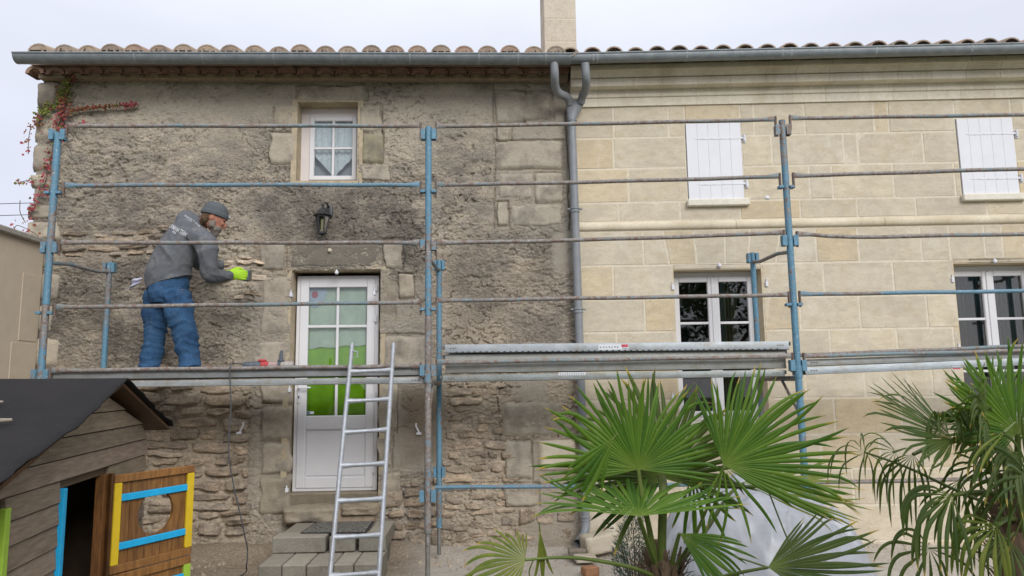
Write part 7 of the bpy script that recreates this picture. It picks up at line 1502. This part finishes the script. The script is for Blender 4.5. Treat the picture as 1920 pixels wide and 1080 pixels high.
b.nt.links.new(b.ramp(n1, [(0.3, (0.40, 0.42, 0.465)), (0.7, (0.53, 0.55, 0.60))]), p1.inputs['Base Color']); p1.inputs['Roughness'].default_value = 0.28; p1.inputs['Specular IOR Level'].default_value = 0.5; b.nt.links.new(b.bump(n1, 0.35, 0.02), p1.inputs['Normal'])
tr = b.n('ShaderNodeBsdfTransparent'); tr.inputs[0].default_value = (0.92, 0.93, 0.95, 1); tl = b.n('ShaderNodeBsdfTranslucent'); tl.inputs[0].default_value = (0.75, 0.77, 0.8, 1)
m1 = b.n('ShaderNodeMixShader'); m1.inputs[0].default_value = 0.35; b.nt.links.new(p1.outputs[0], m1.inputs[1]); b.nt.links.new(tl.outputs[0], m1.inputs[2]); m2 = b.n('ShaderNodeMixShader'); m2.inputs[0].default_value = 0.16; b.nt.links.new(m1.outputs[0], m2.inputs[1]); b.nt.links.new(tr.outputs[0], m2.inputs[2]); b.nt.links.new(m2.outputs[0], b.out.inputs[0]); M['plastic'] = b.m
keepm = ((rad[:-1, :-1]+rad[1:, 1:])/2 < 1.08)
tag(link('plastic_sheet', grid_mesh('plastic_sheet', G3.reshape(-1, 3), nu_, nv_, keepm), M['plastic']), 'crumpled translucent white plastic sheet draped over a heap behind the palm', 'plastic sheet')
mb = MB(); n = 20; hp3 = lambda a, r, z: tuple(pc+h_r*(0.70*r*cos(a))+h_f*(0.50*r*sin(a))+Vector((0, 0, z))); hv = []
for r, z in ((0.93, 0.01), (0.85, 0.30), (0.68, 0.55), (0.4, 0.70), (0.05, 0.74)): hv += [hp3(2*pi*j/n, r*(1+0.06*sin(j*2.3+z*9)), z) for j in range(n)]
mb.add(hv, [(i*n+j, i*n+(j+1) % n, (i+1)*n+(j+1) % n, (i+1)*n+j) for i in range(4) for j in range(n)]+[tuple(4*n+j for j in range(n))])
tag(mb.build('rubble_heap', simple('heap', (0.30, 0.27, 0.23), 0.95, 0.3, 9, 0.8, bdist=0.03), None, True), 'heap of material covered by the translucent plastic sheet', 'heap')

sc_ = Q(1190, 1040, 4.55); sh = thing('shrub', 'small grey green needle-leaved shrub between the palm trunk and the pale loose stone', 'shrub', (sc_.x, sc_.y, 0.0))
rg = np.random.RandomState(5); mb = MB(); top = Q(1185, 966, 4.55).z
for i in range(2600):
    z = top*rg.beta(1.6, 1.5); rr = 0.155*(1-(z/top)**2*0.65)*sqrt(rg.rand()); w = rg.uniform(0, 2*pi); o = Vector((sc_.x+rr*cos(w)+0.03*sin(z*9), sc_.y+rr*sin(w), z)); d = Vector((cos(w)*rg.uniform(.1, 1), sin(w)*rg.uniform(.1, 1), rg.uniform(.1, 1.1))).normalized(); L = rg.uniform(0.02, 0.05); s = d.orthogonal().normalized()*rg.uniform(0.002, 0.004)
    mb.add([tuple(o-s), tuple(o+s), tuple(o+d*L)], [(0, 1, 2)])
mb.build('foliage', simple('grey_green_needles', (0.055, 0.085, 0.058), 0.8, 0.45, 30, 0.0), sh, kind='stuff')
mb = MB(); 
for i in range(9):
    w = 2*pi*i/9; mb.tube([(sc_.x, sc_.y, 0.0), (sc_.x+0.03*cos(w), sc_.y+0.03*sin(w), top*0.4), (sc_.x+0.09*cos(w), sc_.y+0.09*sin(w), top*rg.uniform(.6, .85))], [0.008, 0.006, 0.003], 5)
mb.build('stem', simple('shrub_stem', (0.10, 0.075, 0.05), 0.9), sh)

cr = thing('creeper', 'creeper with red and green autumn leaves climbing the left corner of the old house', 'climbing plant', (-4.3, -0.04, 2.4))
rg = np.random.RandomState(12)
leafs = {'red': MB(), 'green': MB(), 'rust': MB()}; stems = MB()
def vine(pts, cols, dens, spread, size, yoff=-0.05):
    q = [Vector((PX(x, y), yoff+(wall_y(PX(x, y), PZ(x, y)) if -4.38 < PX(x, y) < XJ else -0.0), PZ(x, y))) for x, y in pts]; path = catmull(q, 8) if len(q) > 2 else [q[0].lerp(q[1], t) for t in np.linspace(0, 1, 12)]
    stems.tube(path, 0.0035, 5); L = sum((a-c).length for a, c in zip(path[:-1], path[1:]))
    for i in range(int(L*dens)):
        k = rg.randint(len(path)-1); o = path[k].lerp(path[k+1], rg.rand()); o = o+Vector((rg.normal(0, spread), -abs(rg.normal(0, 0.02)), rg.normal(0, spread)))
        c = cols[min(len(cols)-1, int(k/len(path)*len(cols)))]; c = c if rg.rand() < 0.8 else rg.choice(list(leafs)); s = size*rg.uniform(0.6, 1.3); d = Vector((rg.normal(0, 1), -0.5, rg.normal(-0.6, 0.7))).normalized(); sd = d.cross(Vector((rg.normal(0, .4), -1, rg.normal(0, .4)))).normalized()*s*0.45; f = Vector((0, -1, 0))*s*0.15
        leafs[c].add([tuple(o), tuple(o+d*s*0.45+sd+f), tuple(o+d*s), tuple(o+d*s*0.45-sd+f)], [(0, 1, 2), (0, 2, 3)])
vine([(150, 128), (146, 150), (132, 170), (120, 190), (100, 205), (84, 225), (76, 240)], ['rust', 'green', 'green', 'green', 'rust'], 420, 0.030, 0.032)
vine([(140, 135), (136, 165), (130, 195), (122, 225)], ['rust', 'green', 'rust', 'red'], 260, 0.030, 0.032)
vine([(140, 212), (165, 207), (200, 205), (235, 202), (262, 200)], ['rust', 'rust', 'rust', 'red'], 520, 0.012, 0.024)
vine([(124, 205), (120, 228), (108, 262), (103, 300), (98, 325), (88, 355), (75, 385), (62, 408)], ['red', 'red', 'red', 'red'], 150, 0.030, 0.032)
vine([(126, 240), (116, 280), (112, 310)], ['red', 'rust'], 60, 0.03, 0.03); vine([(172, 232), (150, 236), (130, 240)], ['red'], 60, 0.02, 0.03)
vine([(64, 240), (60, 262), (59, 292)], ['rust', 'red'], 80, 0.022, 0.03); vine([(42, 348), (52, 342), (62, 344), (75, 340)], ['rust', 'red'], 120, 0.015, 0.03); vine([(40, 440), (46, 428), (60, 432), (75, 440), (85, 448)], ['red', 'rust'], 50, 0.03, 0.034, -0.12); vine([(44, 378), (44, 400), (54, 420)], ['rust'], 5, 0.01, 0.02)
for k, c, nm in (('red', (0.30, 0.060, 0.070), 'red_leaves'), ('green', (0.15, 0.165, 0.03), 'green_leaves'), ('rust', (0.21, 0.085, 0.04), 'rust_leaves')):
    leafs[k].build(nm, simple(nm, c, 0.7, 0.35, 60, 0.0), cr, kind='stuff')
stems.build('stem', simple('creeper_stem', (0.10, 0.06, 0.045), 0.9), cr)

# ------------------------------------------------------------------ a tree in the garden behind the viewer: the window panes mirror it
tx, ty_ = 5.6, -15.0; tr_ = thing('tree', 'leafy garden tree behind the viewer, seen only as a reflection in the French window panes', 'tree', (tx, ty_, 0)); rg = np.random.RandomState(21)
mb = MB(); mb.tube([(tx, ty_, 0), (tx+.1, ty_, 1.2), (tx, ty_+.1, 2.6), (tx+.1, ty_, 4.2)], [0.22, 0.18, 0.14, 0.06], 10)
for k in range(7):
    w = 2*pi*k/7; mb.tube([(tx, ty_, 1.9+0.2*k), (tx+0.9*cos(w), ty_+0.9*sin(w), 2.9+0.25*k), (tx+1.9*cos(w), ty_+1.9*sin(w), 3.5+0.3*k)], [0.08, 0.05, 0.02], 7)
mb.build('trunk', M['fibre'], tr_, True)
cl_ = [(tx+rg.normal(0, 1.5), ty_+rg.normal(0, 1.3), rg.uniform(2.3, 5.8), rg.uniform(0.5, 1.0)) for k in range(34)]; n = 5200
c = np.array([cl_[rg.randint(34)] for k in range(n)]); o = c[:, :3]+rg.normal(0, 1, (n, 3))*c[:, 3:4]*0.42; d = rg.normal(0, 1, (n, 3)); d /= np.linalg.norm(d, axis=1)[:, None]; e = np.cross(d, rg.normal(0, 1, (n, 3))); e /= np.linalg.norm(e, axis=1)[:, None]
sz = rg.uniform(0.06, 0.13, (n, 1)); V = np.stack([o-d*sz, o+e*sz*0.5, o+d*sz, o-e*sz*0.5], 1).reshape(-1, 3); inv = np.array(WM[tr_].inverted()); V = V+inv[:3, 3]
me = bpy.data.meshes.new('crown'); me.from_pydata([tuple(v) for v in V], [], [(4*i, 4*i+1, 4*i+2, 4*i+3) for i in range(n)]); o = link('crown', me, simple('tree_leaf', (0.055, 0.095, 0.03), 0.6, 0.4, 3, 0.0), tr_); o['kind'] = 'stuff'
